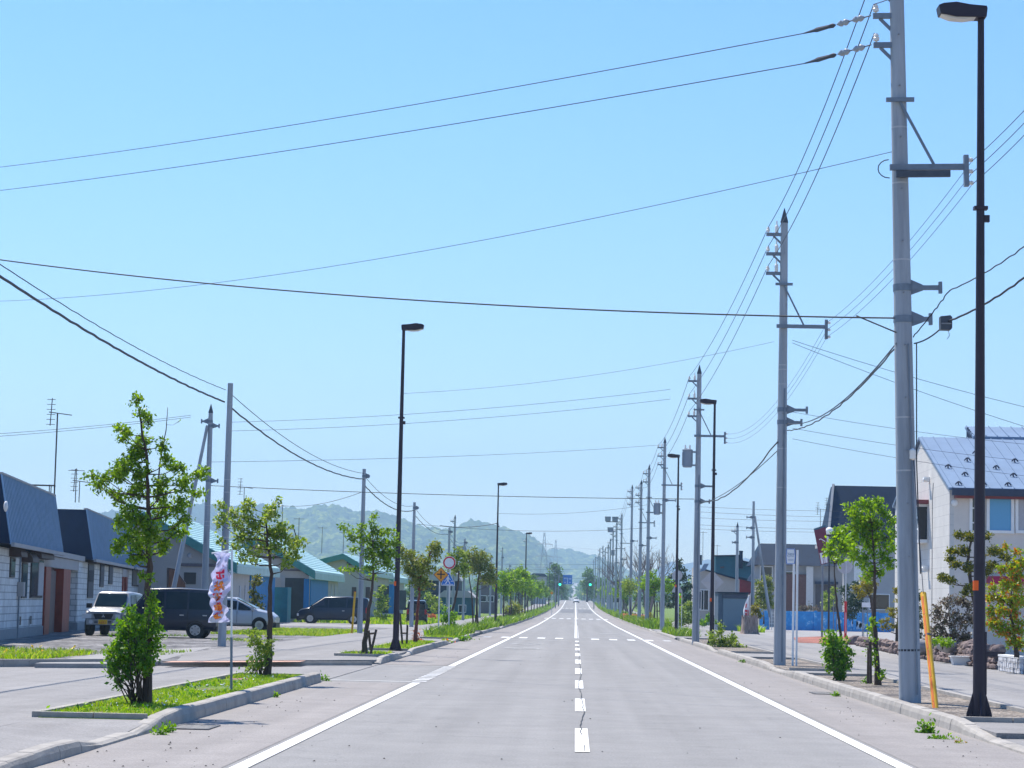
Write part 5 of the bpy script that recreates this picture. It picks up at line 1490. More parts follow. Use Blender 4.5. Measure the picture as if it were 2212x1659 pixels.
# ---- mint roofed houses, gable towards the camera
def mint(label, Y, L, apex, kink, end, extra=True, left=None):
    A, K, E = at(*apex, Y), at(*kink, Y), at(*end, Y)
    Lx = A.x - (K.x - A.x) if left is None else left
    t = thing('mint_house', label, 'house', (A.x, Y, 0), 'mint roofed terraced houses')
    m = MB(); m.prism([(Lx, 0), (K.x - .45, 0), (K.x - .45, K.z - .45), (A.x, A.z - .3), (Lx, K.z - .3)], Y + .5, Y + L - .3); m.build('wall', MATS['beige_wall'], t, world=True)
    r = MB()
    def sl(P, Q, th=.16):
        r.add([(P[0], Y, P[1]), (Q[0], Y, Q[1]), (Q[0], Y + L, Q[1]), (P[0], Y + L, P[1]), (P[0], Y, P[1] - th), (Q[0], Y, Q[1] - th), (Q[0], Y + L, Q[1] - th), (P[0], Y + L, P[1] - th)],
              [(3, 2, 1, 0), (4, 5, 6, 7), (0, 1, 5, 4), (1, 2, 6, 5), (2, 3, 7, 6), (3, 0, 4, 7)])
    sl((A.x, A.z), (K.x, K.z)); sl((Lx - .3, K.z - .1), (A.x - .004, A.z))
    d = Vector((K.x - A.x, 0, K.z - A.z)); n_ = int(d.length / .34)
    for k in range(1, n_):
        p = Vector((A.x, Y, A.z)) + d * (k / n_)
        r.bar((p.x, Y + .02, p.z + .012), (p.x, Y + L - .02, p.z + .012), .03, .05)
    r.build('roof', MATS['mint_roof'], t, world=True)
    f = MB(); th = .42
    f.prism([(A.x, A.z - .05), (K.x, K.z - .05), (K.x, K.z - .62), (A.x, A.z - th - .1)], Y - .05, Y - .003)
    f.prism([(Lx - .3, K.z - .1), (A.x - .003, A.z - .05), (A.x - .003, A.z - th - .1), (Lx - .3, K.z - .6)], Y - .05, Y - .003); f.build('fascia', MATS['mint_fascia'], t, world=True)
    g = MB(); g.box(K.x - .44, K.x + .05, Y - .002, Y + L, K.z - .62, K.z - .165); g.build('eave_band', MATS['mint_gutter'], t, world=True)
    return t, A, K, E
P_ = lambda px, py, Y: at(px, py, Y)
def side(parent, K, name, mt, px0, px1, py0, py1, proud=.05):
    x = K.x - .45
    y0, y1 = YX(px0, x, 2), YX(px1, x, 2)
    z1_ = at(px0, py0, y0).z; z0_ = at(px0, py1, y0).z if py1 else .1
    return MB().box(x + .003, x + proud, y0, y1, z0_, z1_).build(name, MATS[mt], parent, world=True)
def quad(parent, name, mt, px0, px1, py0, py1, Y, proud=.04, tocube=None):
    a, b = at(px0, py0, Y), at(px1, py1, Y)
    return MB().box(a.x, b.x, Y + .5 - proud, Y + .497, min(a.z, b.z) if py1 else 0, max(a.z, b.z)).build(name, MATS[mt], parent, world=True)
Y = 138
t, A, K, E = mint('mint roofed house nearest the camera, with one blue door', Y, 20, (312, 1104), (512, 1216), (608, 1232), left=at(312, 1104, 138).x - 4)
quad(t, 'brown_band', 'brown_band', 380, 500, 1216, 1225, Y, .12); side(t, K, 'blue_door', 'blue_sheet', 538, 591, 1242, 1352, .08); side(t, K, 'door_rail', 'white_wall', 537, 592, 1238.5, 1241.5, .12)
a = at(407, 1200, Y); MB().lathe((a.x, Y + .49, a.z), [(.15, 0), (.12, -.07), (.05, -.1)], 14, axis='y').build('gable_vent', MATS['curtain'], t, world=True)
for px in (516, 528): side(t, K, 'slot_window', 'curtain', px, px + 3, 1265, 1302)
side(t, K, 'teal_sheet', 'teal_sheet', 593, 601, 1268, 1345, .9); quad(t, 'window', 'frame_dark', 395, 420, 1236, 1262, Y)
Y = 166
t, A, K, E = mint('mint roofed house with open dark doorway and blue sliding door', Y, 21, (556.5, 1158), (681, 1232.5), (745, 1246), left=at(556, 1158, 166).x - 4)
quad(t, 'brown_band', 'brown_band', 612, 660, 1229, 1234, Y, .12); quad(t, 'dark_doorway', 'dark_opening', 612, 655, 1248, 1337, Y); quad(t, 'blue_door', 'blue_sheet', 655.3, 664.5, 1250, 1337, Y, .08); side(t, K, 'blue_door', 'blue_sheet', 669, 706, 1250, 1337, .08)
side(t, K, 'door_rail', 'white_wall', 668, 707, 1247, 1249.5, .1); quad(t, 'door_frame', 'grey_wall', 606, 611.5, 1243, 1337, Y, .1)
for px in (714, 722): side(t, K, 'slot_window', 'curtain', px, px + 2.5, 1262, 1292)
a = P_(640, 1176, Y + 21); m = MB(); m.tube([(a.x - 1.3, a.y - 1, a.z), (a.x - 1.3, a.y - 1, a.z + 1.2), (a.x - .1, a.y - 1, a.z + 1.2), (a.x + .3, a.y - 1, a.z - .1)], .06, 6); m.build('roof_ladder', MATS['frame_dark'], t, world=True)
Y = 207
t, A, K, E = mint('third mint roofed house with a brown gable window behind street trees', Y, 26, (741, 1195), (800, 1229), (852, 1244), left=at(741, 1195, 207).x - 5)
quad(t, 'gable_window', 'hood_brown', 748, 760, 1210, 1221, Y); quad(t, 'louvre_window', 'hood_brown', 759, 768, 1268, 1296, Y); quad(t, 'louvre_window', 'hood_brown', 789, 798, 1268, 1296, Y)
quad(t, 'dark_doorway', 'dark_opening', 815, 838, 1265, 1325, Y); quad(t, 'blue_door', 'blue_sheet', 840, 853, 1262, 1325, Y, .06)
Y = 255
t, A, K, E = mint('fourth mint roofed house, low and farthest, by tree crowns', Y, 22, (800, 1216), (850, 1245), (884, 1254), left=at(800, 1216, 255).x - 5)
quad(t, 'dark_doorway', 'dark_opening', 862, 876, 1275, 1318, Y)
# dark shed and barn beyond, left
for lab, nm, px0, px1, py, Y, m1, m2 in (('dark blue long shed with pale roof behind the rear-facing van', 'shed', 884, 992, 1253, 300, 'navy_roof', 'grey_wall'), ('low teal shed with flat roof behind signs', 'shed', 950, 1020, 1290, 262, 'teal_wall', 'grey_wall'),
                                 ('far brown roofed house behind left street trees', 'house', 1036, 1072, 1252, 330, 'brown_band', 'navy_roof'), ('far grey walled building with dark flat roof left of the far lamp', 'building', 1147, 1180, 1245, 620, 'grey_wall', 'navy_roof'),
                                 ('far pale house seen between the right utility poles', 'house', 1318, 1345, 1262, 420, 'white_wall', 'navy_roof')):
    t = thing(nm, lab, nm, (at(px0, 1310, Y).x, Y, gz(Y)))
    a, b = at(px0, py, Y), at(px1, py, Y)
    MB().box(a.x, b.x, Y, Y + 8, gz(Y) - .1, a.z).build('wall', MATS[m1], t, world=True)
    MB().prism([(a.x - .4, a.z + .003), (b.x + .4, a.z + .003), (b.x - .5, a.z + (b.x - a.x) * .13 + .3), (a.x + .5, a.z + (b.x - a.x) * .13 + .3)], Y - .4, Y + 8.4).build('roof', MATS[m2], t, world=True)
    for k in (.25, .7): window(t, 'y', (a.x + (b.x - a.x) * k, Y, a.z * .45 + gz(Y) * .55), .9, .9)
# ---- stone and block walls on the right
def rockmesh(mb, c, r, rng, sq=.75):
    n0 = len(mb.v)
    mb.ball((0, 0, 0), 1, 5)
    ph = [rng.uniform(0, 6) for _ in range(6)]
    s = (r * rng.uniform(.85, 1.25), r * rng.uniform(.8, 1.1), r * sq * rng.uniform(.85, 1.15))
    a = rng.uniform(0, 3)
    for i in range(n0, len(mb.v)):
        x, y, z = mb.v[i]
        k = 1 + .13 * math.sin(3 * x + ph[0]) + .13 * math.sin(4 * y + ph[1]) + .12 * math.sin(3.5 * z + ph[2])
        x, y, z = x * k * s[0], y * k * s[1], z * k * s[2]
        mb.v[i] = (c[0] + x * math.cos(a) - y * math.sin(a), c[1] + x * math.sin(a) + y * math.cos(a), c[2] + z)
mat('rock', (.10, .07, .07), .9, var=.35, scale=4, bump=.6, bscale=20, col2=(.27, .21, .20))
mat('rock_pale', (.34, .32, .32), .9, var=.3, scale=5, bump=.6, bscale=20, col2=(.46, .44, .43))
rng = random.Random(9)
def rockwall(label, p, q, hgt, r, dx=0):
    m = MB(); p, q = Vector(p), Vector(q); L = (q - p).length
    rows_ = max(1, round(hgt / (r * 1.25)))
    for j in range(rows_):
        n_ = int(L / (r * 1.5))
        for i in range(n_):
            c = p.lerp(q, (i + .5 * (j % 2) + rng.uniform(-.2, .2)) / n_)
            rockmesh(m, (c.x + dx + j * .06 + rng.uniform(-.05, .05), c.y, .1 + r * .6 + j * r * 1.2), r * rng.uniform(.8, 1.2), rng)
    return tag(m.build('stone_wall', MATS['rock'], None, smooth=50), label, 'stone wall')
rockwall('low rubble stone wall edging the garden of the white house', (11.75, 66.5, 0), (11.8, 86, 0), .62, .135)
rockwall('short low rubble wall in front of the trimmed trees', (12.0, 88, 0), (13.0, 108, 0), .5, .17)
for lab, px, py, Y, r, mt in (('large pale boulder on top of the rubble wall', 2044, 1396, 73, .30, 'rock_pale'), ('dark mossy boulder left of the lamp on the rubble wall', 2100, 1396, 72, .34, 'rock'), ('flat pale stones stacked at the left wall end', 1990, 1398, 79, .4, 'rock_pale'),
                             ('dark boulder beside the white-post sign bed', 1843, 1386, 112, .4, 'rock'), ('small dark stones lying by the third lamp', 1480, 1367, 150, .5, 'rock_pale')):
    m = MB(); rockmesh(m, at(px, py, Y), r, rng, .7); tag(m.build('boulder', MATS[mt], None, smooth=60), lab, 'boulder')
m = MB(); m.box(11.75, 30, 66.0, 66.2, 0, .5); 
t = thing('block_wall', 'low white split-faced block wall at the right edge', 'wall', (11.7, 40, 0))
brickmat('split_block', (.62, .62, .64), (.40, .40, .42), .42, .2, .015, bump=1.0, var=.2)
m, n, b, out = MATS['split_block'], MATS['split_block'].node_tree, None, None
mb = MB(); mb.box(11.62, 11.82, 30, 65.0, 0, .50); mb.build('wall_body', MATS['split_block'], t, world=True)
mb = MB()
for k in range(170):
    y = 30 + k * .206
    for j in range(3):
        dx = rng.uniform(.0, .045)
        mb.prism([(y + .008, .12 + j * .125), (y + .2, .12 + j * .125), (y + .2, .235 + j * .125), (y + .008, .235 + j * .125)], 11.615 - dx - .01, 11.6185, ax='yz')
mb.build('split_faces', MATS['split_block'], t, world=True)
mb = MB(); mb.box(11.58, 11.86, 30, 65.02, .503, .56); mb.build('coping', MATS['white_wall'], t, world=True)
t = thing('drain_box', 'white plastic trough lying by the rubble wall', 'trough', tuple(G(2080, 1437, .12)))
m = MB(); m.prism([(-.3, 0), (.3, 0), (.36, .24), (-.36, .24)], -.2, .2); m.build('trough_body', MATS['white_wall'], t)
m = MB(); m.box(-.39, .39, -.24, .24, .243, .27); m.build('trough_rim', MATS['white_wall'], t)
t = thing('meter_post', 'dark purple pipe rail joining the block wall behind lamp', 'rail', (11.6, 66, .12))
m = MB(); m.bar((-.3, 0, .42), (.35, 0, .42), .12, .14); m.build('rail', MATS['lamp_paint'], t); m = MB(); m.box(.22, .36, -.1, .1, 0, .36); m.build('rail_post', MATS['sign_black'], t)
# stump planter
b = at(1620, 1370, 150); b.z = .1
t = thing('stump_planter', 'weathered hollow tree stump used as a planter', 'stump', b)
m = MB(); n_ = 36; prof = [(1.12, 0), (.98, .1), (.9, .35), (.86, .7), (.84, 1.0), (.86, 1.14)]
V = []
ph = [rng.uniform(0, 6) for _ in range(4)]
for r_, z in prof:
    for k in range(n_):
        a = 2 * math.pi * k / n_
        rr = .56 * r_ * (1 + .07 * math.sin(7 * a + ph[0] + z) + .06 * math.sin(13 * a + ph[1]) + .03 * math.sin(23 * a + ph[2]))
        V.append((rr * math.cos(a), rr * math.sin(a), z + (.1 * math.sin(5 * a + ph[3]) if z > 1 else 0)))
Fs = [(i * n_ + k, i * n_ + (k + 1) % n_, (i + 1) * n_ + (k + 1) % n_, (i + 1) * n_ + k) for i in range(len(prof) - 1) for k in range(n_)]
m.add(V, Fs); m.build('stump_bark', mat('stump_wood', (.20, .14, .12), .9, var=.4, scale=5, stretch=(3, 3, .4), col2=(.45, .36, .32), bump=.8), t, smooth=True)
MB().lathe((0, 0, .95), [(.44, 0), (.44, .02)], 20).build('planter_soil', M_SOIL, t)
# small orange safety fence beyond the right trees
t = thing('safety_fence', 'low orange safety mesh fence beyond the right utility poles', 'fence', (at(1345, 1330, 262).x, 262, .1))
a, b = at(1345, 1336, 262), at(1397, 1330, 215)
m = MB(); mat('safety_orange', (.65, .12, .04), .7, var=.15)
for k in range(7):
    p, q = a.lerp(b, k / 7), a.lerp(b, (k + 1) / 7)
    m.add([(p.x, p.y, .25), (q.x, q.y, .25), (q.x, q.y, 1.0), (p.x, p.y, 1.0), (p.x, p.y + .06, .25), (q.x, q.y + .06, .25), (q.x, q.y + .06, 1.0), (p.x, p.y + .06, 1.0)], [(0, 1, 2, 3), (7, 6, 5, 4), (0, 4, 5, 1), (2, 6, 7, 3)])
m.build('mesh_panel', MATS['safety_orange'], t, world=True)
m = MB()
for k in range(8): p = a.lerp(b, k / 7); m.box(p.x - .04, p.x + .04, p.y - .08, p.y - .002, .0, 1.15)
m.build('fence_post', MATS['hood_brown'], t, world=True)
# antennas
def antenna(label, px, base, top, Y, yagi=True, big=False):
    p = at(px, base, Y)
    t = thing('tv_antenna', label, 'antenna', p)
    H = HT(p, top) - p.z
    MB().tube([(0, 0, -.3), (0, 0, H)], .03 if big else .022, 8).build('mast', MATS['frame_dark'], t)
    m = MB()
    if yagi:
        s_ = H * .1 if big else .5
        m.tube([(-.35, 0, H + .05), (.55, .15, H - .05)], .02, 6)
        for k in range(6): m.tube([(-.33 - .1, -.05, H - .45 + k * .2), (.02 - .1, -.05, H - .45 + k * .2)], .012, 5)
        m.tube([(-.27, -.05, H - .5), (-.22, -.05, H + .6)], .02, 6)
    else:
        m.tube([(-.4, 0, H - .1), (.4, 0, H - .1)], .015, 5)
    m.build('aerial', MATS['frame_dark'], t)
antenna('tall television antenna on a mast above the nearest mansard roof', 117, 1075, 893, 92, big=True)
antenna('slim whip antenna on the second mansard roof', 163, 1072, 1012, 112, False)
antenna('small television antenna beside the whip antenna', 171, 1072, 1040, 112)
antenna('television antenna mast rising behind the second street tree', 524, 1170, 1053, 150)
antenna('thin mast behind the right part of second tree', 608, 1180, 1090, 160, False)
antenna('thin rooftop mast between the second and third street trees', 644, 1192, 1118, 175, False)
antenna('thin mast on the ridge of the middle mint roof', 695, 1188, 1138, 200, False)
antenna('television antenna left of the third street tree', 741, 1196, 1148, 208, False)
antenna('thin aerial on the left of the teal house', 1518, 1205, 1148, 236, False)
antenna('small aerial on the teal house roof', 1549, 1202, 1177, 242, False)
antenna('aerial pair standing on the maroon signboard roof', 1772, 1140, 1100, 205)
antenna('tall aerial between signboard and dark navy roof', 1791, 1135, 1090, 205)
# ------------------------------------------------------------------ vehicles (local x is forward)
def paintmat(name, col, metal=.4, rough=.25):
    m, n, b, out = newmat(name)
    b.inputs['Base Color'].default_value = lin(col) + (1,)
    b.inputs['Metallic'].default_value, b.inputs['Roughness'].default_value = metal, rough
    b.inputs['Coat Weight'].default_value = .15; b.inputs['Coat Roughness'].default_value = .05
    return m
paintmat('paint_silver', (.36, .365, .37), .35, .35); paintmat('paint_navy', (.004, .011, .032), .0, .35); paintmat('paint_darkblue', (.004, .009, .028), .0, .3)
paintmat('paint_greysilver', (.42, .44, .48), .3, .35); paintmat('paint_white', (.78, .78, .78), .0, .3); paintmat('paint_black', (.01, .014, .025), .3, .25); paintmat('paint_plum', (.10, .06, .12), .3, .3)
mat('tyre', (.018, .018, .02), .85, var=.15, scale=20); mat('rim', (.50, .51, .52), .35, .7, .08); mat('car_trim', (.02, .02, .023), .5, var=.1)
glassmat('car_glass', '12262f', .12); MATS['car_glass'].node_tree.nodes['Principled BSDF'].inputs['Specular IOR Level'].default_value = .22; mat('lamp_clear', (.72, .74, .76), .1, .2, .05, spec=.8); mat('lamp_red', (.45, .01, .02), .2, var=.05); mat('plate_yellow', (.80, .52, .02), .5, var=.04); mat('plate_white', (.78, .78, .76), .5, var=.04)
def ring(st):
    x, hw, zl, zb, zr, hr = st
    h = [(-hw * .9, zl), (-hw, zl + .12), (-hw * 1.005, zl + (zb - zl) * .6), (-hw * .97, zb), (-hr, zr - .035), (-hr + .12, zr)]
    r = h + [(-a, b) for a, b in reversed(h)]
    return [Vector((x, a, b)) for a, b in r]
def make_car(name, label, cat, P, rz, paint, st, side, wind, rear, wheels, r, detail=True, plate=None, spoked=7, dark_lower=None, front=True):
    t = thing(name, label, cat, P, None, rz)
    rings = [ring(s) for s in st]
    k = 12
    m = MB()
    V = [p for rg in rings for p in rg]
    Fs = []
    for i in range(len(rings) - 1):
        for j in range(k):
            j2 = (j + 1) % k
            Fs.append((i * k + j, (i + 1) * k + j, (i + 1) * k + j2, i * k + j2))
    Fs += [tuple(range(k)), tuple(range((len(rings) - 1) * k + k - 1, (len(rings) - 1) * k - 1, -1))]
    m.add(V, Fs)
    body = m.build('body', MATS[paint], t, smooth=32)
    bv = body.modifiers.new('edge', 'BEVEL'); bv.width = .03; bv.segments = 2; bv.limit_method = 'ANGLE'; bv.angle_limit = R(35)
    def lerp_ring(x, idx):
        for a, b in zip(st, st[1:]):
            if a[0] <= x <= b[0]:
                u = (x - a[0]) / (b[0] - a[0]); break
        return ring(a)[idx].lerp(ring(b)[idx], u)
    for sgn in (0, 1):
        for x0, x1, ta, tb in side:           # ta/tb: slant of the rear and front edge
            ib, it = (3, 4) if sgn == 0 else (8, 7)
            q = []
            for x, v in ((x0, .1), (x1, .1), (x1 + tb, .86), (x0 + ta, .86)):
                b_, t_ = lerp_ring(x, ib), lerp_ring(x, it)
                q.append(b_.lerp(t_, v) + Vector((0, (-.014 if sgn == 0 else .014), 0)))
            g = MB(); o_ = Vector((0, .02 if sgn == 0 else -.02, 0))
            g.add([*q, *[p + o_ for p in q]], [(0, 1, 2, 3), (7, 6, 5, 4), (0, 4, 5, 1), (1, 5, 6, 2), (2, 6, 7, 3), (3, 7, 4, 0)])
            g.build('side_window', MATS['car_glass'], t)
    def topglass(i0, i1, nm, a=.07, b=.93):
        A, B = rings[i0], rings[i1]
        q = [A[4].lerp(B[4], a), A[7].lerp(B[7], a), A[7].lerp(B[7], b), A[4].lerp(B[4], b)]
        c = sum(q, Vector()) / 4
        q = [c + (p - c) * .92 for p in q]
        nrm = (q[1] - q[0]).cross(q[2] - q[1]).normalized()
        if nrm.z < 0: nrm = -nrm
        lo, hi = [p - nrm * .02 for p in q], [p + nrm * .05 for p in q]
        g = MB(); g.add(lo + hi, [(3, 2, 1, 0), (4, 5, 6, 7), (0, 1, 5, 4), (1, 2, 6, 5), (2, 3, 7, 6), (3, 0, 4, 7)])
        return g.build(nm, MATS['car_glass'], t)
    ws = topglass(*wind, 'windscreen')
    if rear: topglass(*rear, 'rear_window')
    hw = max(s[1] for s in st)
    for x in wheels:
        for sg in (-1, 1):
            wh = MB(); y = sg * (hw - .09)
            prof = [(r * .62, -.1), (r * .95, -.1), (r, -.07), (r, .07), (r * .95, .1), (r * .62, .1)]
            wh.lathe((x, y, r), prof, 22, axis='y'); wo = wh.build('wheel', MATS['tyre'], t, smooth=35)
            if detail:
                rm = MB(); yy = y + sg * .112
                for q in range(spoked):
                    a = 2 * math.pi * q / spoked
                    rm.bar((x, yy, r), (x + math.cos(a) * r * .62, yy, r + math.sin(a) * r * .62), .09 * r / .3, .03, up=(0, 1, 0))
                rm.lathe((x, yy, r), [(r * .66, -.012), (r * .66, .012), (r * .56, .014), (r * .56, -.014)], 20, axis='y')
                rm.lathe((x, yy, r), [(r * .16, -.03), (r * .16, .03)], 12, axis='y')
                rm.build('rim', MATS['rim'], wo)
                ar = MB()
                ar.lathe((x, sg * (hw + .004), r + .02), [(r * 1.17, -.012), (r * 1.17, .012), (r * 1.0, .012), (r * 1.0, -.012)], 24, axis='y'); ar.build('wheel_arch', MATS['car_trim'], t)
    xf, xr = st[-1][0], st[0][0]
    zl, zb = st[-1][2], st[-1][3]
    if detail:
        m = MB(); m.box(xf - .15, xf + .03, -hw * .88, hw * .88, zl - .12, zl + .12); m.box(xr - .03, xr + .15, -hw * .9, hw * .9, zl - .1, zl + .1)
        m.box(xr + .1, xf - .1, -hw * .93, hw * .93, zl - .08, zl + .02); m.build('bumper', MATS[dark_lower or 'car_trim'], t)
        for sg in (-1, 1):
            m = MB(); m.box(xf - .22, xf + .012, sg * hw * .84 - .17, sg * hw * .84 + .02 if sg > 0 else sg * hw * .84 + .17, zb - .2, zb - .03)
            m.build('headlight', MATS['lamp_clear'], t)
            m = MB(); y0, y1 = sorted((sg * hw * .99, sg * hw * .80)); m.box(xr - .02, xr + .14, y0, y1, st[0][3] - .25, st[0][3] + .12); m.build('tail_light', MATS['lamp_red'], t)
            m = MB(); ci = wind[0]; x = st[ci][0] - .22; y0, y1 = sorted((sg * (hw + .01), sg * (hw + .2)))
            m.box(x - .06, x + .06, y0, y1, st[ci][3] + .0, st[ci][3] + .17); m.build('mirror', MATS['car_trim' if paint != 'paint_greysilver' else paint], t)
            m = MB()
            for x0, x1, ta, tb in side[:2]: m.box(x0 + .1, x0 + .26, *sorted((sg * hw, sg * (hw + .025))), st[ci][3] - .18, st[ci][3] - .14)
            m.build('door_handle', MATS['rim'], t)
            for xs_ in sorted(set([x0 for x0, _, _, _ in side] + [side[-1][1]])):
                MB().box(xs_ - .05, xs_ - .036, *sorted((sg * hw * .97, sg * (hw * 1.005 + .004))), st[ci][2] + .14, st[ci][3] - .03).build('door_seam', MATS['car_trim'], t)
    return t, xf, xr, hw
# small silver off-roader facing the camera
st = [(-1.62, .66, .5, 1.0, 1.4, .56), (-1.52, .72, .45, 1.02, 1.58, .6), (-.2, .735, .42, 1.0, 1.63, .61), (.32, .735, .42, .99, 1.60, .58), (.78, .735, .42, 1.0, 1.04, .64), (1.45, .72, .45, .92, .97, .62), (1.62, .67, .5, .82, .88, .56)]
P = G(243, 1374, .11); P.y += 1.7; P.x = -18.05
t, xf, xr, hw = make_car('off_roader', 'small silver off-road car with yellow number plate facing the road', 'car', P, R(-90 - 4), 'paint_silver', st, ((-1.3, -.45, .0, 0), (-.38, .42, 0, -.25)), (4, 3), None, (-1.0, 1.02), .33)
t.scale = (1.05, 1.05, 1.05)
m = MB(); m.prism([(-.37, .80), (.37, .80), (.3, .62), (-.3, .62)], xf + .0, xf + .022, ax='yz'); m.build('grille', MATS['car_trim'], t)
m = MB()
for a in (90, 210, 330):
    cx, cz = .035 * math.cos(R(a)), .71 + .035 * math.sin(R(a))
    m.prism([(cx + .034 * math.cos(R(a + b)) * (1 if b % 180 == 0 else .55), cz + .034 * math.sin(R(a + b)) * (1 if b % 180 == 0 else .55)) for b in (0, 90, 180, 270)], xf + .0235, xf + .03, ax='yz')
m.build('emblem', MATS['lamp_clear'], t)
m = MB(); m.box(xf - .1, xf + .05, -.62, .62, .40, .60); m.build('front_bumper', MATS['paint_silver'], t)
m = MB(); m.box(xf + .051, xf + .066, -.165, .165, .42, .585); o = m.build('number_plate', MATS['plate_yellow'], t)
m = MB()
SEG = {'4': ((0, 1, 0, .5), (0, .5, .8, .5), (.6, 1, .6, 0)), '6': ((.7, 1, 0, .6), (0, .6, 0, 0), (0, 0, .7, 0), (.7, 0, .7, .5), (.7, .5, 0, .5)), '9': ((.7, .5, 0, .5), (0, .5, 0, 1), (0, 1, .7, 1), (.7, 1, .7, 0)), '2': ((0, 1, .7, 1), (.7, 1, .7, .55), (.7, .55, 0, 0), (0, 0, .7, 0))}
def digits(mb, s, y0, z0, w_, h_, gap, xx, th):
    for i, ch in enumerate(s):
        for a, b, c, d in SEG[ch]:
            ya, yb_ = y0 + i * gap + a * w_, y0 + i * gap + c * w_
            za, zb_ = z0 + b * h_, z0 + d * h_
            mb.bar((xx, ya, za), (xx, yb_, zb_), th, .004, up=(1, 0, 0))
digits(m, '4692', -.13, .435, .045, .085, .068, xf + .069, .012)
for k in range(4): m.bar((xf + .069, -.06 + k * .035, .545), (xf + .069, -.045 + k * .035, .565), .008, .004, up=(1, 0, 0))
m.build('plate_lettering', MATS['sign_red'], o)
for sg in (-1, 1):
    MB().lathe((xf + .05, sg * .45, .5), [(.075, 0), (.07, .012)], 14, axis='x').build('fog_light', MATS['lamp_clear'], t)
m = MB()
for k in range(2): m.box(xf + .051, xf + .06, -.32, -.19, .46 + k * .05, .49 + k * .05).box(xf + .051, xf + .06, .19, .32, .46 + k * .05, .49 + k * .05)
m.build('intake_slots', MATS['car_trim'], t)
# navy box van seen side on
st = [(-1.75, .70, .38, .95, 1.55, .58), (-1.66, .76, .3, 1.0, 1.84, .64), (-.3, .77, .28, 1.0, 1.9, .65), (.85, .77, .28, 1.0, 1.86, .62), (1.45, .76, .28, 1.02, 1.08, .62), (1.7, .72, .3, .85, .9, .6), (1.76, .66, .36, .7, .76, .55)]
P = at(376, 1300, 88.9); P.z = .11
make_car('box_van', 'dark navy box-shaped van parked side on behind the small silver off-roader', 'van', P, R(180), 'paint_navy', st, ((-1.5, -.7, .05, 0), (-.62, .18, 0, 0), (.26, 1.1, 0, -.3)), (4, 3), (0, 1), (-.97, 1.15), .30, spoked=6)
# silver compact facing right
st = [(-2.0, .72, .42, .9, 1.15, .58), (-1.9, .80, .3, .95, 1.45, .62), (-1.0, .84, .26, .96, 1.62, .64), (.0, .84, .26, .96, 1.60, .62), (1.15, .84, .26, 1.0, 1.04, .66), (1.75, .80, .26, .88, .92, .62), (2.0, .68, .32, .68, .74, .5)]
P = G(546, 1364.5, .11); P.x -= .95; P.y += .8
make_car('compact_car', 'silver compact car with a long sloping windscreen facing right', 'car', P, R(0), 'paint_greysilver', st, ((-1.5, -.75, .2, 0), (-.65, .15, 0, 0), (.22, .95, 0, -.55)), (4, 3), (0, 1), (-1.3, 1.25), .31, spoked=8)
# dark minivan facing left
st = [(-2.4, .78, .42, 1.0, 1.5, .62), (-2.28, .84, .3, 1.02, 1.78, .66), (-1.0, .86, .25, 1.02, 1.86, .67), (.55, .86, .25, 1.0, 1.80, .64), (1.6, .86, .25, 1.04, 1.1, .68), (2.15, .82, .27, .9, .96, .62), (2.4, .68, .32, .68, .75, .5)]
P = at(721, 1310, 158.6); P.z = .11
make_car('minivan', 'dark blue minivan with white front glints parked before the blue doors', 'van', P, R(180), 'paint_darkblue', st, ((-2.0, -1.0, .1, 0), (-.92, .25, 0, 0), (.33, 1.35, 0, -.5)), (4, 3), (0, 1), (-1.45, 1.5), .33, spoked=9)
# dark small van seen from behind
st = [(-1.7, .68, .4, .95, 1.5, .58), (-1.62, .73, .3, 1.0, 1.68, .62), (-.3, .735, .28, 1.0, 1.74, .63), (.8, .735, .28, 1.0, 1.7, .6), (1.3, .73, .28, 1.0, 1.05, .6), (1.6, .7, .3, .85, .9, .58), (1.7, .64, .36, .7, .75, .52)]
P = at(901, 1310, 172); P.z = .11
t, xf, xr, hw = make_car('small_van', 'dark small van seen from behind with red tail lights', 'van', P, R(90 + 3), 'paint_black', st, ((-1.4, -.5, .05, 0), (-.42, .4, 0, 0), (.48, 1.0, 0, -.25)), (4, 3), (0, 1), (-1.0, 1.1), .29)
MB().box(xr - .045, xr - .031, -.165, .165, .62, .78).build('number_plate', MATS['plate_yellow'], t)
m = MB(); m.box(xr - .07, xr - .01, -.6, .6, 1.05, 1.45); m.build('tailgate_glass', MATS['car_glass'], t)
# far traffic
std = [(-2.1, .7, .4, .85, .9, .6), (-2.0, .8, .28, .95, 1.0, .66), (-1.3, .84, .25, .95, 1.05, .7), (-.8, .84, .25, .95, 1.42, .6), (.3, .84, .25, .93, 1.45, .6), (1.05, .84, .25, .93, .98, .68), (1.9, .8, .28, .82, .86, .64), (2.1, .7, .35, .65, .7, .55)]
def farcar(lab, px, Y, paint, heading, cat='car'):
    P = at(px, 1310, Y); P.z = gz(Y) + .01
    t, xf, xr, hw = make_car('far_car', lab, cat, P, R(heading), paint, std, ((-.7, .3, 0, 0), (.36, .85, 0, -.2)), (5, 4), (2, 3), (-1.3, 1.3), .31, True)
    m = MB(); m.box(xf - .02, xf + .06, -.55, .55, .3, .5); m.build('grille', MATS['car_trim'], t)
farcar('small white oncoming car on the far road', 1244.6, 690, 'paint_white', -90)
farcar('dark car roof showing behind the small white oncoming car', 1240.2, 930, 'paint_black', -90)
farcar('tiny plum coloured car driving away up the far hill', 1233.5, 1900, 'paint_plum', 90)
farcar('tiny dark car lowest on the far hill road', 1232, 1720, 'paint_black', 90)
t = thing('far_truck', 'tiny white truck at the top of the far road', 'truck', (at(1237.5, 1310, 3050).x, 3050, gz(3050) + .05))
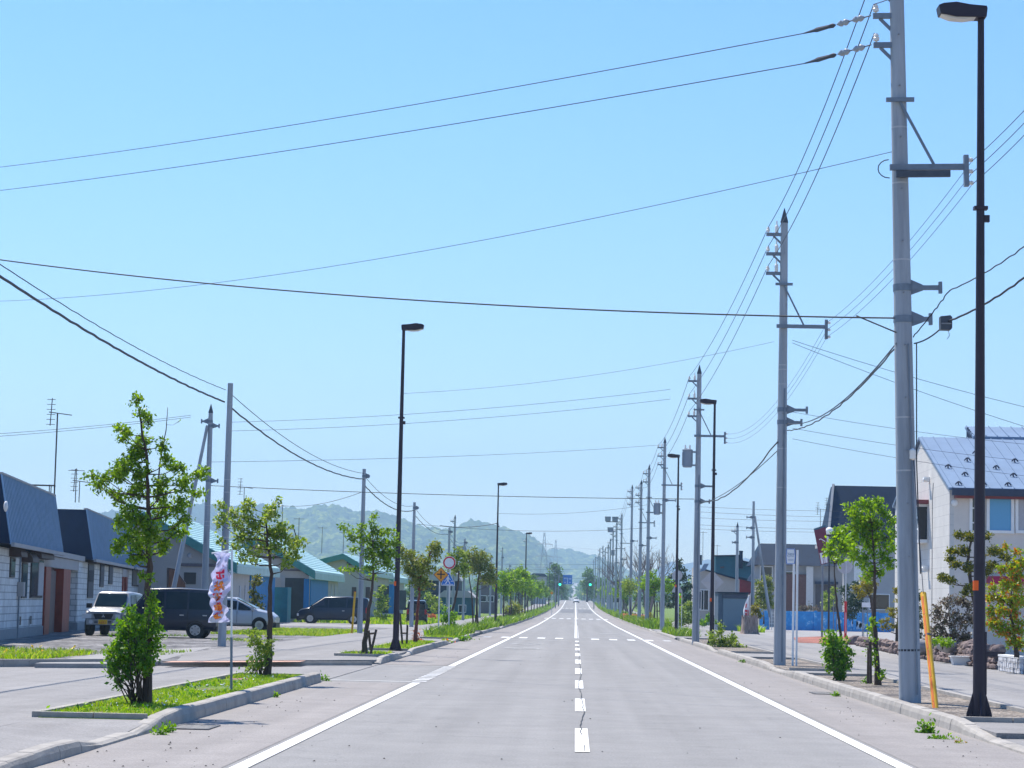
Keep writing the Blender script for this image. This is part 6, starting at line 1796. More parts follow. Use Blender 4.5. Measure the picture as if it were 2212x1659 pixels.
MB().box(-1.3, 1.3, -3, 3, .9, 3.6).build('cargo_box', MATS['paint_white'], t); MB().box(-1.1, 1.1, -4.6, -3.05, .5, 2.6).build('cab', MATS['paint_white'], t)
m = MB()
for y in (-4, 2):
    for x in (-1, 1): m.lathe((x, y, .5), [(.5, -.15), (.5, .15)], 14, axis='x')
m.build('wheel', MATS['tyre'], t); MB().box(-1.0, 1.0, -4.63, -4.61, 1.6, 2.3).build('windscreen', MATS['car_glass'], t)
# ------------------------------------------------------------------ trees, shrubs, grass
mat('bark', (.075, .055, .045), .9, var=.35, scale=12, stretch=(1, 1, .3), bump=.6); mat('bark_red', (.17, .05, .04), .9, var=.3, scale=10)
leafmat('leaf_spring', ((.05, .13, .01), (.13, .26, .015), (.22, .36, .03), (.09, .17, .015)), .5)
leafmat('leaf_bush', ((.04, .14, .012), (.10, .25, .015), (.19, .36, .02), (.05, .15, .012)), .48)
leafmat('leaf_olive', ((.06, .13, .012), (.15, .25, .02), (.30, .40, .09), (.24, .30, .06), (.10, .20, .02)), .48)
leafmat('leaf_dull', ((.06, .11, .015), (.14, .20, .025), (.27, .33, .08), (.22, .22, .06), (.10, .17, .02)), .46)
leafmat('leaf_bright', ((.07, .18, .01), (.17, .34, .015), (.27, .42, .03)), .5)
leafmat('leaf_dark', ((.012, .035, .015), (.025, .06, .02), (.04, .08, .03)), .2)
leafmat('leaf_pine', ((.03, .06, .01), (.10, .14, .012), (.26, .26, .02), (.14, .12, .02)), .35)
leafmat('leaf_brown', ((.04, .03, .018), (.11, .075, .05), (.24, .20, .15), (.08, .10, .025)), .3)
leafmat('leaf_autumn', ((.11, .24, .012), (.22, .36, .015), (.34, .36, .02), (.62, .14, .02), (.16, .28, .015), (.24, .36, .02), (.2, .33, .015)), .48)
leafmat('leaf_yellow', ((.12, .13, .012), (.27, .24, .02), (.18, .2, .015)), .4)
leafmat('leaf_far', ((.03, .09, .015), (.07, .16, .02), (.12, .22, .03)), .4)
leafmat('grass_blade', ((.10, .23, .008), (.19, .36, .012), (.30, .46, .03), (.34, .32, .10)), .45)
leafmat('grass_weed', ((.06, .14, .012), (.13, .25, .02), (.22, .32, .06)), .45)
leafmat('petal_yellow', ((.7, .5, .02), (.8, .6, .03)), .3); leafmat('petal_red', ((.5, .12, .05), (.4, .2, .06)), .3)

def leafcloud(C, s, nr, droop=.25, aspect=.55):
    """C (n,3) leaf bases -> folded leaf diamonds"""
    n = len(C)
    a = nr.normal(size=(n, 3)); a[:, 2] -= droop; a /= np.linalg.norm(a, axis=1)[:, None]
    u = nr.normal(size=(n, 3)); u[:, 2] += .6
    b = np.cross(a, u); b /= np.linalg.norm(b, axis=1)[:, None] + 1e-9
    c = np.cross(a, b)
    L = (s * nr.uniform(.5, 1.4, n))[:, None]
    mid = C + a * L * .5 + c * L * .10
    V = np.stack([C, mid + b * L * aspect * .5 - c * L * .08, C + a * L, mid - b * L * aspect * .5 - c * L * .08], 1).reshape(-1, 3)
    i = np.arange(n)[:, None] * 4
    Fc = np.concatenate([i + np.array([[0, 1, 2]]), i + np.array([[0, 2, 3]])], 0)
    return V, Fc
SEED = [11]
def plant(name, label, cat, Y, trunk, blobs, leaf, s, cov=2.2, bark='bark', group=None, tr=(.05, .012), stems=0, limb=True, dz=1.0, twigr=.004, foliage='crown', droop=.25, clump=16, spread=.42, baseY=None):
    """trunk and blobs are given in picture units at the depth Y; the plant is built at its real size there"""
    SEED[0] += 1
    nr = np.random.default_rng(SEED[0]); rng = random.Random(SEED[0])
    pts = [at(x, y, Y) for x, y in trunk]
    b0 = pts[0].copy()
    t = thing(name, label, cat, b0, group)
    k = Y / F
    tm = MB()
    loc = [p - b0 for p in pts]
    for i, p in enumerate(loc):
        if i: p.y += rng.uniform(-.06, .06) * (loc[-1].z / 3)
    n_ = len(loc)
    sm, rs = [], []
    for i in range(n_ - 1):
        for q in range(4):
            u = q / 4
            p = loc[i].lerp(loc[i + 1], u)
            f = (i + u) / max(1, n_ - 1)
            sm.append(p + Vector((rng.uniform(-1, 1), rng.uniform(-1, 1), 0)) * tr[0] * .22); rs.append(tr[0] + (tr[1] - tr[0]) * f ** .8)
    sm.append(loc[-1]); rs.append(tr[1])
    if trunk and tr[0] > 0 and n_ > 1:
        rs[0] *= 1.25
        tm.tube([sm[0] - Vector((0, 0, .1))] + sm, [rs[0]] + rs, 9)
    for q in range(stems):
        a = rng.uniform(0, 6.28); r_ = rng.uniform(.03, .22); bx = blobs[rng.randrange(len(blobs))]
        e = at(bx[0], bx[1], Y) - b0; e.y += rng.uniform(-.3, .3)
        s0 = Vector((r_ * math.cos(a) * .6, r_ * math.sin(a) * .6, -.05))
        m1 = s0.lerp(e, .5) + Vector((rng.uniform(-.05, .05), rng.uniform(-.05, .05), .1))
        tm.tube([s0, m1, e], [.010, .008, .004], 5)
    LC = []
    zmax = max((p.z for p in sm), default=1)
    for bl in blobs:
        px, py, rx = bl[:3]; ry = bl[3] if len(bl) > 3 else rx
        c = at(px, py, Y) - b0
        RX, RY = rx * k, ry * k
        c.y += rng.uniform(-.7, .7) * dz * max(RX, .25) * (1.6 if stems == 0 else .8)
        if limb and sm:
            best = min((p for p in sm if p.z < c.z - .25 * abs(c.x - p.x) or p is sm[0]), key=lambda p: (p - c).length + .3 * abs(p.z - c.z))
            i0 = sm.index(best); r0 = min(rs[i0] * .55, .03 + .008 * len(sm) * 0)
            mid = best.lerp(c, .55) + Vector((0, 0, -.12 * (c - best).length))
            tm.tube([best, best.lerp(mid, .5) , mid, c], [r0, r0 * .7, r0 * .5, max(twigr, r0 * .25)], 6)
        area = math.pi * (RX + .35 * s) * (RY + .35 * s)
        n = max(6, int(cov * area / (.19 * s * s)))
        nt_ = max(2, n // clump)
        d = nr.normal(size=(nt_, 3)); d /= np.linalg.norm(d, axis=1)[:, None]
        rad = nr.uniform(.25, 1, (nt_, 1)) ** .6
        T = np.array(c)[None] + d * rad * np.array([[RX, max(RX, RY) * .9 * dz, RY]])
        if limb:
            for q in T[:: max(1, nt_ // 7)]: tm.tube([c, c.lerp(Vector(q), .5) + Vector((0, 0, -.01)), Vector(q)], [twigr * 1.3, twigr, twigr * .6], 4, cap=False)
        idx = nr.integers(0, nt_, n)
        C = T[idx] + nr.normal(size=(n, 3)) * np.array([[1, 1, .8]]) * max(s * .62, min(RX, RY) * spread * .42)
        LC.append(C)
    if tm.v: tm.build('trunk' if cat == 'tree' else 'stems', MATS[bark], t, smooth=True, fix=False)
    V, Fc = leafcloud(np.concatenate(LC), s, nr, droop)
    npmesh(foliage, V, Fc, MATS[leaf], t)
    return t
GS = 'young street trees along the road'
T1 = [(300.7, 868, 10, 13), (306, 892, 11), (322, 909, 13, 10), (320, 894, 7), (256, 921, 14, 8), (265, 945, 12, 8), (281, 935, 12), (305, 945, 16, 14), (293, 964, 15), (304, 978, 15), (355, 960, 12, 17), (289, 991, 19), (265, 997, 13), (242, 1021, 18, 10), (201, 1029, 14, 9), (213, 1048, 13), (230, 1034, 14), (254, 1023, 16), (277, 1013, 19), (312, 1025, 21), (363, 995, 17, 12), (380, 1010, 20, 16), (400, 1045, 20), (430, 1025, 16, 9), (445, 1022, 9), (350, 1040, 18), (300, 1060, 25), (250, 1075, 18, 15), (390, 1090, 22), (340, 1100, 27), (290, 1110, 25), (257, 1130, 17), (400, 1125, 18, 13), (330, 1150, 27), (283, 1160, 22), (378, 1148, 20), (264, 1182, 18), (310, 1190, 24), (350, 1183, 17), (290, 1213, 14, 10), (310, 1245, 6), (331, 1250, 6), (337, 1290, 8, 14), (335, 1318, 8, 12), (236, 1062, 12, 8), (418, 1062, 14, 10), (345, 1070, 18), (310, 1130, 24)]
plant('street_tree', 'tall leafy young street tree standing nearest on the left', 'tree', 32.0, [(316, 1525), (320, 1400), (318, 1300), (322, 1200), (323, 1100), (319, 1000), (300, 885)], T1, 'leaf_spring', .054, 2.6, group=GS, tr=(.075, .012))
plant('bare_shoot', 'bare leafless forked shoot rising from the nearest left tree', 'branch', 32.0, [(340, 1070), (346, 1000), (358, 930), (362, 880)], [(381, 908, 2, 1)], 'leaf_spring', .03, .5, tr=(.014, .004), limb=True)
B1 = [(279, 1322, 12, 12), (299, 1340, 18, 17), (271, 1356, 15, 17), (328, 1317, 7, 20), (318, 1352, 14, 17), (256, 1387, 17, 16), (283, 1381, 22), (328, 1367, 14, 20), (246, 1410, 14), (271, 1410, 23), (302, 1400, 24), (330, 1400, 14), (240, 1443, 12), (260, 1438, 18), (287, 1434, 22, 14), (316, 1426, 20, 14), (258, 1463, 10), (271, 1449, 15), (259, 1480, 7), (290, 1518, 10, 5), (310, 1445, 18, 10), (300, 1375, 20)]
plant('shrub', 'dense leafy shrub with many bare stems at the nearest left tree', 'shrub', 31.9, [(300, 1526), (300, 1500)], B1, 'leaf_bush', .062, 3.0, stems=34, limb=False, tr=(.02, .012), foliage='foliage', dz=1.1)
T2 = [(480, 1094, 11, 12), (488, 1117, 17, 11), (479, 1133, 15, 10), (475, 1163, 11, 8), (503, 1111, 18, 11), (539, 1086, 10, 17), (534, 1101, 14), (527, 1115, 21, 14), (552, 1124, 18, 15), (573, 1094, 13), (597, 1081, 11, 9), (592, 1099, 14, 13), (581, 1117, 19), (511, 1137, 22, 14), (540, 1150, 23, 18), (503, 1180, 15, 8), (527, 1169, 24, 15), (519, 1202, 13, 7), (544, 1193, 18, 10), (568, 1150, 22, 18), (592, 1143, 19, 16), (614, 1137, 13), (609, 1156, 18), (592, 1166, 19), (630, 1166, 16, 14), (641, 1170, 13), (622, 1185, 18, 13), (638, 1192, 11, 15), (618, 1211, 12), (600, 1183, 14), (565, 1180, 18), (540, 1210, 16, 6), (625, 1222, 9, 6)]
plant('street_tree', 'spreading young street tree behind the banner, second on the left', 'tree', 45.0, [(577, 1463), (582, 1380), (584, 1300), (585, 1240), (578, 1170), (572, 1110)], T2, 'leaf_olive', .075, 1.5, group=GS, tr=(.075, .014))
plant('shrub', 'small leafy shrub around the foot of second left tree', 'shrub', 44.9, [(562, 1463), (560, 1440)], [(545, 1380, 12, 14), (560, 1398, 15, 18), (574, 1412, 11, 16), (541, 1425, 9), (546, 1445, 8), (566, 1430, 12, 14), (552, 1365, 8, 6), (580, 1390, 7, 12)], 'leaf_olive', .075, 2.2, stems=14, limb=False, tr=(.015, .01), foliage='foliage')
T3 = [(806, 1114, 7, 9), (801, 1127, 9), (740, 1138, 9, 7), (752, 1144, 12), (760, 1159, 14), (763, 1186, 10), (781, 1143, 15), (797, 1150, 17), (786, 1169, 20), (814, 1146, 12), (825, 1168, 20), (833, 1146, 10, 15), (848, 1153, 12), (806, 1181, 22), (830, 1189, 22), (854, 1172, 15), (797, 1200, 20), (822, 1205, 22), (848, 1197, 17), (786, 1229, 12, 7), (765, 1231, 17, 5), (742, 1229, 9, 4), (810, 1225, 18, 9), (836, 1218, 15), (806, 1246, 9), (845, 1228, 12, 9)]
T3 = [(b[0], b[1], b[2] * .8, (b[3] if len(b) > 3 else b[2]) * .8) for b in T3]
plant('street_tree', 'young street tree with wooden prop stakes, left of the tall lamp', 'tree', 66.0, [(786, 1415), (791, 1360), (799, 1300), (806, 1240), (806, 1170)], T3, 'leaf_spring', .09, 1.8, group=GS, tr=(.09, .016))
T4 = [(867, 1188, 10), (880, 1202, 19, 13), (897, 1204, 16), (888, 1220, 19), (932, 1178, 13, 15), (942, 1188, 11), (918, 1212, 16), (910, 1228, 18), (936, 1202, 13), (932, 1227, 11), (905, 1247, 20, 14), (916, 1257, 14), (897, 1262, 11), (935, 1264, 6, 4), (878, 1232, 12)]
plant('street_tree', 'dull olive street tree with a reddish trunk behind the tall lamp', 'tree', 85.5, [(897, 1391), (899, 1350), (904, 1300), (908, 1250), (930, 1195)], T4, 'leaf_dull', .11, 1.9, bark='bark_red', group=GS, tr=(.085, .02))
T5 = [(970, 1204, 12), (978, 1210, 12), (988, 1222, 14), (994, 1202, 16, 14), (991, 1192, 9), (1002, 1225, 12), (981, 1232, 11), (1001, 1238, 8), (975, 1222, 9)]
plant('street_tree', 'bent leaning street tree right of the blue crossing sign', 'tree', 120, [(968, 1360), (974, 1335), (982, 1300), (989, 1265), (991, 1235), (984, 1212)], T5, 'leaf_olive', .13, 1.9, group=GS, tr=(.09, .03))
plant('shrub', 'dark leafy shrub around the bent tree foot', 'shrub', 119.6, [(968, 1362), (968, 1350)], [(962, 1329, 8, 13), (970, 1342, 13, 14), (968, 1357, 14, 9), (978, 1328, 7), (966, 1316, 6), (976, 1352, 9)], 'leaf_bush', .13, 2.0, limb=False, tr=(.02, .01), foliage='foliage')
T6 = [(1010.5, 1199, 10), (1019, 1210, 14), (1028, 1202, 14), (1043, 1196, 12, 9), (1048, 1204, 12), (1035, 1222, 17), (1027, 1235, 11), (1051, 1225, 13), (1056, 1241, 13), (1059, 1225, 9), (1067, 1251, 9), (1043, 1251, 11), (1027, 1188, 5, 7), (1060, 1258, 8)]
plant('street_tree', 'twin-trunked street tree beside two short stakes, left of second lamp', 'tree', 139, [(1031, 1360), (1030, 1300), (1033, 1250), (1040, 1210)], T6, 'leaf_dull', .15, 1.8, group=GS, tr=(.085, .03))
plant('street_tree', 'slim street tree leaning left beside the twin-trunked tree', 'tree', 140, [(1023, 1360), (1020, 1300), (1013, 1240), (1010, 1212)], [(1008, 1215, 10), (1015, 1228, 11), (1004, 1228, 8)], 'leaf_dull', .15, 1.8, group=GS, tr=(.06, .02))
RT1 = [(1861, 1082, 14, 10), (1833, 1096, 10), (1852, 1103, 17, 12), (1874, 1094, 20, 15), (1897, 1091, 16), (1906, 1107, 12), (1843, 1114, 12), (1879, 1121, 21), (1861, 1125, 18), (1843, 1137, 13), (1920, 1125, 13, 15), (1902, 1137, 18), (1879, 1146, 21), (1856, 1148, 18), (1931, 1153, 10), (1915, 1160, 15), (1893, 1166, 16), (1872, 1166, 16), (1931, 1178, 8), (1915, 1187, 16), (1884, 1182, 13), (1902, 1207, 15), (1874, 1207, 17), (1915, 1217, 14), (1856, 1205, 14), (1893, 1230, 13), (1879, 1242, 15), (1902, 1238, 11), (1845, 1165, 14), (1846, 1185, 13), (1840, 1200, 10), (1864, 1225, 11), (1884, 1342, 9), (1886, 1365, 10, 13), (1880, 1383, 7), (1881, 1406, 8, 13), (1886, 1430, 8), (1897, 1452, 7), (1905, 1460, 8, 6)]
plant('street_tree', 'bright green young street tree on the right beside the massive pole', 'tree', 48.8, [(1897, 1478), (1894, 1400), (1889, 1330), (1891, 1270), (1888, 1200), (1884, 1130)], RT1, 'leaf_bright', .07, 1.8, group=GS, tr=(.065, .014))
plant('street_tree', 'thin street tree rising out of the round right-hand bush', 'tree', 52, [(1821, 1462), (1818, 1390), (1810, 1320), (1804, 1270), (1803, 1220)], [(1790, 1178, 7), (1810, 1152, 9), (1815, 1157, 15), (1829, 1148, 13), (1802, 1176, 13), (1820, 1171, 15), (1792, 1189, 7), (1803, 1201, 10), (1806, 1212, 9), (1833, 1187, 15), (1833, 1171, 15), (1815, 1188, 10)], 'leaf_bright', .075, 1.8, group=GS, tr=(.045, .012))
plant('shrub', 'round leafy bush at the thin right-hand tree', 'shrub', 51.6, [(1812, 1468), (1812, 1440)], [(1792, 1372, 9), (1789, 1392, 12, 14), (1803, 1388, 13), (1820, 1392, 15), (1790, 1417, 12), (1807, 1417, 18), (1827, 1413, 12), (1793, 1440, 10), (1811, 1443, 17), (1829, 1435, 11), (1815, 1457, 12, 8), (1798, 1403, 13)], 'leaf_bush', .075, 3.2, stems=12, limb=False, tr=(.02, .01), foliage='foliage')
plant('shrub', 'low sprawling shrub at the foot of the second right lamp', 'shrub', 94, [(1560, 1402), (1560, 1395)], [(1556, 1353, 4, 7), (1558, 1369, 7), (1538, 1374, 8), (1545, 1385, 12, 10), (1563, 1383, 12), (1583, 1381, 10), (1590, 1395, 10, 6), (1608, 1399, 8, 4), (1561, 1396, 14, 7), (1575, 1392, 10)], 'leaf_olive', .12, 2.2, stems=8, limb=False, tr=(.02, .01), foliage='foliage')
plant('street_tree', 'bright street tree half hidden by the fourth utility pole', 'tree', 186, [(1413, 1351), (1414, 1310), (1412, 1270)], [(1408, 1239, 10), (1414, 1253, 12), (1396, 1253, 12), (1390.5, 1264, 10), (1410, 1268, 14), (1406, 1280, 10), (1437, 1258, 9), (1447, 1266, 10), (1439, 1272, 9), (1425, 1262, 12)], 'leaf_bright', .2, 1.8, group=GS, tr=(.1, .03))
plant('street_tree', 'brownish round street tree between the seventh and eighth poles', 'tree', 232, [(1362, 1345), (1362, 1310), (1360, 1280)], [(1359, 1258, 14, 8), (1351, 1268, 10), (1367, 1268, 10), (1359, 1276, 12, 9)], 'leaf_olive', .24, 1.9, group=GS, tr=(.1, .03))
# far street trees in rows: two prototypes copied
fa = plant('street_tree', 'bright street tree beyond the second left lamp, first of the far left row', 'tree', 194, [(1088, 1348), (1088, 1310), (1088, 1270)], [(1080, 1255, 10), (1096, 1252, 10), (1088, 1243, 10), (1086, 1265, 13), (1098, 1268, 9), (1076, 1268, 8), (1090, 1279, 10)], 'leaf_bright', .22, 1.9, group=GS, tr=(.09, .03))
fb = plant('street_tree', 'second bright street tree of the far left row', 'tree', 210, [(1103, 1345), (1104, 1310), (1103, 1272)], [(1099, 1258, 10), (1108, 1252, 10), (1104, 1243, 7), (1097, 1270, 8), (1110, 1268, 10), (1103, 1276, 10)], 'leaf_spring', .22, 1.9, group=GS, tr=(.09, .03))
rng = random.Random(5)
for i, px in enumerate((1112, 1120, 1127, 1133, 1140, 1147, 1153, 1160, 1166, 1172, 1178, 1184)):
    Y = YX(px, -6.0)
    dup((fa, fb)[i % 2], '%s small street tree of the far left row past the second lamp' % ORD[i + 2], (-6.0, Y, gz(Y) + .12), rng.uniform(0, 6), s=rng.uniform(.9, 1.25))
for i, px in enumerate((1346, 1337, 1327, 1319, 1312, 1306, 1301, 1297, 1293, 1289)):
    Y = YX(px, 6.2)
    dup((fb, fa)[i % 2], '%s small street tree of the far right row past the eighth pole' % ORD[i], (6.2, Y, gz(Y) + .12), rng.uniform(0, 6), s=rng.uniform(.85, 1.15))
# garden plants on the right
plant('maple', 'green shrub maple with orange and red leaf tips at the right edge', 'tree', 62, [(2196, 1412), (2190, 1370), (2182, 1320), (2186, 1270)], [(2173, 1184, 4, 7), (2200, 1192, 6, 9), (2208, 1214, 14), (2164, 1229, 10), (2183, 1226, 12), (2198, 1238, 15), (2147, 1270, 8), (2171, 1263, 13), (2195, 1266, 16), (2139, 1293, 8), (2164, 1292, 13), (2188, 1297, 15), (2208, 1297, 14), (2140, 1318, 11), (2164, 1321, 13), (2188, 1326, 15), (2141, 1350, 12, 10), (2159, 1356, 13), (2178, 1363, 13), (2200, 1355, 15), (2183, 1386, 12, 10), (2205, 1390, 15), (2150, 1338, 11)], 'leaf_autumn', .085, 3.6, tr=(.06, .015))
plant('garden_pine', 'cloud-pruned pine with flat pads in front of white house', 'tree', 69, [(2112, 1400), (2108, 1340), (2106, 1300), (2098, 1255), (2090, 1215), (2098, 1170)], [(2076, 1155, 13, 7), (2095, 1160, 13, 9), (2112, 1156, 9, 7), (2134, 1160, 9, 5), (2061, 1190, 14, 7), (2081, 1190, 13, 10), (2051, 1207, 9, 7), (2061, 1220, 14, 7), (2090, 1224, 13, 10), (2151, 1190, 19, 9), (2171, 1204, 13, 8), (2144, 1222, 13, 10), (2037, 1248, 14, 8), (2054, 1254, 9, 6), (2090, 1270, 11, 7), (2081, 1282, 8, 5), (2120, 1200, 12, 9), (2130, 1235, 12, 8)], 'leaf_pine', .07, 4.4, tr=(.11, .03), droop=-.2, dz=.8)
plant('shrub', 'large brown-leaved shrub before the white house wall', 'shrub', 74, [(2055, 1398), (2055, 1370)], [(2020, 1320, 14), (2045, 1302, 15), (2070, 1298, 16), (2092, 1308, 13), (2030, 1345, 17), (2055, 1335, 19), (2082, 1338, 18), (2098, 1345, 10), (2015, 1368, 12), (2040, 1372, 16), (2068, 1370, 18), (2090, 1375, 13), (2058, 1390, 14, 9)], 'leaf_brown', .085, 2.0, stems=24, limb=False, tr=(.02, .01), foliage='foliage')
plant('shrub', 'bright green low cushion shrub on top of rubble wall', 'shrub', 72.5, [(2036, 1396), (2036, 1390)], [(2018, 1387, 9, 6), (2032, 1385, 12, 7), (2048, 1386, 12, 7), (2040, 1391, 14, 5)], 'leaf_bright', .06, 3.0, limb=False, tr=(.02, .01), foliage='foliage')
plant('shrub', 'green bush growing on the left behind the massive pole', 'shrub', 82, [(1985, 1385), (1985, 1370)], [(1983, 1290, 7, 14), (1990, 1310, 8), (1984, 1335, 9, 12), (1992, 1355, 9), (1984, 1372, 10, 8)], 'leaf_dark', .09, 2.0, stems=6, limb=False, tr=(.02, .01), foliage='foliage')
plant('garden_pine', 'small tiered trimmed pine left of the massive pole', 'tree', 92, [(1937, 1398), (1937, 1360), (1941, 1330), (1942, 1290)], [(1940, 1275, 7, 6), (1939, 1299, 8, 5), (1931, 1317, 11, 4), (1927, 1328, 9, 4), (1914, 1340, 9, 5), (1932, 1351, 10, 5), (1913, 1355, 8, 5), (1948, 1345, 8, 6)], 'leaf_yellow', .08, 3.0, tr=(.07, .03), droop=-.2)
plant('garden_pine', 'brownish yellow pine pads behind the thin right tree', 'tree', 118, [(1887, 1370), (1886, 1320), (1880, 1290), (1868, 1265)], [(1848, 1272, 10, 7), (1864, 1263, 14, 8), (1876, 1275, 13, 8), (1858, 1284, 12, 6), (1870, 1252, 12, 7), (1884, 1262, 9, 8)], 'leaf_yellow', .12, 2.6, tr=(.1, .04), droop=-.2)
plant('shrub', 'dark evergreen clump behind the post with red guard', 'shrub', 160, [(1842, 1345), (1842, 1330)], [(1835, 1300, 14, 20), (1850, 1292, 14, 22), (1862, 1310, 12, 14), (1840, 1325, 16, 12), (1828, 1275, 10, 14), (1848, 1262, 10)], 'leaf_dark', .16, 2.4, limb=False, tr=(.03, .01), foliage='foliage')
plant('shrub', 'olive shrub between dark lamp post and blue wall', 'shrub', 186, [(1790, 1340), (1790, 1330)], [(1786, 1285, 8), (1795, 1295, 11), (1790, 1310, 11), (1805, 1275, 8), (1782, 1300, 7)], 'leaf_olive', .18, 2.2, limb=False, tr=(.03, .01), foliage='foliage')
plant('shrub', 'grey-brown shrubs and stones above the blue wall', 'shrub', 192, [(1755, 1330), (1755, 1322)], [(1735, 1314, 9, 6), (1750, 1312, 10, 7), (1765, 1315, 8, 5), (1725, 1312, 6, 5)], 'leaf_brown', .16, 2.2, limb=False, tr=(.03, .01), foliage='foliage')
plant('shrub', 'rounded dark olive tree behind the second right utility pole', 'shrub', 178, [(1650, 1345), (1650, 1320)], [(1642, 1262, 11), (1655, 1252, 11), (1664, 1268, 10), (1645, 1280, 14), (1660, 1288, 13), (1650, 1303, 15, 12), (1664, 1305, 9), (1636, 1296, 8)], 'leaf_dull', .17, 2.6, limb=False, tr=(.06, .02), foliage='foliage')
plant('shrub', 'yellow-green bush sprouting from the tree stump', 'shrub', 150.6, [(1628, 1334), (1628, 1326)], [(1628, 1315, 7), (1636, 1320, 8), (1625, 1327, 7, 6), (1640, 1328, 7), (1632, 1310, 6)], 'leaf_yellow', .13, 2.6, limb=False, tr=(.02, .01), foliage='foliage')
plant('conifer', 'dark drooping conifer between third and fourth utility poles', 'tree', 205, [(1467, 1345), (1467, 1290), (1467, 1215)], [(1467, 1212, 5, 8), (1462, 1225, 9, 6), (1474, 1230, 10, 6), (1456, 1242, 10, 6), (1480, 1246, 12, 7), (1466, 1252, 14, 9), (1450, 1262, 10, 7), (1485, 1266, 12, 8), (1466, 1275, 16, 10), (1450, 1288, 12, 9), (1486, 1288, 12, 10), (1468, 1300, 18, 10), (1446, 1305, 9)], 'leaf_dark', .22, 2.3, tr=(.14, .03), droop=.6)
plant('shrub', 'reddish green bush right of the third lamp', 'shrub', 175, [(1482, 1352), (1482, 1340)], [(1475, 1318, 9), (1487, 1308, 9), (1492, 1322, 9), (1478, 1332, 11), (1490, 1338, 10), (1474, 1345, 8)], 'leaf_olive', .17, 2.2, limb=False, tr=(.02, .01), foliage='foliage')
plant('shrub', 'green garden patch behind the second right lamp', 'shrub', 170, [(1517, 1352), (1517, 1345)], [(1510, 1343, 8, 7), (1520, 1347, 9, 6), (1530, 1335, 8, 9), (1540, 1345, 7)], 'leaf_bush', .17, 2.6, limb=False, tr=(.02, .01), foliage='foliage')
plant('shrub', 'yellow-green shrub at the fourth right utility pole', 'shrub', 190, [(1397, 1351), (1397, 1345)], [(1393, 1338, 8, 9), (1400, 1341, 8), (1387, 1345, 7, 5), (1404, 1332, 6, 8)], 'leaf_yellow', .15, 2.2, limb=False, tr=(.02, .01), foliage='foliage')
plant('shrub', 'rounded dark shrub below the second left lamp', 'shrub', 215, [(1110, 1338), (1110, 1330)], [(1100, 1318, 9), (1110, 1312, 11), (1120, 1318, 9), (1108, 1325, 12, 8)], 'leaf_dull', .22, 2.4, limb=False, tr=(.03, .01), foliage='foliage')
plant('conifer', 'small bushy pine before the blue door of nearest mint house', 'tree', 122, [(551, 1345), (549, 1310), (548, 1270), (552, 1250)], [(553, 1248, 8, 9), (547, 1262, 10, 7), (557, 1257, 8, 6), (549, 1280, 9, 8), (557, 1290, 9), (547, 1303, 11, 9), (560, 1312, 11, 9), (553, 1328, 13, 9)], 'leaf_pine', .12, 2.2, tr=(.07, .03), droop=-.1)
plant('shrub', 'leafy garden bush behind the minivan rear', 'shrub', 175, [(822, 1345), (822, 1330)], [(818, 1285, 8), (826, 1272, 8), (820, 1300, 9), (830, 1310, 9), (818, 1322, 10), (828, 1335, 9), (832, 1290, 7)], 'leaf_olive', .18, 1.8, limb=False, tr=(.03, .01), foliage='foliage')
plant('shrub', 'pale garden bush right of the rear-facing small van', 'shrub', 200, [(940, 1335), (940, 1325)], [(930, 1300, 8), (940, 1292, 8), (948, 1305, 8), (938, 1315, 11), (926, 1285, 6)], 'leaf_olive', .2, 1.8, limb=False, tr=(.03, .01), foliage='foliage')
plant('tree', 'dark green garden tree behind the orange diamond sign', 'tree', 280, [(905, 1335), (905, 1300), (905, 1260)], [(895, 1262, 14), (912, 1258, 14), (905, 1245, 12), (890, 1282, 12), (918, 1280, 12)], 'leaf_far', .3, 2.0, tr=(.15, .05))
# bare tree on the right
def bare(label, base, top, Y, seed, spread):
    rng = random.Random(seed); b = at(base[0], base[1], Y); t = thing('bare_tree', label, 'tree', b)
    m = MB(); H = HT(b, top) - b.z
    def grow(p, d, L, r, n):
        e = p + d * L
        m.tube([p, p.lerp(e, .5) + Vector((rng.uniform(-.04, .04), 0, 0)) * L, e], [r, r * .85, r * .65], 5, cap=False)
        if n == 0: return
        for _ in range(3 if n > 2 else 2):
            dd = (d + Vector((rng.uniform(-1, 1), rng.uniform(-1, 1), rng.uniform(-.1, .7))) * spread).normalized()
            grow(e, dd, L * rng.uniform(.6, .85), r * .62, n - 1)
    for k in range(3): grow(Vector((rng.uniform(-.5, .5), rng.uniform(-.5, .5), 0)), Vector((rng.uniform(-.4, .4), rng.uniform(-.3, .3), 1)).normalized(), H * .3, .13, 5)
    m.build('branches', mat('bark_grey', (.16, .13, .13), .9, var=.2) if 'bark_grey' not in MATS else MATS['bark_grey'], t, fix=False)
bare('leafless brown tree behind the fifth and sixth right poles', (1400, 1330), 1172, 270, 3, .75)
bare('leafless brown tree further left behind right poles', (1358, 1325), 1192, 330, 8, .8)
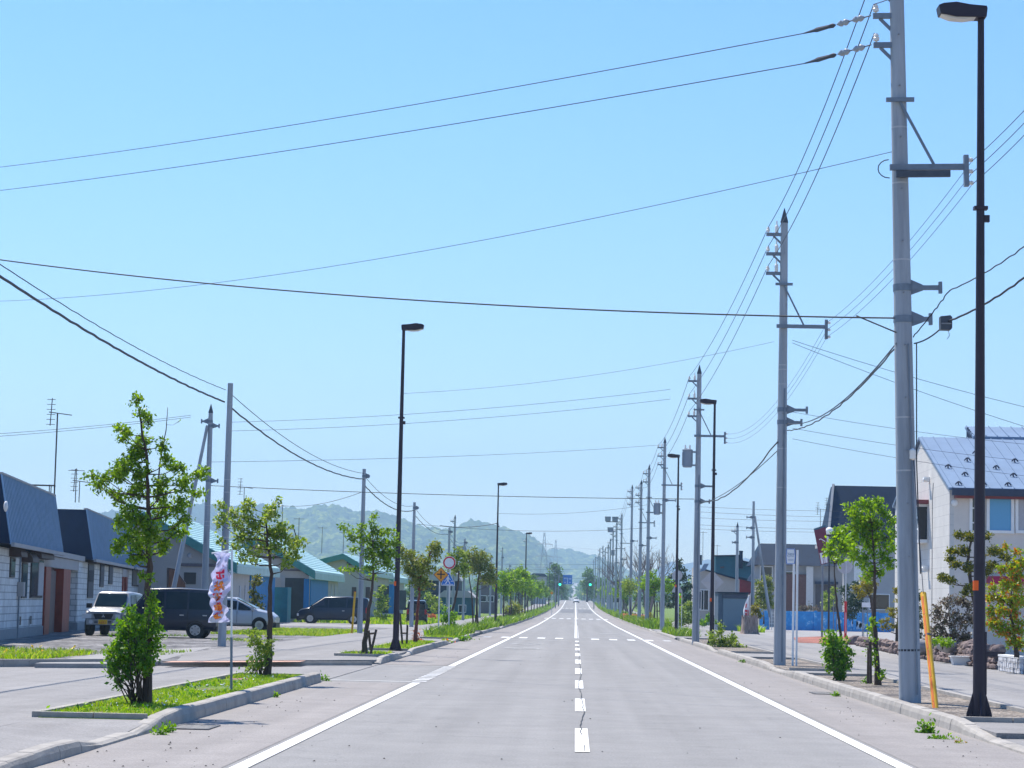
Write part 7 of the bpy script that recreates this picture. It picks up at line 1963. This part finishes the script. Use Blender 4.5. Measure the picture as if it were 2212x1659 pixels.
# tree stakes
def stakes(label, Y, segs, r=.035):
    p = at(segs[0][0], segs[0][1], Y); t = thing('tree_stake', label, 'stake', p)
    m = MB()
    for i, (x0, y0, x1, y1) in enumerate(segs):
        a, b = at(x0, y0, Y) - p, at(x1, y1, Y) - p
        a.y += .25 * (i - .5); b.y += .06 * (i - .5)
        m.tube([a, b], r if i < 2 else r * .8, 8)
    m.build('stake', MATS['bark'], t)
stakes('crossed wooden prop stakes beside the left tree with prop', 65.6, [(801, 1414, 813, 1360), (800, 1405, 796, 1362), (788, 1370, 808, 1368)])
stakes('pair of wooden prop stakes right of the tall left lamp', 80, [(870, 1392, 864, 1325), (878, 1392, 880, 1350), (864, 1368, 880, 1368)])
stakes('short wooden stakes between the twin tree trunks', 138, [(1027, 1360, 1027, 1328), (1031, 1360, 1032, 1330), (1025, 1345, 1033, 1345)])
stakes('slim dark stake standing beside the second left lamp', 205, [(1100, 1340, 1101, 1312), (1092, 1344, 1093, 1316), (1090, 1326, 1102, 1326)], .05)
stakes('dark wooden stake tied to the bright right-hand tree', 48.3, [(1879, 1476, 1879, 1386), (1877, 1476, 1877, 1400), (1875, 1392, 1889, 1390)], .032)
stakes('two thin stakes by the half hidden bright right tree', 183, [(1420, 1353, 1419, 1300), (1427, 1353, 1425, 1300), (1418, 1320, 1428, 1320)], .05)
# grass: uncountable ground cover
def grass(name, label, rects, per, h, m, wd=.010, z=.13, lean=.5):
    SEED[0] += 1; nr = np.random.default_rng(SEED[0]); PS = []
    for x0, x1, y0, y1 in rects:
        n = int(per * abs(x1 - x0) * (y1 - y0))
        PS.append(np.stack([nr.uniform(min(x0, x1), max(x0, x1), n), nr.uniform(y0, y1, n)], 1))
    Pn = np.concatenate(PS); n = len(Pn)
    hole = lambda p: any(((p[0] - a) / c) ** 2 + ((p[1] - b) / d) ** 2 < .75 for a, b, c, d in HOLES)
    keep = np.array([noise.noise(Vector((p[0] * .9, p[1] * .5, 3.1))) > -.3 and not hole(p) for i, p in enumerate(Pn)])
    Pn = Pn[keep]; n = len(Pn)
    zz = np.array([gz(y) for y in Pn[:, 1]]) + z
    hh = h * nr.uniform(.35, 1.2, n); a = nr.uniform(0, 6.283, n); l = nr.normal(size=(n, 2)) * lean
    B = np.stack([Pn[:, 0], Pn[:, 1], zz - .01], 1)
    wv = np.stack([np.cos(a), np.sin(a), np.zeros(n)], 1) * (wd * nr.uniform(.6, 1.4, n))[:, None]
    tip = B + np.stack([l[:, 0] * hh, l[:, 1] * hh, hh], 1)
    midp = B + np.stack([l[:, 0] * hh * .3, l[:, 1] * hh * .3, hh * .6], 1)
    V = np.stack([B - wv, B + wv, midp + wv * .7, tip, midp - wv * .7], 1).reshape(-1, 3)
    i = np.arange(n)[:, None] * 5
    Fc = np.concatenate([i + np.array([[0, 1, 2]]), i + np.array([[0, 2, 4]]), i + np.array([[4, 2, 3]])], 0)
    return tag(npmesh(name, V, Fc, MATS[m]), label, 'grass', kind='stuff')
grass('grass', 'short bright grass in the nearest left planter', [(-6.66, -5.36, 28.6, 45.5)], 1300, .075, 'grass_blade', .007)
grass('grass', 'short grass in the further left planters', [(-6.6, -5.4, 64.6, 67.9), (-6.6, -5.4, 73.3, 88.9), (-6.6, -5.4, 100.1, 115)], 260, .12, 'grass_blade', .016)
grass('weeds', 'tall flowering weeds around the bent left tree', [(-6.9, -5.4, 104, 123), (-6.5, -5.3, 136, 160)], 70, .45, 'grass_weed', .03)
grass('weeds', 'tall green weeds in the far left planting strip', [(-6.7, -5.2, 166, 276), (-6.7, -5.2, 292, 620)], 22, .6, 'grass_weed', .06)
grass('weeds', 'tall green weeds in the far right planting strip', [(5.2, 6.9, 168, 280), (5.2, 6.9, 292, 640)], 26, .75, 'grass_weed', .06)
grass('weeds', 'yellow-green weeds around the fourth and fifth right poles', [(5.4, 6.8, 128, 150)], 60, .4, 'grass_weed', .03)
grass('grass', 'tall fresh grass with dandelions left of the side street', [(-16.5, -12.6, 54.2, 60.5)], 260, .16, 'grass_blade', .014, .1)
grass('grass', 'sparse weedy grass in the gravel lot', [(-16.5, -10.9, 60.5, 66), (-13.5, -11.2, 84, 88.5), (-19, -15, 91.5, 94)], 45, .10, 'grass_weed', .014, .1)
grass('grass', 'bright lawn behind the silver compact car', [(-15.8, -10.9, 100, 122)], 120, .14, 'grass_blade', .022, .1)
grass('grass', 'lawn by the rear-facing small van and poles', [(-20, -10.9, 163, 270)], 18, .25, 'grass_blade', .06, .1)
grass('grass', 'grass tufts by the second right lamp garden', [(11.6, 13.2, 163, 170)], 30, .5, 'grass_blade', .05, .1)
def weed(label, px, py, z, r, m='leaf_bush', h=.12, nleaf=60, s=.05):
    SEED[0] += 1; nr = np.random.default_rng(SEED[0]); p = G(px, py, z)
    nleaf = int(nleaf * 1.6); r = r * .55
    C = nr.normal(size=(nleaf, 3)) * np.array([[r, r * .6, h * .4]]); C[:, 2] = np.abs(C[:, 2])
    V, Fc = leafcloud(C, s, nr, -.5)
    o = npmesh('weed', V, Fc, MATS[m]); o.location = p
    tag(o, label, 'weed', 'weeds growing along the kerbs')
weed('large leafy weed at the right kerb below the massive pole', 2001, 1584, .0, .10, h=.18, nleaf=110, s=.07)
weed('low weed patch at the right kerb near the lamp foot', 2030, 1597, .0, .16, h=.06, nleaf=60)
weed('reddish weed by the right kerb dip', 2072, 1606, .0, .06, 'leaf_autumn', h=.05, nleaf=40, s=.03)
weed('weed by the right drain grate', 1806, 1505, .0, .07, h=.08, nleaf=50)
weed('leafy weed by the left drain grate', 362, 1583, .0, .08, h=.14, nleaf=60)
weed('weed at the left kerb left of the grate', 345, 1588, .0, .07, h=.12, nleaf=50)
weed('weed clump at the far tip of the nearest left planter', 698, 1471, .0, .13, h=.14, nleaf=90)
weed('small weed below the middle of the nearest left kerb', 596, 1507, .0, .05, h=.08, nleaf=40)
weed('trailing weeds at the end kerb below the bent tree', 1000, 1383, .05, .4, h=.25, nleaf=120, s=.12)
weed('brown-green weed at the kerb under the red trunk tree', 962, 1390, .0, .25, 'leaf_autumn', h=.2, nleaf=90, s=.1)
weed('red-leaved shoots at the foot of the red trunk tree', 899, 1388, .13, .16, 'petal_red', h=.5, nleaf=110, s=.1)
weed('low green weed in the right gravel planter', 1872, 1477, .13, .09, h=.12, nleaf=60)
weed('small weed at the kerb before the second right pole', 1606, 1432, .0, .12, h=.12, nleaf=50, s=.07)
def flowers(label, rect, n, z, m, s):
    SEED[0] += 1; nr = np.random.default_rng(SEED[0])
    C = np.stack([nr.uniform(rect[0], rect[1], n), nr.uniform(rect[2], rect[3], n), np.full(n, z)], 1)
    V, Fc = leafcloud(np.repeat(C, 5, 0) + nr.normal(size=(n * 5, 3)) * .01, s, nr, -.3, .9)
    tag(npmesh('flowers', V, Fc, MATS[m]), label, 'flowers', kind='stuff')
flowers('yellow dandelion heads in the fresh grass', (-16.4, -12.8, 54.5, 60), 16, .3, 'petal_yellow', .06)
flowers('orange flowers behind the rear-facing small van', (-13.2, -11.6, 190, 193), 60, .6, 'petal_red', .2)
flowers('fallen white petals in the nearest planter', (-6.5, -5.5, 30, 45), 40, .2, 'globe_white', .025)

SEED[0] += 1; nr = np.random.default_rng(SEED[0])
C = []
for k in range(46):
    c = np.array([nr.uniform(-6.55, -5.45), nr.uniform(28.8, 45.3), .14]); r_ = nr.uniform(.04, .11)
    q = nr.normal(size=(14, 3)) * np.array([[r_, r_, r_ * .5]]); q[:, 2] = np.abs(q[:, 2]); C.append(c + q)
V, Fc = leafcloud(np.concatenate(C), .06, nr, -.1)
tag(npmesh('weeds', V, Fc, MATS['leaf_bush']), 'broad-leaved weeds among the grass around the nearest shrub', 'weeds', kind='stuff')
# ------------------------------------------------------------------ hills, far woods, pylons, haze
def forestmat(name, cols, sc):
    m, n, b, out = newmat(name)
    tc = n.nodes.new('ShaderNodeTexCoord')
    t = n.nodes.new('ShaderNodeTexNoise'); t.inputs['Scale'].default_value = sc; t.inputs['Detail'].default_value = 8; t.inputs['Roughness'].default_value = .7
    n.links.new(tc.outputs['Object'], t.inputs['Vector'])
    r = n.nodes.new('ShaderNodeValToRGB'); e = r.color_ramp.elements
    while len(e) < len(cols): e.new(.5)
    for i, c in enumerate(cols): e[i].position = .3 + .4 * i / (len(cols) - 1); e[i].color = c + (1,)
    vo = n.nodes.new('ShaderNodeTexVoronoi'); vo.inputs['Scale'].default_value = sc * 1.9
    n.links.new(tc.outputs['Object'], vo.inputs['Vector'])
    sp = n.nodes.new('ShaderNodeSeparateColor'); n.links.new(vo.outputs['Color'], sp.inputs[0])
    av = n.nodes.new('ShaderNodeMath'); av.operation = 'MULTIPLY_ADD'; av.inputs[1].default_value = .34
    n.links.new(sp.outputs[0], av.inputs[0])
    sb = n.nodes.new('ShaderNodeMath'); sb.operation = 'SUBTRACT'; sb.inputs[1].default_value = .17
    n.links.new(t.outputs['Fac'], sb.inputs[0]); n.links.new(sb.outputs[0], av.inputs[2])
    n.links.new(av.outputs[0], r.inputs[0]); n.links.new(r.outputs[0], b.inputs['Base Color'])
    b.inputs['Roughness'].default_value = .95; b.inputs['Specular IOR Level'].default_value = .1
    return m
M_FOREST = forestmat('forest', ((.010, .03, .012), (.03, .07, .018), (.08, .13, .025), (.20, .25, .05)), .05)
M_FOREST2 = forestmat('forest_dark', ((.008, .02, .014), (.02, .045, .02), (.03, .055, .02)), .03)
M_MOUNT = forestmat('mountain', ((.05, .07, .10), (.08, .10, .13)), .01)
def hill(name, outline, Yr, front, back, m, bump=7, cell=13, step=1.6, rows=70, base=None):
    xs = []
    x = outline[0][0]
    while x <= outline[-1][0]: xs.append(x); x += step
    V, Fs = [], []
    def oy(px):
        for (a, ya), (b, yb) in zip(outline, outline[1:]):
            if px <= b:
                u = (px - a) / (b - a); return ya + (yb - ya) * u
        return outline[-1][1]
    for px in xs:
        rp = at(px, oy(px), Yr)
        rp.z -= bump * .55
        for j in range(rows + 1):
            t = j / rows
            if t < .75:
                u = t / .75
                y = Yr - front * (1 - u); z0 = gz(y) - 2 if base is None else base
                z = z0 + (rp.z - z0) * (u ** 1.1 * (1.0 - .12 * math.sin(u * 3.1)))
                wob = 10 * noise.noise(Vector((rp.x * .012, y * .012, 2.0))) * math.sin(u * math.pi)
                z += wob
            else:
                u = (t - .75) / .25; y = Yr + back * u; z = rp.z - (rp.z - 0) * u * u
            P = Vector((rp.x * y / Yr if False else rp.x, y, z))
            if bump:
                d, _ = noise.voronoi(Vector((P.x / cell, P.y / cell, P.z / cell * .8)))
                P.z += bump * (.75 - d[0]) * (1 if noise.noise(P * .02) > -.5 else .5) + 1.5 * noise.noise(P * .25)
            V.append(P)
    k = rows + 1
    for i in range(len(xs) - 1):
        for j in range(rows): Fs.append((i * k + j, i * k + j + 1, (i + 1) * k + j + 1, (i + 1) * k + j))
    return struct(MB().add(V, Fs).build(name, m, smooth=True, fix=True))
hill('hill', [(120, 1112), (280, 1096), (380, 1088), (430, 1084), (500, 1087), (560, 1084), (600, 1090), (640, 1110), (700, 1160), (740, 1210)], 4000, 1100, 400, M_FOREST2, 10, 12)
hill('hill', [(480, 1160), (560, 1115), (600, 1098), (627, 1093), (672, 1092), (700, 1087), (729, 1087), (745, 1095), (773, 1102), (814, 1099), (846, 1109), (870, 1120), (900, 1131), (925, 1135), (960, 1140), (985, 1136), (1003, 1125), (1018, 1116), (1031, 1120), (1067, 1131), (1100, 1139), (1143, 1151), (1156, 1161), (1171, 1173), (1180, 1190), (1195, 1215), (1215, 1255)], 3600, 1000, 400, M_FOREST, 10, 13, step=1.0, rows=130)
hill('hill', [(1130, 1235), (1165, 1203), (1185, 1187), (1194, 1182), (1210, 1184), (1229, 1180), (1237, 1186), (1254, 1190), (1269, 1194), (1289, 1199), (1310, 1208), (1340, 1221), (1380, 1236), (1430, 1255)], 4700, 1000, 400, M_FOREST, 12, 16, step=1.0, rows=90)
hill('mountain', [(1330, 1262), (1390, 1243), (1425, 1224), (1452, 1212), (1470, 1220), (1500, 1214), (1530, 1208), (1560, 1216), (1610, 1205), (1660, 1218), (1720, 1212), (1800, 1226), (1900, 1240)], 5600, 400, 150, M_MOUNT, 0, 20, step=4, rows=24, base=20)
# far trees beside the far road: individual trees, one prototype copied
fp = plant('tree', 'tall bushy far tree left of the blue direction sign', 'tree', 640, [(1201, 1300), (1201, 1260), (1201, 1230)], [(1196, 1228, 8), (1206, 1232, 8), (1201, 1222, 7), (1192, 1242, 7), (1211, 1246, 8), (1201, 1245, 10), (1208, 1260, 9), (1196, 1262, 9), (1201, 1275, 9, 8), (1213, 1272, 7)], 'leaf_far', .75, 2.2, tr=(.3, .1))
fq = plant('tree', 'light green far tree right of the far road', 'tree', 700, [(1268, 1300), (1268, 1270), (1268, 1250)], [(1264, 1242, 6, 9), (1272, 1236, 6, 9), (1268, 1255, 8, 9), (1262, 1262, 6), (1274, 1262, 7), (1268, 1278, 8, 9)], 'leaf_far', .75, 2.2, tr=(.3, .1))
rng = random.Random(21)
NUM = ORD
spots = [(1088, 1228, 480), (1100, 1222, 500), (1112, 1224, 520), (1124, 1232, 520), (1138, 1240, 560), (1150, 1236, 600), (1164, 1240, 640), (1176, 1238, 700), (1186, 1236, 760), (1213, 1244, 900), (1216, 1262, 1100), (1060, 1236, 420), (1040, 1240, 420)]
for i, (px, top, Y) in enumerate(spots):
    p = at(px, 1310, Y); p.z = gz(Y)
    s = (HT(p, top) - p.z) / (fp.dimensions.z if fp.dimensions.z else 10)
    dup(fp, 'far bushy tree, %s counted along the left side of the far street' % NUM[i], p, rng.uniform(0, 6), 'far trees left of the street', s=max(.4, (HT(p, top) - p.z) / 11.2))
for i, (px, top, Y) in enumerate([(1262, 1262, 1250), (1272, 1248, 900), (1279, 1238, 820), (1284, 1246, 700), (1292, 1250, 640), (1302, 1252, 560), (1314, 1256, 500), (1330, 1258, 430), (1346, 1256, 420), (1380, 1262, 380), (1404, 1258, 380), (1432, 1262, 360), (1495, 1258, 330), (1515, 1270, 320)]):
    p = at(px, 1310, Y); p.z = gz(Y)
    dup(fq, 'far light green tree, %s counted along the right side of the far street' % NUM[i], p, rng.uniform(0, 6), 'far trees right of the street', s=max(.3, (HT(p, top) - p.z) / 9.6))
# far woods reading as one mass at the foot of the hills
def wood(name, label, x0, x1, Y, top, n, seed, m='leaf_far'):
    nr = np.random.default_rng(seed)
    C = []
    for k in range(n):
        px = nr.uniform(x0, x1); y = Y * nr.uniform(.92, 1.1); g = at(px, 1310, y)
        h = max(3, (HT(Vector((g.x, y, gz(y))), top + nr.uniform(-6, 10)) - gz(y)))
        d = nr.normal(size=(90, 3)); d /= np.linalg.norm(d, axis=1)[:, None]
        d *= nr.uniform(.5, 1, (90, 1)) ** .4
        C.append(np.array([[g.x, y, gz(y) + h * .55]]) + d * np.array([[h * .38, h * .38, h * .48]]))
    C = np.concatenate(C)
    V, Fc = leafcloud(C, Y / 500, nr, .1)
    tag(npmesh(name, V, Fc, MATS[m]), label, 'wood', kind='stuff')
wood('far_wood', 'hazy belt of far woods at the foot of the left hill', 560, 1215, 1700, 1258, 190, 4)
wood('far_wood', 'hazy belt of far woods right of the far road', 1258, 1560, 1700, 1262, 110, 6)
wood('far_wood', 'far woods behind the houses on the right', 1500, 2212, 600, 1275, 120, 7)
wood('far_wood', 'far woods on both sides of the far hill road', 1150, 1224, 2000, 1262, 60, 8); wood('far_wood', 'far woods right of the hill road', 1257, 1330, 2000, 1262, 50, 9)
# lattice pylons
def pylon(label, px, top, Y, r):
    p = at(px, 1310, Y); p.z = gz(Y); t = thing('pylon', label, 'pylon', p)
    H = HT(p, top) - p.z
    m = MB()
    W = lambda z: 3.2 * (1 - z / H) ** 1.1 * (H / 38) + .35
    lev = [H * k / 11 for k in range(12)]
    for sx, sy in ((1, 1), (1, -1), (-1, 1), (-1, -1)):
        m.tube([(sx * W(z), sy * W(z), z) for z in lev], r, 4, cap=False)
    for a, b in zip(lev, lev[1:]):
        for sg in (1, -1):
            for ax in (0, 1):
                P = lambda s, z: (s * W(z), sg * W(z), z) if ax == 0 else (sg * W(z), s * W(z), z)
                m.tube([P(-1, a), P(1, b)], r * .5, 3, cap=False); m.tube([P(1, a), P(-1, b)], r * .5, 3, cap=False)
    m.build('lattice', MATS['steel'], t, fix=False)
    for k in (.97 - .14, .66, .5):
        m = MB(); z = H * k; L = 4.6 * H / 38
        for s in (-1, 1):
            m.tube([(0, 0, z + .9), (s * L, 0, z)], r * .7, 4); m.tube([(0, 0, z), (s * L, 0, z)], r * .7, 4); m.tube([(s * L, 0, z), (s * L * .98, 0, z - 1.4)], r * .6, 4)
        m.build('cross_arm', MATS['steel'], t, fix=False)
pylon('lattice power pylon standing in front of the hill', 1173, 1150, 1500, .16)
pylon('fainter smaller lattice pylon on the saddle between hills', 1198, 1166, 2350, .2)
for k, (a, b) in enumerate((((1163, 1167, 1500), (1193, 1178, 2350)), ((1182, 1167, 1500), (1203, 1178, 2350)), ((1203, 1178, 2350), (1420, 1185, 2350)))):
    wire('%s faint transmission line between the pylons' % ORD[k], at(*a), at(*b), 3, .06)
# the air itself
hz = MB().box(-2700, 2700, -60, 5800, -3, 360).build('haze', (lambda: None)() or M_FIELD)
m = bpy.data.materials.new('haze_air'); m.use_nodes = True
n = m.node_tree; n.nodes.clear()
out = n.nodes.new('ShaderNodeOutputMaterial'); pv = n.nodes.new('ShaderNodeVolumePrincipled')
pv.inputs['Color'].default_value = (.50, .76, 1.0, 1)
pv.inputs['Density'].default_value = .00026
pv.inputs['Anisotropy'].default_value = .2
n.links.new(pv.outputs[0], out.inputs['Volume'])
hz.data.materials.clear(); hz.data.materials.append(m)
hz['kind'] = 'stuff'
